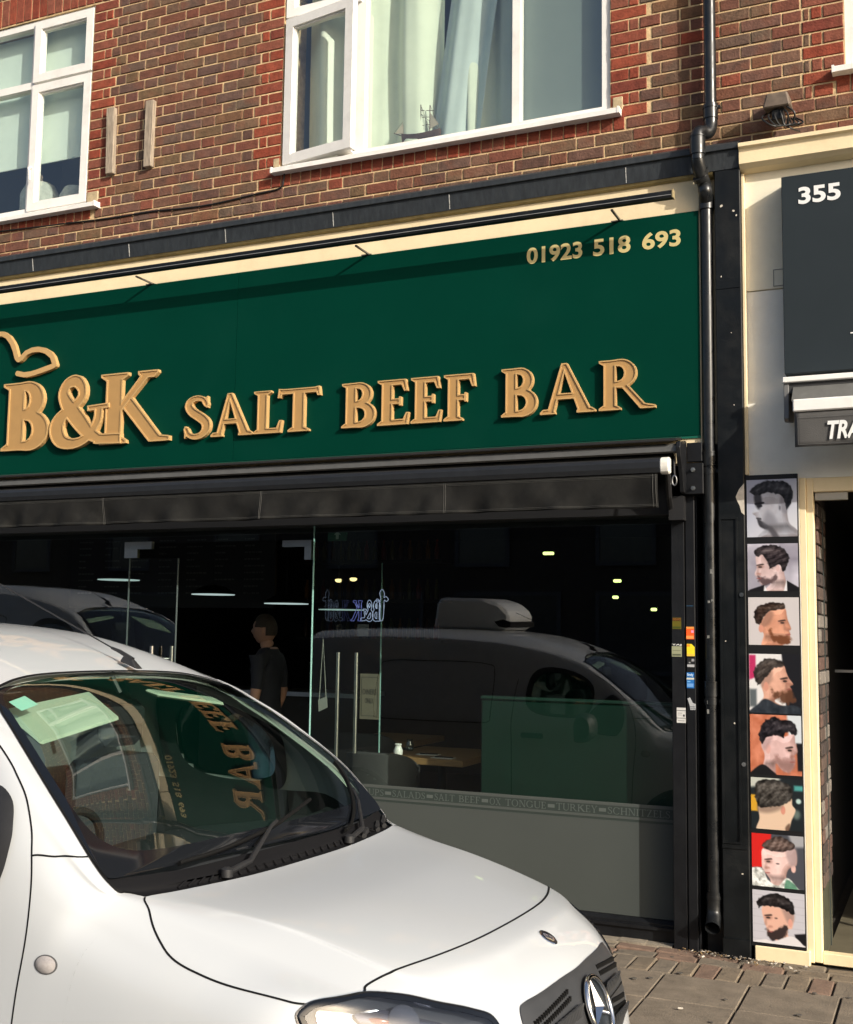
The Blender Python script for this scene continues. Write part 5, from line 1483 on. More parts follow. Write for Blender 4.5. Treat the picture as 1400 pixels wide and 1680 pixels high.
# neon emblem seen from behind
M_neon = emit("blue_white_neon", (.36, .42, .62), .50)
M_neonv = emit("violet_neon", (.14, .16, .50), .35)
nn = thing("neon_sign", "dim blue neon B&K emblem with a cow's head, seen from behind", "neon sign", (-3.55, .5, 1.72))
NXC, NY, NZ, NHh = -3.435, .50, 1.722, .135
def neon_loops(loops, xr, sc, zo, m, nm):
    mb = MB()
    for lp in loops:
        lp = simplify(lp, .012)
        pts = [(xr - p[0] * sc * .60, NY, zo + p[1] * sc) for p in lp]
        mb.tube(pts + [pts[0], pts[1]], .0026, 5, cap=False)
    mb.build(nm, m, nn)
pen = 0
for c_, m in (("B", M_neon), ("&", M_neon), ("K", M_neonv)):
    lo, w = glyph_loops(c_, .22, .11, 60)
    neon_loops(lo, NXC - pen * NHh * .60, NHh, NZ, m, "neon_letter"); pen += w * .90
hd = spline([(.0, .0), (.03, .35), (.02, .80), (.10, 1.02), (.22, 1.08), (.28, 1.0), (.18, .92), (.06, 1.0), (.0, 1.12), (.06, 1.38), (-.08, 1.55), (-.22, 1.36), (-.20, 1.15), (-.32, 1.20), (-.46, 1.06), (-.34, .96), (-.22, 1.02), (-.20, .6), (-.16, .1), (0, 0)], 6)
MB().tube([(NXC - .01 - (p[0] - .10) * NHh * .9, NY, NZ + p[1] * NHh) for p in hd], .0026, 5).build("neon_outline", M_neon, nn)
MB().box(-3.60, -3.52, .495, .505, 1.62, 1.70).build("transformer", mat("dim_box", (.05, .055, .06), .6), nn)
# ceiling lights
M_lampy = emit("yellow_green_lamp", (.82, 1.0, .30), 2.2); M_lampw = emit("warm_lamp", (1.0, .70, .30), 2.5); M_disc = emit("pale_disc_light", (.62, .80, .78), .55)
for i, (xx, zz, w, l) in enumerate(((-3.095, 2.334, .045, "brightest yellow-green ceiling light over the right of the cafe"), (-2.498, 2.097, .030, "yellow-green ceiling light right of centre, upper of a close pair"), (-2.514, 1.962, .022, "yellow-green ceiling light right of centre, lower of a close pair"), (-2.195, 1.863, .022, "small yellow ceiling light nearest the black pilaster"))):
    t = thing("ceiling_light", l, "light", (xx, 3, zz), "lit ceiling lights in the cafe")
    MB().box(xx - w, xx + w, 2.98, 3.02, zz - .012, zz + .012).build("lamp", M_lampy, t, bevel=.006)
    MB().box(xx - w * 1.5, xx + w * 1.5, 2.97, 3.03, zz + .0135, zz + .03).build("housing", M_dark, t)
for i, (xx, zz) in enumerate(((-4.962, 2.127), (-5.114, 2.117))):
    t = thing("pendant_lamp", ("warm pendant lamp, right one of the pair above the neon sign", "warm pendant lamp, left one of the pair above the neon sign")[i], "lamp", (xx, 3, zz), "warm pendant lamps")
    MB().lathe([(.012, -.02), (.030, -.012), (.034, .006), (.02, .012)], xx, 3, 14, zz).build("lamp", M_lampw, t, smooth=True)
    MB().tube([(xx, 3, zz + .014), (xx, 3, 2.74)], .005, 6).build("flex", M_cable, t)
for i, (xx, zz, l) in enumerate(((-6.82, 2.080, "pale disc pendant, leftmost above the white van's roof"), (-5.797, 1.948, "pale disc pendant above the closed door leaf"), (-5.062, 1.871, "pale disc pendant above the standing man"), (-4.540, 1.823, "pale disc pendant, rightmost beside the neon emblem"))):
    t = thing("disc_pendant", l, "lamp", (xx, 2, zz), "pale disc pendants")
    MB().lathe([(.001, 0), (.185, 0), (.185, .006), (.001, .006)], xx, 2, 36, zz).build("diffuser", M_disc, t, smooth=True)
    MB().lathe([(.185, .0065), (.19, .02), (.10, .07), (.01, .09)], xx, 2, 36, zz).build("lamp_shade", M_dark, t, smooth=True)
    MB().tube([(xx, 2, zz + .09), (xx, 2, 2.74)], .004, 6).build("flex", M_cable, t)
# exit sign, shelves and menu board
ex = MB().box(-3.80, -3.66, .42, .44, 2.255, 2.325).build("exit_sign", mat("green_exit_plate", (.01, .10, .05), .5)); tag(ex, "small green emergency exit sign at the top of the glass doorway", "sign")
MB().extr_y([(-3.735, 2.265), (-3.715, 2.265), (-3.715, 2.295), (-3.70, 2.295), (-3.725, 2.317), (-3.75, 2.295), (-3.735, 2.295)], .4165, .4195).build("arrow", mat("pale_arrow", (.35, .5, .42), .6), ex)
mn = thing("menu_board", "black menu board with rows of faint chalk writing at the upper left inside", "menu board", (-6.9, 2.6, 2.0))
MB().box(-7.9, -5.55, 2.60, 2.63, 1.85, 2.70).build("board", M_dark, mn)
M_chalk = mat("faint_chalk", (.09, .095, .09), .9)
ck = MB()
for col in range(7):
    for row in range(11):
        xx = -7.8 + col * .32
        w = random.uniform(.08, .22)
        while w > .02:
            s_ = random.uniform(.012, .04); ck.box(xx, xx + s_, 2.597, 2.6005, 2.60 - row * .062, 2.614 - row * .062); xx += s_ + .010; w -= s_ + .01
ck.build("chalk_lines", M_chalk, mn)["kind"] = "stuff"
sf = thing("drinks_shelf", "dark wall shelves with rows of sauce bottles behind the cafe door", "shelf", (-5.2, 4.2, 1.2))
for zz in (1.55, 1.95, 2.35):
    MB().box(-6.3, -4.6, 4.2, 4.45, zz, zz + .03).build("shelf_board", M_inwall, sf)
k = 0
BC = [mat("bottle_%s" % n, c, .3) for n, c in (("red", (.20, .02, .015)), ("amber", (.22, .09, .01)), ("brown", (.08, .03, .015)), ("olive", (.10, .10, .02)))]
bt_proto = {}
for zz in (1.58, 1.98, 2.38):
    for i in range(16):
        xx = -6.2 + i * .10
        key = random.randrange(4)
        if key not in bt_proto:
            m_ = MB().lathe([(.026, 0), (.028, .01), (.028, .12), (.012, .17), (.011, .21)], 0, 0, 10, 0).build("sauce_bottle", BC[key], smooth=True)
            bt_proto[key] = m_.data; bpy.data.objects.remove(m_)
        o = bpy.data.objects.new("sauce_bottle", bt_proto[key]); C.objects.link(o); o.location = (xx, 4.30, zz + .0005)
        tag(o, "small dark sauce bottle in a row on the %s cafe shelf" % {1.58: "lowest", 1.98: "middle", 2.38: "top"}[zz], "bottle", "bottles on the %s cafe shelf" % {1.58: "lowest", 1.98: "middle", 2.38: "top"}[zz])
ct = MB().box(-6.6, -4.9, 3.0, 3.5, .005, 1.05); ct.cur = 1; ct.box(-6.65, -4.88, 2.95, 3.52, 1.051, 1.09)
tag(ct.build("serving_counter", [M_inwall, M_steel]), "steel topped serving counter behind the standing man", "counter")

# ------------------------------------------------------------------ the man standing inside
def skin_mesh(name, nodes, edges, m, parent, sub=2, root=0):
    me = bpy.data.meshes.new(name)
    me.from_pydata([n[0] for n in nodes], edges, [])
    o = bpy.data.objects.new(name, me); C.objects.link(o)
    sk = o.modifiers.new("s", 'SKIN'); sk.use_smooth_shade = True
    for i, n in enumerate(nodes):
        r = n[1]; me.skin_vertices[0].data[i].radius = r if isinstance(r, tuple) else (r, r)
        me.skin_vertices[0].data[i].use_root = (i == root)
    sb = o.modifiers.new("d", 'SUBSURF'); sb.levels = sub; sb.render_levels = sub
    bpy.context.view_layer.update()
    me2 = bpy.data.meshes.new_from_object(o.evaluated_get(bpy.context.evaluated_depsgraph_get()))
    bpy.data.objects.remove(o); bpy.data.meshes.remove(me)
    me2.name = name; me2.materials.clear(); me2.materials.append(m)
    me2.polygons.foreach_set("use_smooth", [True] * len(me2.polygons))
    return link_mesh(name, me2, parent)
M_skin = mat("skin", (.36, .20, .14), .55, var=.06)
M_tee = mat("navy_tshirt", (.012, .014, .022), .85, var=.15)
M_jean = mat("blue_jeans", (.045, .07, .12), .85, var=.2, scale=30)
M_hair = mat("short_brown_hair", (.035, .026, .020), .8, var=.4, scale=120)
man = thing("person", "man in a navy T-shirt and blue jeans standing in profile inside the doorway", "person", (-4.93, 1.5, .005))
man.rotation_euler = (0, 0, math.radians(8))
# local: faces -X
sk_ = [((0, 0, .96), (.13, .16)), ((0, 0, 1.14), (.115, .15)), ((.01, 0, 1.32), (.125, .175)), ((.02, 0, 1.44), (.085, .13)), ((.012, 0, 1.505), (.055, .058)), ((-.01, 0, 1.575), (.062, .066)),
       ((.02, .20, 1.41), (.062, .062)), ((.04, .245, 1.27), (.050, .050)), ((.03, .26, 1.13), (.042, .042)), ((-.03, .265, .99), (.034, .034)), ((-.075, .262, .89), (.028, .028)), ((-.09, .26, .845), (.036, .024)),
       ((.02, -.20, 1.41), (.062, .062)), ((.04, -.245, 1.27), (.050, .050)), ((.03, -.26, 1.13), (.042, .042)), ((-.06, -.265, 1.02), (.034, .034)), ((-.15, -.262, .97), (.028, .028)), ((-.19, -.26, .955), (.036, .024)),
       ((.0, .10, .86), (.105, .095)), ((-.005, .11, .50), (.068, .066)), ((.01, .11, .28), (.058, .056)), ((.03, .11, .08), (.042, .042)), ((-.12, .115, .035), (.034, .042)),
       ((.0, -.10, .86), (.105, .095)), ((.03, -.11, .50), (.068, .066)), ((.06, -.11, .28), (.058, .056)), ((.08, -.11, .08), (.042, .042)), ((-.07, -.115, .035), (.034, .042))]
ed_ = [(0, 1), (1, 2), (2, 3), (3, 4), (4, 5), (3, 6), (6, 7), (7, 8), (8, 9), (9, 10), (10, 11), (3, 12), (12, 13), (13, 14), (14, 15), (15, 16), (16, 17), (0, 18), (18, 19), (19, 20), (20, 21), (21, 22), (0, 23), (23, 24), (24, 25), (25, 26), (26, 27)]
for hi, hs in ((11, 1), (17, -1)):
    hx_, hy_, hz_ = sk_[hi][0]
    dx_, dz_ = (-.5, -.86) if hs > 0 else (-.95, -.30)
    for k_, (off, ln) in enumerate(((-.030, .060), (-.011, .080), (.007, .086), (.024, .074))):
        a_ = len(sk_)
        sk_.append(((hx_ + dx_ * ln * .6 + (off if hs > 0 else 0), hy_ - .004 * hs, hz_ + dz_ * ln * .6 + (0 if hs > 0 else off)), (.009, .009)))
        sk_.append(((hx_ + dx_ * ln + (off if hs > 0 else 0) + .006, hy_ - .018 * hs, hz_ + dz_ * ln + (0 if hs > 0 else off)), (.008, .008)))
        ed_ += [(hi, a_), (a_, a_ + 1)]
    a_ = len(sk_)
    sk_.append(((hx_ - .040, hy_ - .012 * hs, hz_ + .004), (.010, .010))); sk_.append(((hx_ - .056, hy_ - .022 * hs, hz_ - .024), (.009, .009)))
    ed_ += [(hi, a_), (a_, a_ + 1)]
body = skin_mesh("body", sk_, ed_, M_tee, man)
body.data.materials.append(M_jean); body.data.materials.append(M_skin); body.data.materials.append(M_dark)
for p in body.data.polygons:
    c_ = p.center
    if c_.z > 1.495 and abs(c_.y) < .085: p.material_index = 2
    elif abs(c_.y) > .205 and c_.z < 1.20: p.material_index = 2
    elif c_.z < .07: p.material_index = 3
    elif c_.z < .93: p.material_index = 1
# head with face
def head_mesh():
    bm = bmesh.new(); bmesh.ops.create_uvsphere(bm, u_segments=32, v_segments=24, radius=1)
    for v in bm.verts:
        x, y, z = v.co
        fx = -x
        X = x * .098; Y = y * .076; Z = z * .118
        if z < 0: X *= (1 - .10 * z * z); Y *= (1 - .30 * z * z)
        if fx > .3 and z < 0: X -= .014 * (-z) * (fx - .3)
        X -= .024 * math.exp(-((y / .16) ** 2 + ((z + .12) / .16) ** 2)) * (fx > 0)
        X -= .008 * math.exp(-((y / .4) ** 2 + ((z - .28) / .1) ** 2)) * (fx > 0)
        X += .010 * math.exp(-(((abs(y) - .38) / .16) ** 2 + ((z - .08) / .12) ** 2)) * (fx > 0)
        X -= .007 * math.exp(-((y / .3) ** 2 + ((z + .48) / .07) ** 2)) * (fx > 0)
        X -= .010 * math.exp(-((y / .3) ** 2 + ((z + .86) / .14) ** 2)) * (fx > 0)
        v.co = (X, Y, Z)
    for s_ in (-1, 1):
        g = bmesh.ops.create_uvsphere(bm, u_segments=10, v_segments=8, radius=.5)
        for v in g['verts']: v.co = Vector((v.co.x * .034 + .008, v.co.y * .018 + s_ * .076, v.co.z * .06 - .008))
    return bm
bm = head_mesh(); me = bpy.data.meshes.new("head"); bm.to_mesh(me); bm.free()
me.polygons.foreach_set("use_smooth", [True] * len(me.polygons))
hd_o = link_mesh("head", me, man, [M_skin]); hd_o.location = (-.02, 0, 1.652)
bm = head_mesh()
for v in list(bm.verts):
    pass
dl_ = [f for f in bm.faces if not (f.calc_center_median().z > .012 + .55 * max(0, -f.calc_center_median().x - .035) and (f.calc_center_median().x > -.055 or f.calc_center_median().z > .07)) and not (f.calc_center_median().x > .035 and f.calc_center_median().z > -.05)]
bmesh.ops.delete(bm, geom=dl_, context='FACES')
for v in bm.verts: v.co *= 1.07
me = bpy.data.meshes.new("hair"); bm.to_mesh(me); bm.free()
me.polygons.foreach_set("use_smooth", [True] * len(me.polygons))
hr = link_mesh("hair", me, man, [M_hair]); hr.location = (-.02, 0, 1.652)
eyes = MB()
for s_ in (-1, 1): eyes.lathe([(.001, -.006), (.009, -.003), (.009, .003), (.001, .006)], -.094, s_ * .029, 8, 1.66)
eyes.build("eyes", M_dark, man, local=True)
# ------------------------------------------------------------------ the white van
# control net of the right half; rows run from the front bumper over bonnet, windscreen and roof to the tail,
# columns from the centre line over the shoulder down to the sill.  X forward, Y outward, Z up from the road.
NET = [
 # v0            v1              v2               v3               v4               v5               v6               v7              v8
 [(1.00,0,.22), (.985,.30,.22), (.94,.46,.22), (.89,.58,.22), (.84,.68,.22), (.78,.76,.22), (.71,.81,.22), (.64,.845,.22), (.57,.86,.22)],
 [(1.030,0,.50), (1.017,.30,.50), (.985,.46,.50), (.935,.58,.50), (.875,.67,.50), (.80,.755,.49), (.715,.825,.46), (.62,.865,.40), (.53,.870,.22)],
 [(1.008,0,.70), (.993,.30,.69), (.960,.46,.68), (.912,.57,.67), (.85,.665,.665), (.76,.745,.65), (.68,.825,.59), (.58,.875,.46), (.48,.875,.22)],
 [(.950,0,.832), (.932,.30,.820), (.893,.46,.808), (.842,.57,.80), (.775,.66,.788), (.675,.752,.765), (.605,.845,.69), (.50,.888,.49), (.42,.878,.22)],
 [(.868,0,.903), (.850,.30,.894), (.808,.47,.880), (.757,.585,.868), (.688,.685,.860), (.595,.785,.845), (.52,.878,.74), (.42,.902,.50), (.34,.882,.22)],
 [(.765,0,.943), (.748,.30,.938), (.680,.560,.927), (.652,.612,.917), (.600,.705,.898), (.505,.832,.886), (.42,.897,.78), (.33,.912,.50), (.25,.885,.22)],
 [(.42,0,1.010), (.408,.30,1.010), (.372,.590,1.006), (.358,.645,.997), (.338,.735,.966), (.285,.850,.916), (.20,.906,.80), (.12,.917,.50), (.08,.888,.22)],
 [(.055,0,1.048), (.050,.30,1.049), (.025,.600,1.056), (.0,.735,1.058), (-.008,.790,1.046), (-.03,.850,.998), (-.08,.908,.88), (-.12,.919,.52), (-.12,.890,.22)],
 [(-.005,0,1.082), (-.010,.30,1.083), (-.020,.54,1.087), (-.078,.792,1.096), (-.115,.835,1.092), (-.16,.882,1.045), (-.20,.913,.90), (-.22,.921,.54), (-.22,.892,.22)],
 [(-.270,0,1.288), (-.272,.30,1.285), (-.272,.56,1.276), (-.252,.785,1.262), (-.310,.852,1.255), (-.345,.898,1.135), (-.36,.916,.92), (-.37,.923,.55), (-.37,.893,.22)],
 [(-.500,0,1.458), (-.498,.30,1.453), (-.490,.52,1.440), (-.462,.722,1.415), (-.510,.795,1.400), (-.54,.904,1.140), (-.55,.918,.92), (-.56,.924,.55), (-.56,.894,.22)],
 [(-.645,0,1.553), (-.640,.30,1.548), (-.628,.49,1.532), (-.595,.672,1.500), (-.655,.752,1.478), (-.70,.907,1.142), (-.71,.919,.92), (-.72,.924,.55), (-.72,.894,.22)],
 [(-.765,0,1.618), (-.758,.30,1.613), (-.742,.47,1.598), (-.708,.635,1.562), (-.80,.728,1.535), (-.88,.909,1.145), (-.89,.920,.92), (-.90,.924,.55), (-.90,.894,.22)],
 [(-1.05,0,1.718), (-1.05,.30,1.713), (-1.04,.48,1.698), (-1.02,.645,1.650), (-1.08,.725,1.598), (-1.14,.911,1.150), (-1.15,.921,.92), (-1.15,.924,.55), (-1.15,.894,.22)],
 [(-1.40,0,1.782), (-1.40,.30,1.777), (-1.40,.49,1.762), (-1.39,.660,1.712), (-1.42,.740,1.648), (-1.45,.913,1.158), (-1.45,.922,.92), (-1.45,.924,.55), (-1.45,.894,.22)],
 [(-2.00,0,1.812), (-2.00,.30,1.808), (-2.00,.50,1.795), (-2.00,.675,1.748), (-2.00,.752,1.682), (-2.00,.915,1.165), (-2.00,.922,.92), (-2.00,.924,.55), (-2.00,.894,.22)],
 [(-2.70,0,1.812), (-2.70,.30,1.808), (-2.70,.50,1.795), (-2.70,.675,1.748), (-2.70,.752,1.682), (-2.70,.912,1.165), (-2.70,.918,.92), (-2.70,.920,.55), (-2.70,.890,.22)],
 [(-3.17,0,1.790), (-3.17,.30,1.786), (-3.17,.50,1.772), (-3.165,.660,1.724), (-3.16,.735,1.66), (-3.16,.885,1.160), (-3.17,.895,.92), (-3.18,.898,.55), (-3.18,.870,.22)],
]
NET = np.array(NET, float)
FULL = np.concatenate([NET[:, :0:-1] * np.array([1, -1, 1]), NET], 1)      # 18 x 17 x 3, column 8 is the centre
NU, NV = FULL.shape[:2]
def cr(p0, p1, p2, p3, t):
    return .5 * (2 * p1 + (p2 - p0) * t + (2 * p0 - 5 * p1 + 4 * p2 - p3) * t * t + (3 * p1 - p0 - 3 * p2 + p3) * t ** 3)
EXT = np.pad(FULL, ((1, 1), (1, 1), (0, 0)), mode='edge')
EXT[0] = 2 * EXT[1] - EXT[2]; EXT[-1] = 2 * EXT[-2] - EXT[-3]
EXT[:, 0] = 2 * EXT[:, 1] - EXT[:, 2]; EXT[:, -1] = 2 * EXT[:, -2] - EXT[:, -3]
def S(u, v):
    """surface point; u row 0..17, v column -8..8 (arrays)"""
    u = np.asarray(u, float); v = np.asarray(v, float) + 8
    i = np.clip(np.floor(u).astype(int), 0, NU - 2); j = np.clip(np.floor(v).astype(int), 0, NV - 2)
    a = (u - i)[..., None]; b = (v - j)[..., None]
    rows = [cr(EXT[i + k, j], EXT[i + k, j + 1], EXT[i + k, j + 2], EXT[i + k, j + 3], b) for k in range(4)]
    return cr(rows[0], rows[1], rows[2], rows[3], a)
def Nrm(u, v, e=.02):
    a = S(np.clip(np.asarray(u) + e, 0, 17), v) - S(np.clip(np.asarray(u) - e, 0, 17), v)
    b = S(u, np.clip(np.asarray(v) + e, -8, 8)) - S(u, np.clip(np.asarray(v) - e, -8, 8))
    n = np.cross(a, b); l = np.linalg.norm(n, axis=-1, keepdims=True)
    n = n / np.maximum(l, 1e-9)
    return n
_gu, _gv = np.meshgrid(np.linspace(0, 17, 341), np.linspace(0, 8, 161), indexing='ij')
_gp = S(_gu, _gv)
_sgn = np.sign((Nrm(np.array(14.), np.array(0.)) @ np.array([0, 0, 1.])))
def Nout(u, v): return Nrm(u, v) * _sgn
def uv_of(P):
    """nearest surface parameter for a point of the +Y half"""
    P = np.array(P, float)
    d = ((_gp - P) ** 2).sum(-1); k = np.unravel_index(d.argmin(), d.shape)
    u, v = float(_gu[k]), float(_gv[k])
    for _ in range(6):
        p = S(np.array(u), np.array(v)); e = 1e-3
        a = (S(np.array(u + e), np.array(v)) - p) / e; b = (S(np.array(u), np.array(v + e)) - p) / e
        r = P - p; G = np.array([[a @ a, a @ b], [a @ b, b @ b]]) + 1e-9 * np.eye(2)
        du, dv = np.linalg.solve(G, np.array([a @ r, b @ r]))
        u = min(17, max(0, u + max(-.1, min(.1, du)))); v = min(8, max(0, v + max(-.1, min(.1, dv))))
    return u, v

# the windscreen is its own gently bowed sheet, so that its reflections run clean
WSN = np.zeros((5, 7, 3))
for k in range(5):
    c0_, e_ = NET[8 + k, 0], NET[8 + k, 3]
    for j, yy in enumerate((-1, -.75, -.42, 0, .42, .75, 1)):
        q = abs(yy)
        p = c0_ + (e_ - c0_) * np.array([q ** 2, q, q ** 2])
        bl_ = .046 * (1 - q ** 2.6) * math.sin(math.pi * k / 4) ** .8
        WSN[k, j] = (p[0] + .6 * bl_, p[1] * np.sign(yy), p[2] + .8 * bl_)
WSE = np.zeros((7, 9, 3)); WSE[1:-1, 1:-1] = WSN
WSE[1:-1, 0] = 3 * WSN[:, 0] - 3 * WSN[:, 1] + WSN[:, 2]; WSE[1:-1, -1] = 3 * WSN[:, -1] - 3 * WSN[:, -2] + WSN[:, -3]
WSE[0] = 3 * WSE[1] - 3 * WSE[2] + WSE[3]; WSE[-1] = 3 * WSE[-2] - 3 * WSE[-3] + WSE[-4]
def S_ws(u, v):
    u = np.asarray(u, float) - 8; v = np.asarray(v, float) + 3
    i = np.clip(np.floor(u).astype(int), 0, 3); j = np.clip(np.floor(v).astype(int), 0, 5)
    a = (u - i)[..., None]; b = (v - j)[..., None]
    rows = [cr(WSE[i + k, j], WSE[i + k, j + 1], WSE[i + k, j + 2], WSE[i + k, j + 3], b) for k in range(4)]
    return cr(rows[0], rows[1], rows[2], rows[3], a)
def N_ws(u, v, e=.03):
    a = S_ws(np.asarray(u) + e, v) - S_ws(np.asarray(u) - e, v); b = S_ws(u, np.asarray(v) + e) - S_ws(u, np.asarray(v) - e)
    n = np.cross(a, b); n = n / np.maximum(np.linalg.norm(n, axis=-1, keepdims=True), 1e-9)
    return n * np.where(n[..., 2:3] < 0, -1, 1)
M_paint = mat("white_van_paint", (.455, .475, .492), .55, var=.0, spec=.25, coat=.8, dirt=.10, dirtcol=(.62, .60, .55), dscale=2.2)
M_vblack = mat("black_plastic_trim", (.014, .014, .015), .55, var=.2, scale=30)
M_grl = mat("charcoal_grille_plastic", (.035, .036, .038), .5, var=.1, scale=20)
M_seal = mat("black_rubber", (.006, .006, .006), .6, spec=.15)
M_cowl = mat("black_cowl_plastic", (.007, .007, .008), .7, spec=.12)
M_frit = mat("black_glass_border", (.006, .007, .009), .06, spec=.6)
G_ws = glass("windscreen_glass", (.70, .82, .76), 1.62)
G_side = glass("van_side_glass", (.55, .66, .62), 1.62)
G_lens = glass("headlamp_lens", (.93, .95, .96), 1.5)
M_chrome = mat("chrome", (.80, .80, .80), .08, metal=1.0)
M_tyre = mat("tyre_rubber", (.012, .012, .012), .85, bump=.3)
M_rim = mat("silver_wheel", (.45, .45, .46), .35, metal=.8)
M_dash = mat("dark_dashboard", (.022, .024, .027), .7, var=.1, bump=.1, bscale=200)
M_liner = mat("pale_interior_trim", (.34, .37, .33), .85, var=.04)
M_seat = mat("dark_seat_cloth", (.030, .032, .040), .9, var=.2, scale=60)
M_amber = mat("clear_indicator", (.36, .335, .325), .25, spec=.6, var=.2, scale=60)

VAN = thing("parked_van", "white van with a raised bonnet nose parked along the kerb in front of the cafe", "van", (-1.95, -3.10, -.12))
VAN.rotation_euler = (math.radians(-.9), 0, math.radians(-.6))

def grid_part(name, us, vs, mt, filt=None, off=0.0, both=False, parent=None, normals=True):
    U_, V_ = np.meshgrid(us, vs, indexing='ij')
    P = S(U_, V_); Nn = Nout(U_, V_)
    P = P + Nn * off
    nu, nv = U_.shape
    idx = -np.ones((nu, nv), int); verts = []; nor = []
    faces = []
    for i in range(nu - 1):
        for j in range(nv - 1):
            if filt is not None:
                c = (P[i, j] + P[i + 1, j] + P[i, j + 1] + P[i + 1, j + 1]) / 4
                if not filt((us[i] + us[i + 1]) / 2, (vs[j] + vs[j + 1]) / 2, c): continue
            q = []
            for a, b in ((i, j), (i, j + 1), (i + 1, j + 1), (i + 1, j)):
                if idx[a, b] < 0:
                    idx[a, b] = len(verts); verts.append(P[a, b]); nor.append(Nn[a, b])
                q.append(int(idx[a, b]))
            faces.append(tuple(q if _sgn < 0 else q[::-1]))
    if not faces: return None
    me = bpy.data.meshes.new(name); me.from_pydata([tuple(v) for v in verts], [], faces)
    me.materials.append(mt); me.polygons.foreach_set("use_smooth", [True] * len(me.polygons))
    me.normals_split_custom_set_from_vertices([tuple(n) for n in nor])
    me.update()
    return link_mesh(name, me, parent or VAN)
def polar_part(name, bound, mt, off=0.0, rings=10, r0=0.0, inner=None, parent=None, sgn=1, SF=None, NF=None):
    """surface patch with an exact outline: rings between a centre (or inner outline) and the bounding loop in (u,v)"""
    B = np.array(bound, float); c = B.mean(0)
    I = np.array(inner, float) if inner is not None else np.repeat(c[None], len(B), 0)
    n = len(B); verts = []; nor = []
    for k in range(rings + 1):
        t = k / rings
        Q = I * (1 - t) + B * t
        P = (SF or S)(Q[:, 0], Q[:, 1]); Nn = (NF or Nout)(Q[:, 0], Q[:, 1])
        o_ = off(t) if callable(off) else off
        verts += list(P + Nn * o_); nor += list(Nn)
    faces = []
    for k in range(rings):
        for i in range(n):
            i2 = (i + 1) % n
            faces.append((k * n + i, k * n + i2, (k + 1) * n + i2, (k + 1) * n + i))
    me = bpy.data.meshes.new(name); me.from_pydata([tuple(v) for v in verts], [], faces); me.materials.append(mt)
    bm = bmesh.new(); bm.from_mesh(me); bmesh.ops.remove_doubles(bm, verts=bm.verts, dist=1e-6)
    bmesh.ops.dissolve_degenerate(bm, dist=1e-7, edges=bm.edges)
    bm.normal_update()
    k_ = 0
    for f in bm.faces:
        k_ += f.normal.dot(Vector(nor[len(nor) // 2]))
    if k_ < 0: bmesh.ops.reverse_faces(bm, faces=bm.faces)
    bm.to_mesh(me); bm.free()
    me.polygons.foreach_set("use_smooth", [True] * len(me.polygons)); me.update()
    return link_mesh(name, me, parent or VAN)
def ribbon(name, path, w, mt, off=.0012, parent=None, closed_=False, mirror=False, n=8):
    """narrow band on the surface following a (u,v) path"""
    Q = np.array(path, float)
    if closed_: Q = np.vstack([Q, Q[:1]])
    Q = spline([tuple(q) for q in Q], n)
    if mirror: Q = Q * np.array([1, -1])
    P = S(Q[:, 0], Q[:, 1]); Nn = Nout(Q[:, 0], Q[:, 1])
    T = np.gradient(P, axis=0); T /= np.maximum(np.linalg.norm(T, axis=1, keepdims=True), 1e-9)
    Bn = np.cross(T, Nn)
    ww = np.full(len(P), w / 2)
    A = P + Bn * ww[:, None] + Nn * off; Bq = P - Bn * ww[:, None] + Nn * off; C2 = P - Nn * .004
    mb = MB()
    mb.add(list(A) + list(Bq) + list(P + Nn * (off - .0004)), [])
    m_ = len(P); base = 0
    fs = [(i, i + 1, m_ + i + 1, m_ + i) for i in range(m_ - 1)]
    mb.f += fs; mb.mi += [0] * len(fs)
    return mb.build(name, mt, parent or VAN, smooth=True, local=True, recalc=False)

AX = .13
def arch(c):  # wheel arch openings
    return abs(c[1]) > .45 and ((c[0] - AX) ** 2 + (c[2] - .30) ** 2 < .345 ** 2 or (c[0] + 2.57) ** 2 + (c[2] - .30) ** 2 < .345 ** 2)
def super_loop(uc, vc, ru, rv, p=3.2, n=64, ph=0):
    t = np.linspace(0, 2 * np.pi, n, endpoint=False) + ph
    c, s = np.cos(t), np.sin(t)
    return [(uc + ru * np.sign(a) * abs(a) ** (2 / p), vc + rv * np.sign(b) * abs(b) ** (2 / p)) for a, b in zip(c, s)]
# --- key lines, taken as points near the body and dropped on to it
hoodside = [uv_of(p) for p in ((.002, .738, 1.057), (.035, .768, 1.043), (.078, .802, 1.014), (.128, .831, .980), (.187, .852, .950), (.285, .862, .930), (.411, .860, .920), (.52, .845, .905), (.56, .815, .890))]
hoodfront = [uv_of(p) for p in ((.765, 0, .945), (.760, .16, .943), (.742, .32, .938), (.706, .47, .929), (.662, .590, .916), (.632, .660, .906))]
headtop = [uv_of(p) for p in ((.555, .835, .900), (.585, .765, .902), (.635, .690, .900), (.705, .625, .880), (.770, .565, .850), (.830, .505, .826), (.865, .462, .800))]
headbot = [uv_of(p) for p in ((.895, .475, .755), (.862, .56, .705), (.815, .64, .685), (.745, .742, .700), (.660, .815, .745), (.590, .857, .812), (.552, .868, .868))]
HL = headtop + headbot
HLs = [tuple(p) for p in closed(HL, 6)]
grl = [uv_of(p) for p in ((.955, .0, .834), (.945, .12, .831), (.930, .25, .822), (.912, .345, .815), (.905, .375, .800), (.925, .395, .755), (.945, .40, .70), (.965, .36, .640), (.985, .25, .612), (1.02, .0, .600))]
GRL = grl[:-1] + [grl[-1]] + [(u, -v) for u, v in grl[-2:0:-1]]
GRLs = [tuple(p) for p in closed(GRL, 5)]
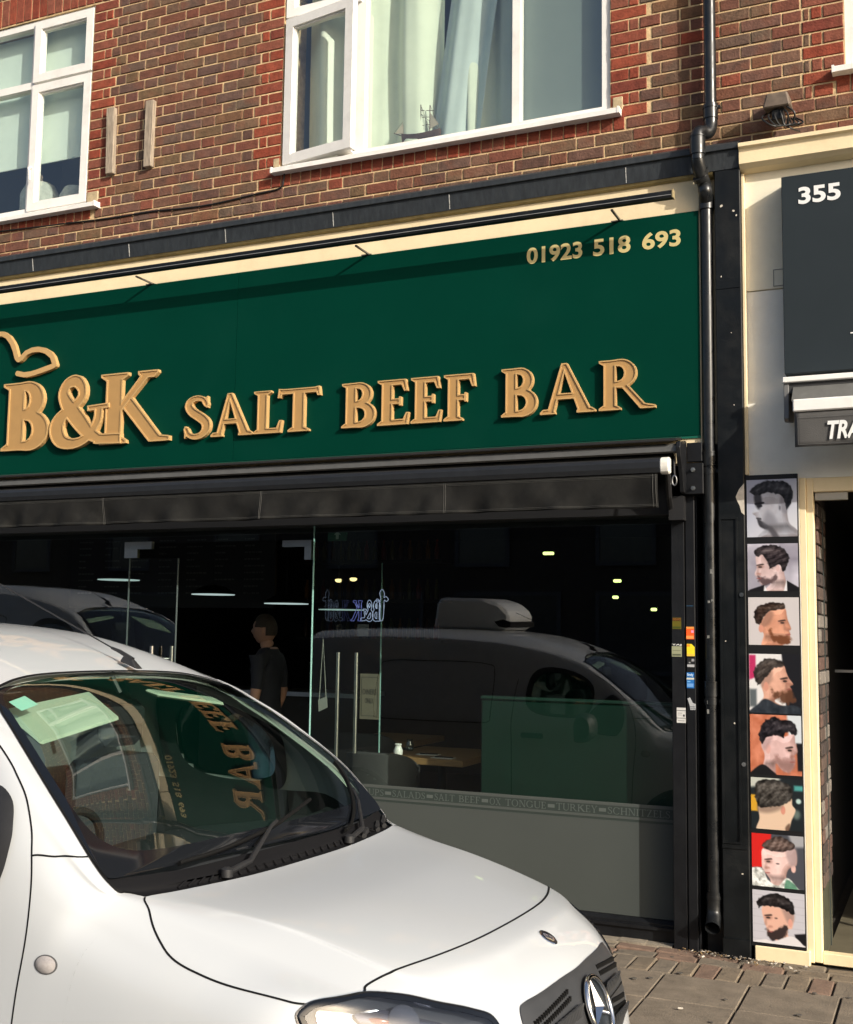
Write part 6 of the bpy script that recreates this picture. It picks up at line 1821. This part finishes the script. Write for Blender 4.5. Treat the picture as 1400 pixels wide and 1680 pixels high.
def inpoly(p, poly):
    x, y = p; ins = False
    for i in range(len(poly)):
        (x1, y1), (x2, y2) = poly[i], poly[(i + 1) % len(poly)]
        if (y1 > y) != (y2 > y) and x < x1 + (y - y1) * (x2 - x1) / (y2 - y1): ins = not ins
    return ins
def hood_v(u):   # half-width of the bonnet (in v) for a row value
    pts = sorted(hoodside + hoodfront, key=lambda q: q[0])
    return np.interp(u, [q[0] for q in sorted(hoodside, key=lambda q: q[0])], [q[1] for q in sorted(hoodside, key=lambda q: q[0])])
hf_v = [q[1] for q in hoodfront]; hf_u = [q[0] for q in hoodfront]
def is_hood(u, v, c):
    if u >= 7: return False
    a = abs(v)
    if u < np.interp(a, hf_v, hf_u): return False
    return a < hood_v(u)
_hl3 = np.array([S(np.array(u), np.array(v)) for u, v in HLs])
def inset(loop, dist):
    P = np.array([S(np.array(u), np.array(v)) for u, v in loop]); cen_ = P.mean(0); out = []
    for i, (u, v) in enumerate(loop):
        T = P[(i + 1) % len(P)] - P[i - 1]; B = np.cross(Nout(np.array(u), np.array(v)), T); B = B / max(np.linalg.norm(B), 1e-9)
        if B @ (cen_ - P[i]) < 0: B = -B
        out.append(uv_of(P[i] + B * dist))
    return out
HLin = inset(HLs, .022)
def in_lamp(u, v, c):
    q = np.array([c[0], abs(c[1]), c[2]])
    return inpoly((u, abs(v)), HLs) and np.sqrt(((_hl3 - q) ** 2).sum(1)).min() > .011
HLshr = [tuple(np.mean(HLs, 0) * .035 + np.array(p) * .965) for p in HLs]
DW = super_loop(11.65, 4.56, 1.22, .36, 3.0, 72)      # door window outline (u,v)
DWo = super_loop(11.65, 4.55, 1.36, .44, 3.0, 72)
DWm = super_loop(11.65, 4.555, 1.29, .40, 3.0, 72)
def door_x(z): return np.interp(z, [.2, .78, .95, 1.08, 1.165, 1.235, 1.315, 1.375, 1.41, 1.6], [-.27, -.255, -.238, -.243, -.262, -.284, -.33, -.396, -.455, -.80])
us_f = np.concatenate([np.linspace(0, 5, 51), np.linspace(5, 7, 29)[1:]])
vs_a = np.linspace(-8, 8, 129)
def f_front(u, v, c):
    if is_hood(u, v, c) or arch(c): return False
    if abs(c[1]) > .4 and in_lamp(u, v, c): return False
    return True
grid_part("bonnet", us_f, vs_a, M_paint, is_hood)
grid_part("front_bumper", us_f, vs_a, M_paint, lambda u, v, c: f_front(u, v, c) and (c[0] > .60 - .1 * (c[2] > .8) and not (c[0] < .66 and c[2] > .86 and abs(c[1]) > .7)))
for sd in (-1, 1):
    grid_part("wing", us_f, vs_a, M_paint, lambda u, v, c: v * sd > 0 and f_front(u, v, c) and not (c[0] > .60 - .1 * (c[2] > .8) and not (c[0] < .66 and c[2] > .86 and abs(c[1]) > .7)))
us_s = np.linspace(7, 17, 121)
vs_r = np.linspace(3, 8, 61)
for sd in (-1, 1):
    vv = vs_r * sd if sd > 0 else -vs_r[::-1]
    fw = lambda u, v, c: inpoly((u, abs(v)), DWm)
    is_door = lambda c: (c[0] < door_x(c[2]) and c[0] > -1.22 and c[2] < 1.66)
    roofish = lambda u, v, c: abs(v) < 4 and u > 11.5 and c[2] > 1.5
    grid_part("wing_rear", us_s, vv, M_paint, lambda u, v, c: not arch(c) and c[0] >= door_x(c[2]) and not fw(u, v, c) and u < 12)
    dr = grid_part("door", us_s, vv, M_paint, lambda u, v, c: not arch(c) and is_door(c) and not fw(u, v, c) and not (u >= 12 and abs(v) < 4.0) and not (c[0] >= door_x(c[2])))
    grid_part("side_panel", us_s, vv, M_paint, lambda u, v, c: not arch(c) and not (c[0] >= door_x(c[2]) and u < 12) and (not is_door(c) or (u >= 12 and abs(v) < 4.0)) and not fw(u, v, c))
    sg_ = lambda L_: [(u, v * sd) for u, v in L_]
    polar_part("window_frame", sg_(DWo), M_vblack, .0015, 3, inner=sg_(DW), parent=dr)
    polar_part("window_trim", sg_(super_loop(11.65, 4.55, 1.55, .56, 3.4, 72)), M_dash, -.020, 3, inner=sg_(DW), parent=dr)
    polar_part("door_glass", sg_(DW), G_side, -.004, 5, parent=dr)
    # door handle
    u_, v_ = uv_of((-1.05, .93, 1.00)); pc = S(np.array(u_), np.array(v_ * sd))
    MB().box(pc[0] - .09, pc[0] + .09, pc[1] - .018, pc[1] + .018, pc[2] - .02, pc[2] + .02).build("door_handle", M_vblack, dr, local=True, bevel=.008)
    dl_ = [uv_of((x_, y_, z_)) for x_, y_, z_ in ((-.60, .75, 1.475), (-.455, .795, 1.41), (-.396, .82, 1.375), (-.33, .85, 1.315), (-.284, .87, 1.235), (-.262, .885, 1.165), (-.243, .903, 1.08), (-.238, .915, .95), (-.255, .922, .78), (-.27, .924, .5), (-.28, .90, .26))]
    ribbon("door_gap", dl_, .0048, M_seal, mirror=(sd < 0))
    ribbon("door_gap", [uv_of((x_, y_, z_)) for x_, y_, z_ in ((-1.20, .80, 1.42), (-1.215, .86, 1.29), (-1.22, .91, 1.15), (-1.22, .925, .8), (-1.22, .92, .4))], .0065, M_seal, mirror=(sd < 0))
    ribbon("pillar_gap", [(8.42, 3.02), uv_of((-.195, .855, 1.164)), uv_of((-.262, .885, 1.163))], .005, M_seal, mirror=(sd < 0))
    ribbon("roof_gutter", [(12.2, 3.35), (13, 3.30), (14, 3.25), (15, 3.22), (16, 3.22), (16.9, 3.22)], .012, M_seal, mirror=(sd < 0), off=.0006)
    ribbon("bonnet_gap", hoodside, .0052, M_seal, mirror=(sd < 0))
    if sd > 0:   # cargo side door outline
        pass
    ribbon("cargo_panel_line", [uv_of(p) for p in ((-1.40, .91, 1.10), (-1.40, .82, 1.45), (-1.48, .79, 1.54), (-2.0, .79, 1.55), (-2.35, .79, 1.54), (-2.42, .82, 1.45), (-2.42, .91, 1.12), (-2.3, .915, 1.08), (-1.5, .915, 1.08), (-1.40, .91, 1.10))], .008, M_seal, mirror=(sd < 0), off=.0008)
hfm = hoodfront + [headtop[2]]
ribbon("bonnet_gap", [(u, -v) for u, v in hfm[::-1]] + hfm[1:], .0065, M_seal)
grid_part("roof", np.linspace(12, 17, 51), np.linspace(-3, 3, 61), M_paint)
# --- windscreen
WS_i = super_loop(10.08, 0, 1.83, 2.80, 7.0, 120, 0)
def ws_outer(n=120, p=60.0): return super_loop(10.02, 0, 1.98, 3.0, p, n, 0)
wsb = polar_part("windscreen", WS_i, G_ws, .002, 16, SF=S_ws, NF=N_ws)
polar_part("windscreen_border", ws_outer(), M_frit, .003, 5, inner=WS_i, parent=wsb, SF=S_ws, NF=N_ws)
for sd in (-1, 1):
    ribbon("windscreen_seal", [(7.05, 3.0), (7.5, 3.0), (8, 3.0), (9, 3.0), (10, 3.0), (11, 3.0), (12, 3.0)], .008, M_seal, off=.0035, parent=wsb, mirror=(sd < 0))
ribbon("windscreen_seal", [(12.02, v) for v in np.linspace(-3, 3, 13)], .012, M_seal, off=.0035, parent=wsb)
# cowl: recessed black plastic between bonnet and glass
cw = grid_part("cowl", np.linspace(7, 8.1, 9), np.linspace(-3, 3, 41), M_cowl, off=-.010)
mb = MB()
for i in range(26):
    vv = -2.0 + i * .16
    p = S(np.array([7.25, 7.8]), np.array([vv, vv])); nn_ = Nout(np.array([7.25, 7.8]), np.array([vv, vv]))
    mb.tube([tuple(p[0] - nn_[0] * .006), tuple(p[1] - nn_[1] * .006)], .0035, 5)
mb.build("cowl_rib", M_cowl, cw, local=True)["kind"] = "stuff"
ribbon("bonnet_rear_seal", [(7.0, v) for v in np.linspace(-3, 3, 15)], .012, M_seal, off=-.002)
# wipers
def on_ws(u, v, h):
    if u >= 8: return tuple(S_ws(np.array(u), np.array(v)) + N_ws(np.array(u), np.array(v)) * h)
    return tuple(S(np.array(u), np.array(v)) + Nout(np.array(u), np.array(v)) * h)
def wiper(pts_arm, pts_blade, label):
    w = MB(); w.tube([on_ws(*p) for p in pts_arm], [.010, .009, .006, .006][:len(pts_arm)], 8)
    wo = w.build("wiper_arm", M_vblack, VAN, smooth=True, local=True)
    b = MB(); q = spline(pts_blade, 8)
    b.tube([on_ws(p[0], p[1], p[2]) for p in q], .0065, 6); b.tube([on_ws(p[0], p[1], p[2] - .008) for p in q], .004, 4)
    b.build("wiper_blade", M_seal, wo, local=True)
    c = MB(); p = on_ws(*pts_arm[0]); c.lathe([(.018, -.01), (.018, .012), (.008, .018)], p[0], p[1], 12, p[2]); c.build("wiper_pivot", M_vblack, wo, smooth=True, local=True)
wiper([(7.7, -1.35, .012), (7.85, -.9, .020), (8.22, -.15, .022), (8.26, .0, .016)], [(8.06, -1.75, .014), (8.12, -.9, .013), (8.24, .0, .012), (8.42, .85, .012)], "near")
wiper([(7.65, 1.15, .012), (7.85, 1.6, .020), (8.25, 2.0, .022), (8.45, 2.2, .016)], [(7.95, 1.2, .014), (8.2, 1.8, .013), (8.6, 2.3, .012), (9.0, 2.55, .012)], "far")
for vv in (1.55, 2.05, 2.5):
    b = MB(); p = [on_ws(7.15 + .1 * k_, vv + .05 * k_, -.002) for k_ in range(8)]; b.tube(p, .010, 6); b.build("cowl_bracket", M_vblack, cw, local=True)
# --- headlamps
for sd in (-1, 1):
    sg_ = lambda L_: [(u, v * sd) for u, v in L_]
    inn = HLin
    outr = HLs
    hl = polar_part("headlamp", sg_(HLs), G_lens, .006, 6)
    polar_part("lamp_bezel", sg_(outr), M_frit, lambda t: .002 + .0045 * min(1, 4 * (1 - t)), 4, inner=sg_(inn), parent=hl)
    polar_part("lamp_bowl", sg_(HLs), mat("lamp_bowl_grey", (.045, .05, .06), .25), lambda t: -.008 - .05 * (1 - t ** 6), 8, parent=hl)
    c0 = np.array(np.mean(HLs, 0))
    def sub(ds, du, dv): return [tuple(c0 + np.array((du, dv)) + (np.array(p) - c0) * ds) for p in HLs[::2]]
    polar_part("chrome_reflector", sg_(sub(.62, .05, .30)), mat("lamp_reflector", (.24, .26, .30), .22, metal=.9), lambda t: -.035 - .012 * (1 - t), 5, parent=hl)
    polar_part("inner_shroud", sg_(sub(.44, -.02, .02)), mat("blue_grey_reflector", (.09, .10, .15), .12, metal=.7), lambda t: -.026 + .010 * (1 - t * t), 5, parent=hl)
    polar_part("indicator_lens", sg_(sub(.12, .12, .34)), mat("amber_red_lens", (.16, .03, .015), .2, spec=.7), lambda t: -.020 + .008 * (1 - t * t), 5, parent=hl)
    pc = S(np.array(c0[0]), np.array(c0[1] * sd)) - Nout(np.array(c0[0]), np.array(c0[1] * sd)) * .015
    b = MB(); b.lathe([(.001, .006), (.035, .004), (.040, 0), (.040, -.012), (.001, -.012)], 0, 0, 24, 0)
    nv_ = Vector(Nout(np.array(c0[0]), np.array(c0[1] * sd))); q_ = nv_.to_track_quat('Z', 'Y')
    b.v = [tuple(Vector(pc) + q_ @ Vector(v)) for v in b.v]
    b.build("projector", mat("dark_projector", (.05, .055, .07), .12, spec=.7), hl, smooth=True, local=True)
    # side repeater
    u_, v_ = uv_of((-.165, .91, .905)); pc = S(np.array(u_), np.array(v_ * sd)); nv_ = Vector(Nout(np.array(u_), np.array(v_ * sd))); q_ = nv_.to_track_quat('Z', 'Y')
    rp = MB(); rb = MB()
    rp.lathe([(1.0, 0), (1.0, .25), (.75, .60), (.4, .8), (.001, .88)], 0, 0, 28, 0); rb.lathe([(1.14, 0), (1.14, .14), (1.0, .2)], 0, 0, 28, 0)
    def tf(v):
        w = Vector((v[0] * .031, 0, 0)) ; d = Vector((1, 0, 0)); up_ = nv_.cross(d).normalized(); d2 = up_.cross(nv_).normalized()
        return tuple(Vector(pc) + d2 * v[0] * .031 + up_ * v[1] * .021 + nv_ * v[2] * .012)
    rp.v = [tf(v) for v in rp.v]; rb.v = [tf(v) for v in rb.v]
    ro = rp.build("side_repeater", M_amber, VAN, smooth=True, local=True); rb.build("repeater_surround", mat("grey_surround", (.09, .09, .09), .4), ro, smooth=True, local=True)
# --- grille with vents and a chrome star
g0 = polar_part("grille", GRLs, M_grl, lambda t: .004 + .004 * (1 - t ** 8), 10)
vt = MB()
for sd in (-1, 1):
    for rw, (zz, n_) in enumerate(((.792, 17), (.772, 17), (.690, 12), (.668, 12))):
        for i in range(n_):
            yy = (.14 + i * .0135) if rw < 2 else (.17 + i * .0135)
            u_, v_ = uv_of((.95, yy, zz - .02 * (i / n_)))
            pc = S(np.array(u_), np.array(v_ * sd)) + Nout(np.array(u_), np.array(v_ * sd)) * .0072
            vt.box(pc[0] - .004, pc[0] + .004, pc[1] - .0042, pc[1] + .0042, pc[2] - .0065, pc[2] + .0065)
vt.build("grille_vent", M_seal, g0, local=True)["kind"] = "stuff"
for sd in (-1, 1):
    for zz in (.737, .650):
        lv = MB()
        Q = [uv_of((.96, y_, zz)) for y_ in np.linspace(.11, .30, 9)]
        P = [S(np.array(q[0]), np.array(q[1] * sd)) + Nout(np.array(q[0]), np.array(q[1] * sd)) * .010 for q in Q]
        for k_ in range(8):
            a, b = P[k_], P[k_ + 1]; hh = .020 * (1 - .4 * k_ / 8)
            lv.add([(a[0] + .012, a[1], a[2] + hh), (b[0] + .009, b[1], b[2] + hh), (b[0] + .004, b[1], b[2] - hh), (a[0] + .004, a[1], a[2] - hh)], [(0, 1, 2, 3)])
        lo_ = lv.build("grille_louvre", M_grl, g0, local=True, recalc=False); lo_.modifiers.new("t", 'SOLIDIFY').thickness = .006
dp_ = MB()
for sd in (-1, 1):
    P = []
    for zz, hh in ((.700, 0),):
        Q = [uv_of((.97, y_, zz)) for y_ in np.linspace(.13, .36, 8)]
        for k_ in range(7):
            a = S(np.array(Q[k_][0]), np.array(Q[k_][1] * sd)) + Nout(np.array(Q[k_][0]), np.array(Q[k_][1] * sd)) * .0066; b = S(np.array(Q[k_ + 1][0]), np.array(Q[k_ + 1][1] * sd)) + Nout(np.array(Q[k_ + 1][0]), np.array(Q[k_ + 1][1] * sd)) * .0066
            dp_.add([(a[0], a[1], a[2] + .011), (b[0], b[1], b[2] + .009), (b[0], b[1], b[2] - .009), (a[0], a[1], a[2] - .011)], [(0, 1, 2, 3)])
dp_.build("grille_slot", M_seal, g0, local=True, recalc=False)
# star emblem: ring and three tapering rays, on a shallow dark dish
sc_ = S(np.array(2.17), np.array(0.)); 
cen = Vector((1.010, 0, .730)); nS = Vector((.93, 0, .36)).normalized(); q_ = nS.to_track_quat('Z', 'Y'); exS = Vector((0, 1, 0)); eyS = nS.cross(exS).normalized()
if eyS.z < 0: eyS = -eyS
def PS(a, r, h): return tuple(cen + exS * (r * math.sin(a)) + eyS * (r * math.cos(a)) + nS * h)
em = MB(); em.tube([PS(a, .083, .012) for a in np.linspace(0, 2 * math.pi, 49)], .0075, 10, cap=False)
emo = em.build("star_ring", M_chrome, g0, smooth=True, local=True)
ds = MB(); n_ = 40
vs_ = [PS(0, 0, -.004)] + [PS(2 * math.pi * k / n_, .083, .006) for k in range(n_)]
ds.add(vs_, [(0, 1 + k, 1 + (k + 1) % n_) for k in range(n_)]); ds.build("star_dish", mat("dark_dish", (.02, .024, .028), .3), emo, smooth=True, local=True, recalc=False)
ry = MB()
for k in range(3):
    a = 2 * math.pi * k / 3
    tip = PS(a, .082, .010); l_ = PS(a + math.pi / 3, .014, .006); r_ = PS(a - math.pi / 3, .014, .006); c_ = PS(0, 0, .026)
    ry.add([c_, l_, tip], [(0, 1, 2)]); ry.add([c_, tip, r_], [(0, 1, 2)])
ry.build("star_ray", M_chrome, emo, local=True, recalc=False)
# round bonnet badge
u_, v_ = uv_of((.868, .0, .905)); pc = Vector(S(np.array(u_), np.array(0.))); nv_ = Vector(Nout(np.array(u_), np.array(0.)))
d2 = Vector((0, 1, 0)); up_ = nv_.cross(d2).normalized()
def bdg(prof, m, nm, par):
    b = MB(); b.lathe(prof, 0, 0, 32, 0); b.v = [tuple(pc + d2 * v[0] + up_ * v[1] + nv_ * v[2]) for v in b.v]; return b.build(nm, m, par, smooth=True, local=True)
bo = bdg([(.030, -.002), (.030, .003), (.027, .0045), (.025, .004)], M_chrome, "bonnet_badge", VAN)
bdg([(.0255, .001), (.0255, .0042), (.018, .0044)], mat("badge_black", (.01, .01, .012), .2), "badge_ring", bo)
bdg([(.0185, .002), (.0185, .0050), (.010, .0055), (.001, .0055)], M_chrome, "badge_disc", bo)
bb = MB()
for k in range(3):
    a = 2 * math.pi * k / 3 + math.pi
    f2 = lambda a_, r_, h_: tuple(pc + d2 * (r_ * math.sin(a_)) + up_ * (r_ * math.cos(a_)) + nv_ * h_)
    bb.add([f2(0, 0, .0075), f2(a + 1.05, .003, .006), f2(a, .0175, .006), f2(a - 1.05, .003, .006)], [(0, 1, 2), (0, 2, 3)])
bb.build("badge_star", mat("badge_star_dark", (.05, .05, .055), .3), bo, local=True, recalc=False)
# --- bumper lower intake, number plate
MB().box(.99, 1.045, -.42, .42, .27, .40).build("lower_intake", M_vblack, VAN, local=True, bevel=.01)
np_ = MB().box(1.036, 1.048, -.26, .26, .43, .54).build("number_plate", mat("plate_white", (.75, .75, .72), .4), VAN, local=True, bevel=.003)
# --- aerial
an = MB(); an.add([(-.735, .10, 1.628), (-.735, .14, 1.628), (-.815, .142, 1.655), (-.815, .098, 1.655), (-.765, .112, 1.662), (-.765, .128, 1.662), (-.805, .128, 1.680), (-.805, .112, 1.680)],
       [(0, 1, 2, 3), (4, 7, 6, 5), (0, 4, 5, 1), (1, 5, 6, 2), (2, 6, 7, 3), (3, 7, 4, 0)])
ao = an.build("aerial_base", M_vblack, VAN, local=True, bevel=.004)
MB().tube([(-.770, .12, 1.662), (-.83, .12, 1.690), (-.87, .12, 1.703)], [.009, .0075, .005], 8).build("aerial_neck", M_vblack, ao, smooth=True, local=True)
MB().tube([(-.86, .12, 1.70), (-1.46, .12, 1.950)], .0028, 6).build("aerial_mast", M_vblack, ao, local=True)
# --- refrigeration unit on the roof
rfm = mat("white_gelcoat", (.72, .72, .70), .3, coat=.5)
pf = [(-1.56, 1.795), (-1.52, 1.87), (-1.53, 1.95), (-1.62, 2.03), (-1.76, 2.075), (-2.16, 2.085), (-2.205, 2.05), (-2.24, 1.80)]
rf = MB(); hw = .50
L1 = [(x_, -.52, z_) for x_, z_ in pf]; L2 = [(x_, .12, z_) for x_, z_ in pf]
n_ = len(pf); rf.add(L1 + L2, [(k, (k + 1) % n_, n_ + (k + 1) % n_, n_ + k) for k in range(n_)] + [tuple(range(n_))[::-1], tuple(range(n_, 2 * n_))])
rfo = rf.build("cooling_unit", rfm, VAN, local=True, bevel=.03)
MB().extr_y([(-1.515, 1.825), (-1.51, 1.87), (-1.58, 1.895), (-1.66, 1.875), (-1.62, 1.835), (-1.56, 1.822)], -.523, .123).build("air_inlet", M_seal, rfo, local=True)
# --- door mirrors
for sd in (-1, 1):
    mh = MB()
    prof = [(0, 0), (.6, .02), (1.0, .25), (1.05, .5), (.98, .8), (.7, .98), (.2, 1.0), (-.05, .7), (-.08, .3)]
    cx, z0_, wd, ht = -.66, .985, .14, .215
    rings = []
    for k, (yy, sc) in enumerate(((.985, .80), (1.0, .95), (1.06, 1.0), (1.13, .95), (1.165, .72))):
        rings.append([(cx + (a - .45) * wd * sc + .075, yy * sd, z0_ + ht * .5 + (b - .5) * ht * sc) for a, b in closed(prof, 4)])
    n_ = len(rings[0])
    mh.add([v for r in rings for v in r], [(k * n_ + i, k * n_ + (i + 1) % n_, (k + 1) * n_ + (i + 1) % n_, (k + 1) * n_ + i) for k in range(4) for i in range(n_)] + [tuple(range(n_)), tuple(4 * n_ + i for i in range(n_))])
    mo = mh.build("door_mirror", M_vblack, VAN, smooth=True, local=True)
    sl_p = [uv_of(p) for p in ((-.325, .895, 1.185), (-.332, .885, 1.235), (-.360, .868, 1.300), (-.43, .850, 1.335), (-.50, .865, 1.28), (-.60, .895, 1.18), (-.63, .906, 1.10), (-.56, .909, 1.045), (-.42, .906, 1.025), (-.365, .902, 1.045), (-.333, .898, 1.11))]
    polar_part('mirror_mount', [(u_, v_ * sd) for u_, v_ in [tuple(p) for p in closed(sl_p, 5)]], M_vblack, lambda t: .010 + .012 * (1 - t ** 4), 6, parent=mo)
    MB().tube([(-.58, .895 * sd, 1.06), (-.58, 1.0 * sd, 1.06)], .035, 10).build("mirror_stalk", M_vblack, mo, smooth=True, local=True)
# --- wheels
def wheel(x_, sd):
    w = MB(); prof = [(.19, -.10), (.27, -.105), (.305, -.08), (.313, 0), (.305, .08), (.27, .105), (.19, .10)]
    w.lathe(prof, 0, 0, 36, 0); w.v = [(x_ + v[0], sd * .80 + v[2], .313 + v[1]) for v in w.v]
    wo = w.build("tyre", M_tyre, VAN, smooth=True, local=True)
    ap = []
    for t in np.linspace(-.22, 3.36, 40):
        u_, v_ = uv_of((x_ + .352 * math.cos(t), .92, .30 + .352 * math.sin(t))); q_ = S(np.array(u_), np.array(v_)); ap.append((x_ + .352 * math.cos(t), sd * (q_[1] - .004), .30 + .352 * math.sin(t)))
    MB().tube(ap, .020, 8).build("arch_lip", M_vblack, wo, smooth=True, local=True)
    h = MB(); h.lathe([(.19, .085), (.16, .05), (.08, .06), (.03, .075), (.001, .075)], 0, 0, 30, 0); h.v = [(x_ + v[0], sd * (.80 + v[2]), .313 + v[1]) for v in h.v]
    h.build("wheel_disc", M_rim, wo, smooth=True, local=True)
    a = MB(); a.tube([(x_ + .40 * math.cos(t), sd * .60, .30 + .40 * math.sin(t)) for t in np.linspace(-.25, 3.39, 25)], .01, 4)
    l_ = MB(); P = [(x_ + .36 * math.cos(t), .30 + .36 * math.sin(t)) for t in np.linspace(-.25, 3.39, 25)]
    l_.add([(p[0], sd * .50, p[1]) for p in P] + [(p[0], sd * .895, p[1]) for p in P], [(k, k + 1, 26 + k, 25 + k) for k in range(24)])
    l_.build("arch_liner", M_seal, wo, local=True, recalc=False)
for x_ in (AX, -2.57):
    for sd in (-1, 1): wheel(x_, sd)
# --- cabin
db = MB()
n_ = 24
prf = [(-.045, 1.045), (-.10, 1.075), (-.22, 1.095), (-.38, 1.085), (-.52, 1.065), (-.585, 1.03), (-.60, .95), (-.52, .70)]
rows = []
for x_, z_ in prf:
    rows.append([(x_ - .10 * (abs(y_) / .78) ** 3 * (x_ > -.3), y_, z_ + .02 * math.cos(y_ * 4) * (x_ < -.3)) for y_ in np.linspace(-.80, .80, n_)])
db.add([v for r in rows for v in r], [(k * n_ + i, k * n_ + i + 1, (k + 1) * n_ + i + 1, (k + 1) * n_ + i) for k in range(len(prf) - 1) for i in range(n_ - 1)])
db.build("dashboard", M_dash, VAN, smooth=True, local=True, recalc=False)
MB().tube([(-.62 + .05 * math.sin(t), -.38 + .185 * math.cos(t), 1.03 + .165 * math.sin(t)) for t in np.linspace(0, 6.283, 30)], .014, 8).build("steering_wheel", M_vblack, VAN, smooth=True, local=True)
for sd in (-1, 1):
    st_ = MB(); st_.box(-1.12, -1.00, sd * .40 - .24, sd * .40 + .24, .72, 1.28); st_.box(-1.08, -1.00, sd * .40 - .12, sd * .40 + .12, 1.32, 1.50); st_.box(-1.10, -.62, sd * .40 - .24, sd * .40 + .24, .58, .74)
    st_.build("seat", M_seat, VAN, local=True, bevel=.035)
MB().extr_x([(-.84, .40), (.84, .40), (.85, 1.10), (.70, 1.50), (.58, 1.66), (-.58, 1.66), (-.70, 1.50), (-.85, 1.10)], -1.26, -1.24).build("cargo_bulkhead", mat("grey_bulkhead", (.10, .105, .105), .8), VAN, local=True)
MB().box(-1.26, .55, -.84, .84, .30, .36).build("cabin_floor", M_dash, VAN, local=True)
grid_part("headliner", np.linspace(12.0, 13.9, 12), np.linspace(-3.3, 3.3, 31), M_liner, off=-.025)
for sd in (-1, 1):
    vv = np.linspace(2.72, 4.1, 10) if sd > 0 else np.linspace(-4.1, -2.72, 10)
    grid_part("pillar_trim", np.linspace(8.3, 12.4, 30), vv, M_liner, off=-.030)
    vv = np.linspace(4.95, 7.2, 12) if sd > 0 else np.linspace(-7.2, -4.95, 12)
    grid_part("door_card", np.linspace(8.6, 13.2, 20), vv, M_dash, off=-.05)
# sun visor and windscreen sticker
vz = MB()
P = [on_ws(11.72, -2.52, -.05), on_ws(11.70, -.55, -.05), on_ws(10.35, -.62, -.06), on_ws(10.25, -2.25, -.06)]
Pb = [tuple(Vector(p) - Vector(Nout(np.array(11.), np.array(-1.5))) * .016) for p in P]
vz.add(P + Pb, [(0, 1, 2, 3), (7, 6, 5, 4), (0, 4, 5, 1), (1, 5, 6, 2), (2, 6, 7, 3), (3, 7, 4, 0)])
vz.build("sun_visor", mat("pale_visor_vinyl", (.40, .46, .36), .7, var=.03), VAN, local=True, bevel=.012)
vz = MB()
P = [on_ws(11.72, .55, -.05), on_ws(11.72, 2.3, -.05), on_ws(11.2, 2.3, -.05), on_ws(11.2, .55, -.05)]
Pb = [tuple(Vector(p) - Vector(Nout(np.array(11.), np.array(1.5))) * .016) for p in P]
vz.add(P + Pb, [(0, 1, 2, 3), (7, 6, 5, 4), (0, 4, 5, 1), (1, 5, 6, 2), (2, 6, 7, 3), (3, 7, 4, 0)])
vz.build("sun_visor", mat("pale_visor_vinyl", (.40, .46, .36), .7, var=.03), VAN, local=True, bevel=.012)
tk = MB(); P = [on_ws(11.40, -2.62, -.004), on_ws(11.42, -2.18, -.004), on_ws(10.98, -2.10, -.004), on_ws(10.96, -2.52, -.004)]
tk.add(P, [(0, 1, 2, 3)]); tk.build("screen_label", mat("mint_label", (.42, .75, .64), .5), VAN, local=True, recalc=False)
MB().tube([on_ws(11.8, -.1, -.01), on_ws(11.5, -.05, -.06)], .01, 6).build("mirror_stem", M_vblack, VAN, local=True)
mq = MB(); mq.box(-.72, -.69, -.13, .11, 1.43, 1.50); mq.build("rear_view_mirror", M_vblack, VAN, local=True, bevel=.01)
# rear closure
rc = MB(); P = [tuple(p) for p in S(np.full(65, 17.), np.linspace(-8, 8, 65))]
rc.add(P, [tuple(range(65))]); rc.build("rear_doors", M_paint, VAN, local=True, recalc=False)
rl = MB()
for sd in (-1, 1): MB().box(-3.19, -3.10, sd * .80 - .06, sd * .80 + .06, .80, 1.15).build("tail_lamp", mat("tail_red", (.30, .01, .01), .2), VAN, local=True, bevel=.01)

# ------------------------------------------------------------------ taller white van parked behind, seen mirrored in the cafe glass
def copy_tree(o, parent=None):
    c = o.copy(); C.objects.link(c); c.parent = parent
    for ch_ in o.children: copy_tree(ch_, c)
    return c
kids = [o for o in VAN.children]
van2 = thing("parked_van", "taller white van parked behind, visible only mirrored in the cafe door glass", "van", (-6.98, -3.05, -.12))
for ch_ in kids:
    if ch_.name.split('.')[0] in ("cooling_unit",): continue
    copy_tree(ch_, van2)
van2.scale = (1.06, 1.04, 1.22)

# ------------------------------------------------------------------ terrace across the street
opp = thing("opposite_terrace", "shaded two storey brick terrace across the street", "building", (-4, -26, -.12))
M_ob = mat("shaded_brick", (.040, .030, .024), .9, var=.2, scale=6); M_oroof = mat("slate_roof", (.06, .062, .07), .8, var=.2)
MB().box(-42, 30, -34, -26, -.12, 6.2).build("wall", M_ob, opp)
MB().extr_x([(-25.6, 6.15), (-30, 9.0), (-34.4, 6.15)], -42.3, 30.3).build("roof", M_oroof, opp)
G_o = mat("far_window_glass", (.03, .035, .04), .08, spec=.6)
for i in range(16):
    x_ = -40 + i * 4.4
    for z0_, z1_, w_ in ((.6, 2.8, 3.2), (3.7, 5.3, 1.6)):
        fr = MB(); ring(fr, x_ - .08, x_ + w_ + .08, z0_ - .08, z1_ + .08, .12, -25.98, -25.90); f_ = fr.build("window", M_oroof, opp)
        MB().box(x_ + .04, x_ + w_ - .04, -25.985, -25.94, z0_ + .04, z1_ - .04).build("pane", G_o, f_)
MB().box(-60, 50, -26, -23, -.12, 0).build("far_pavement", M_kerb).__setitem__("kind", "structure")
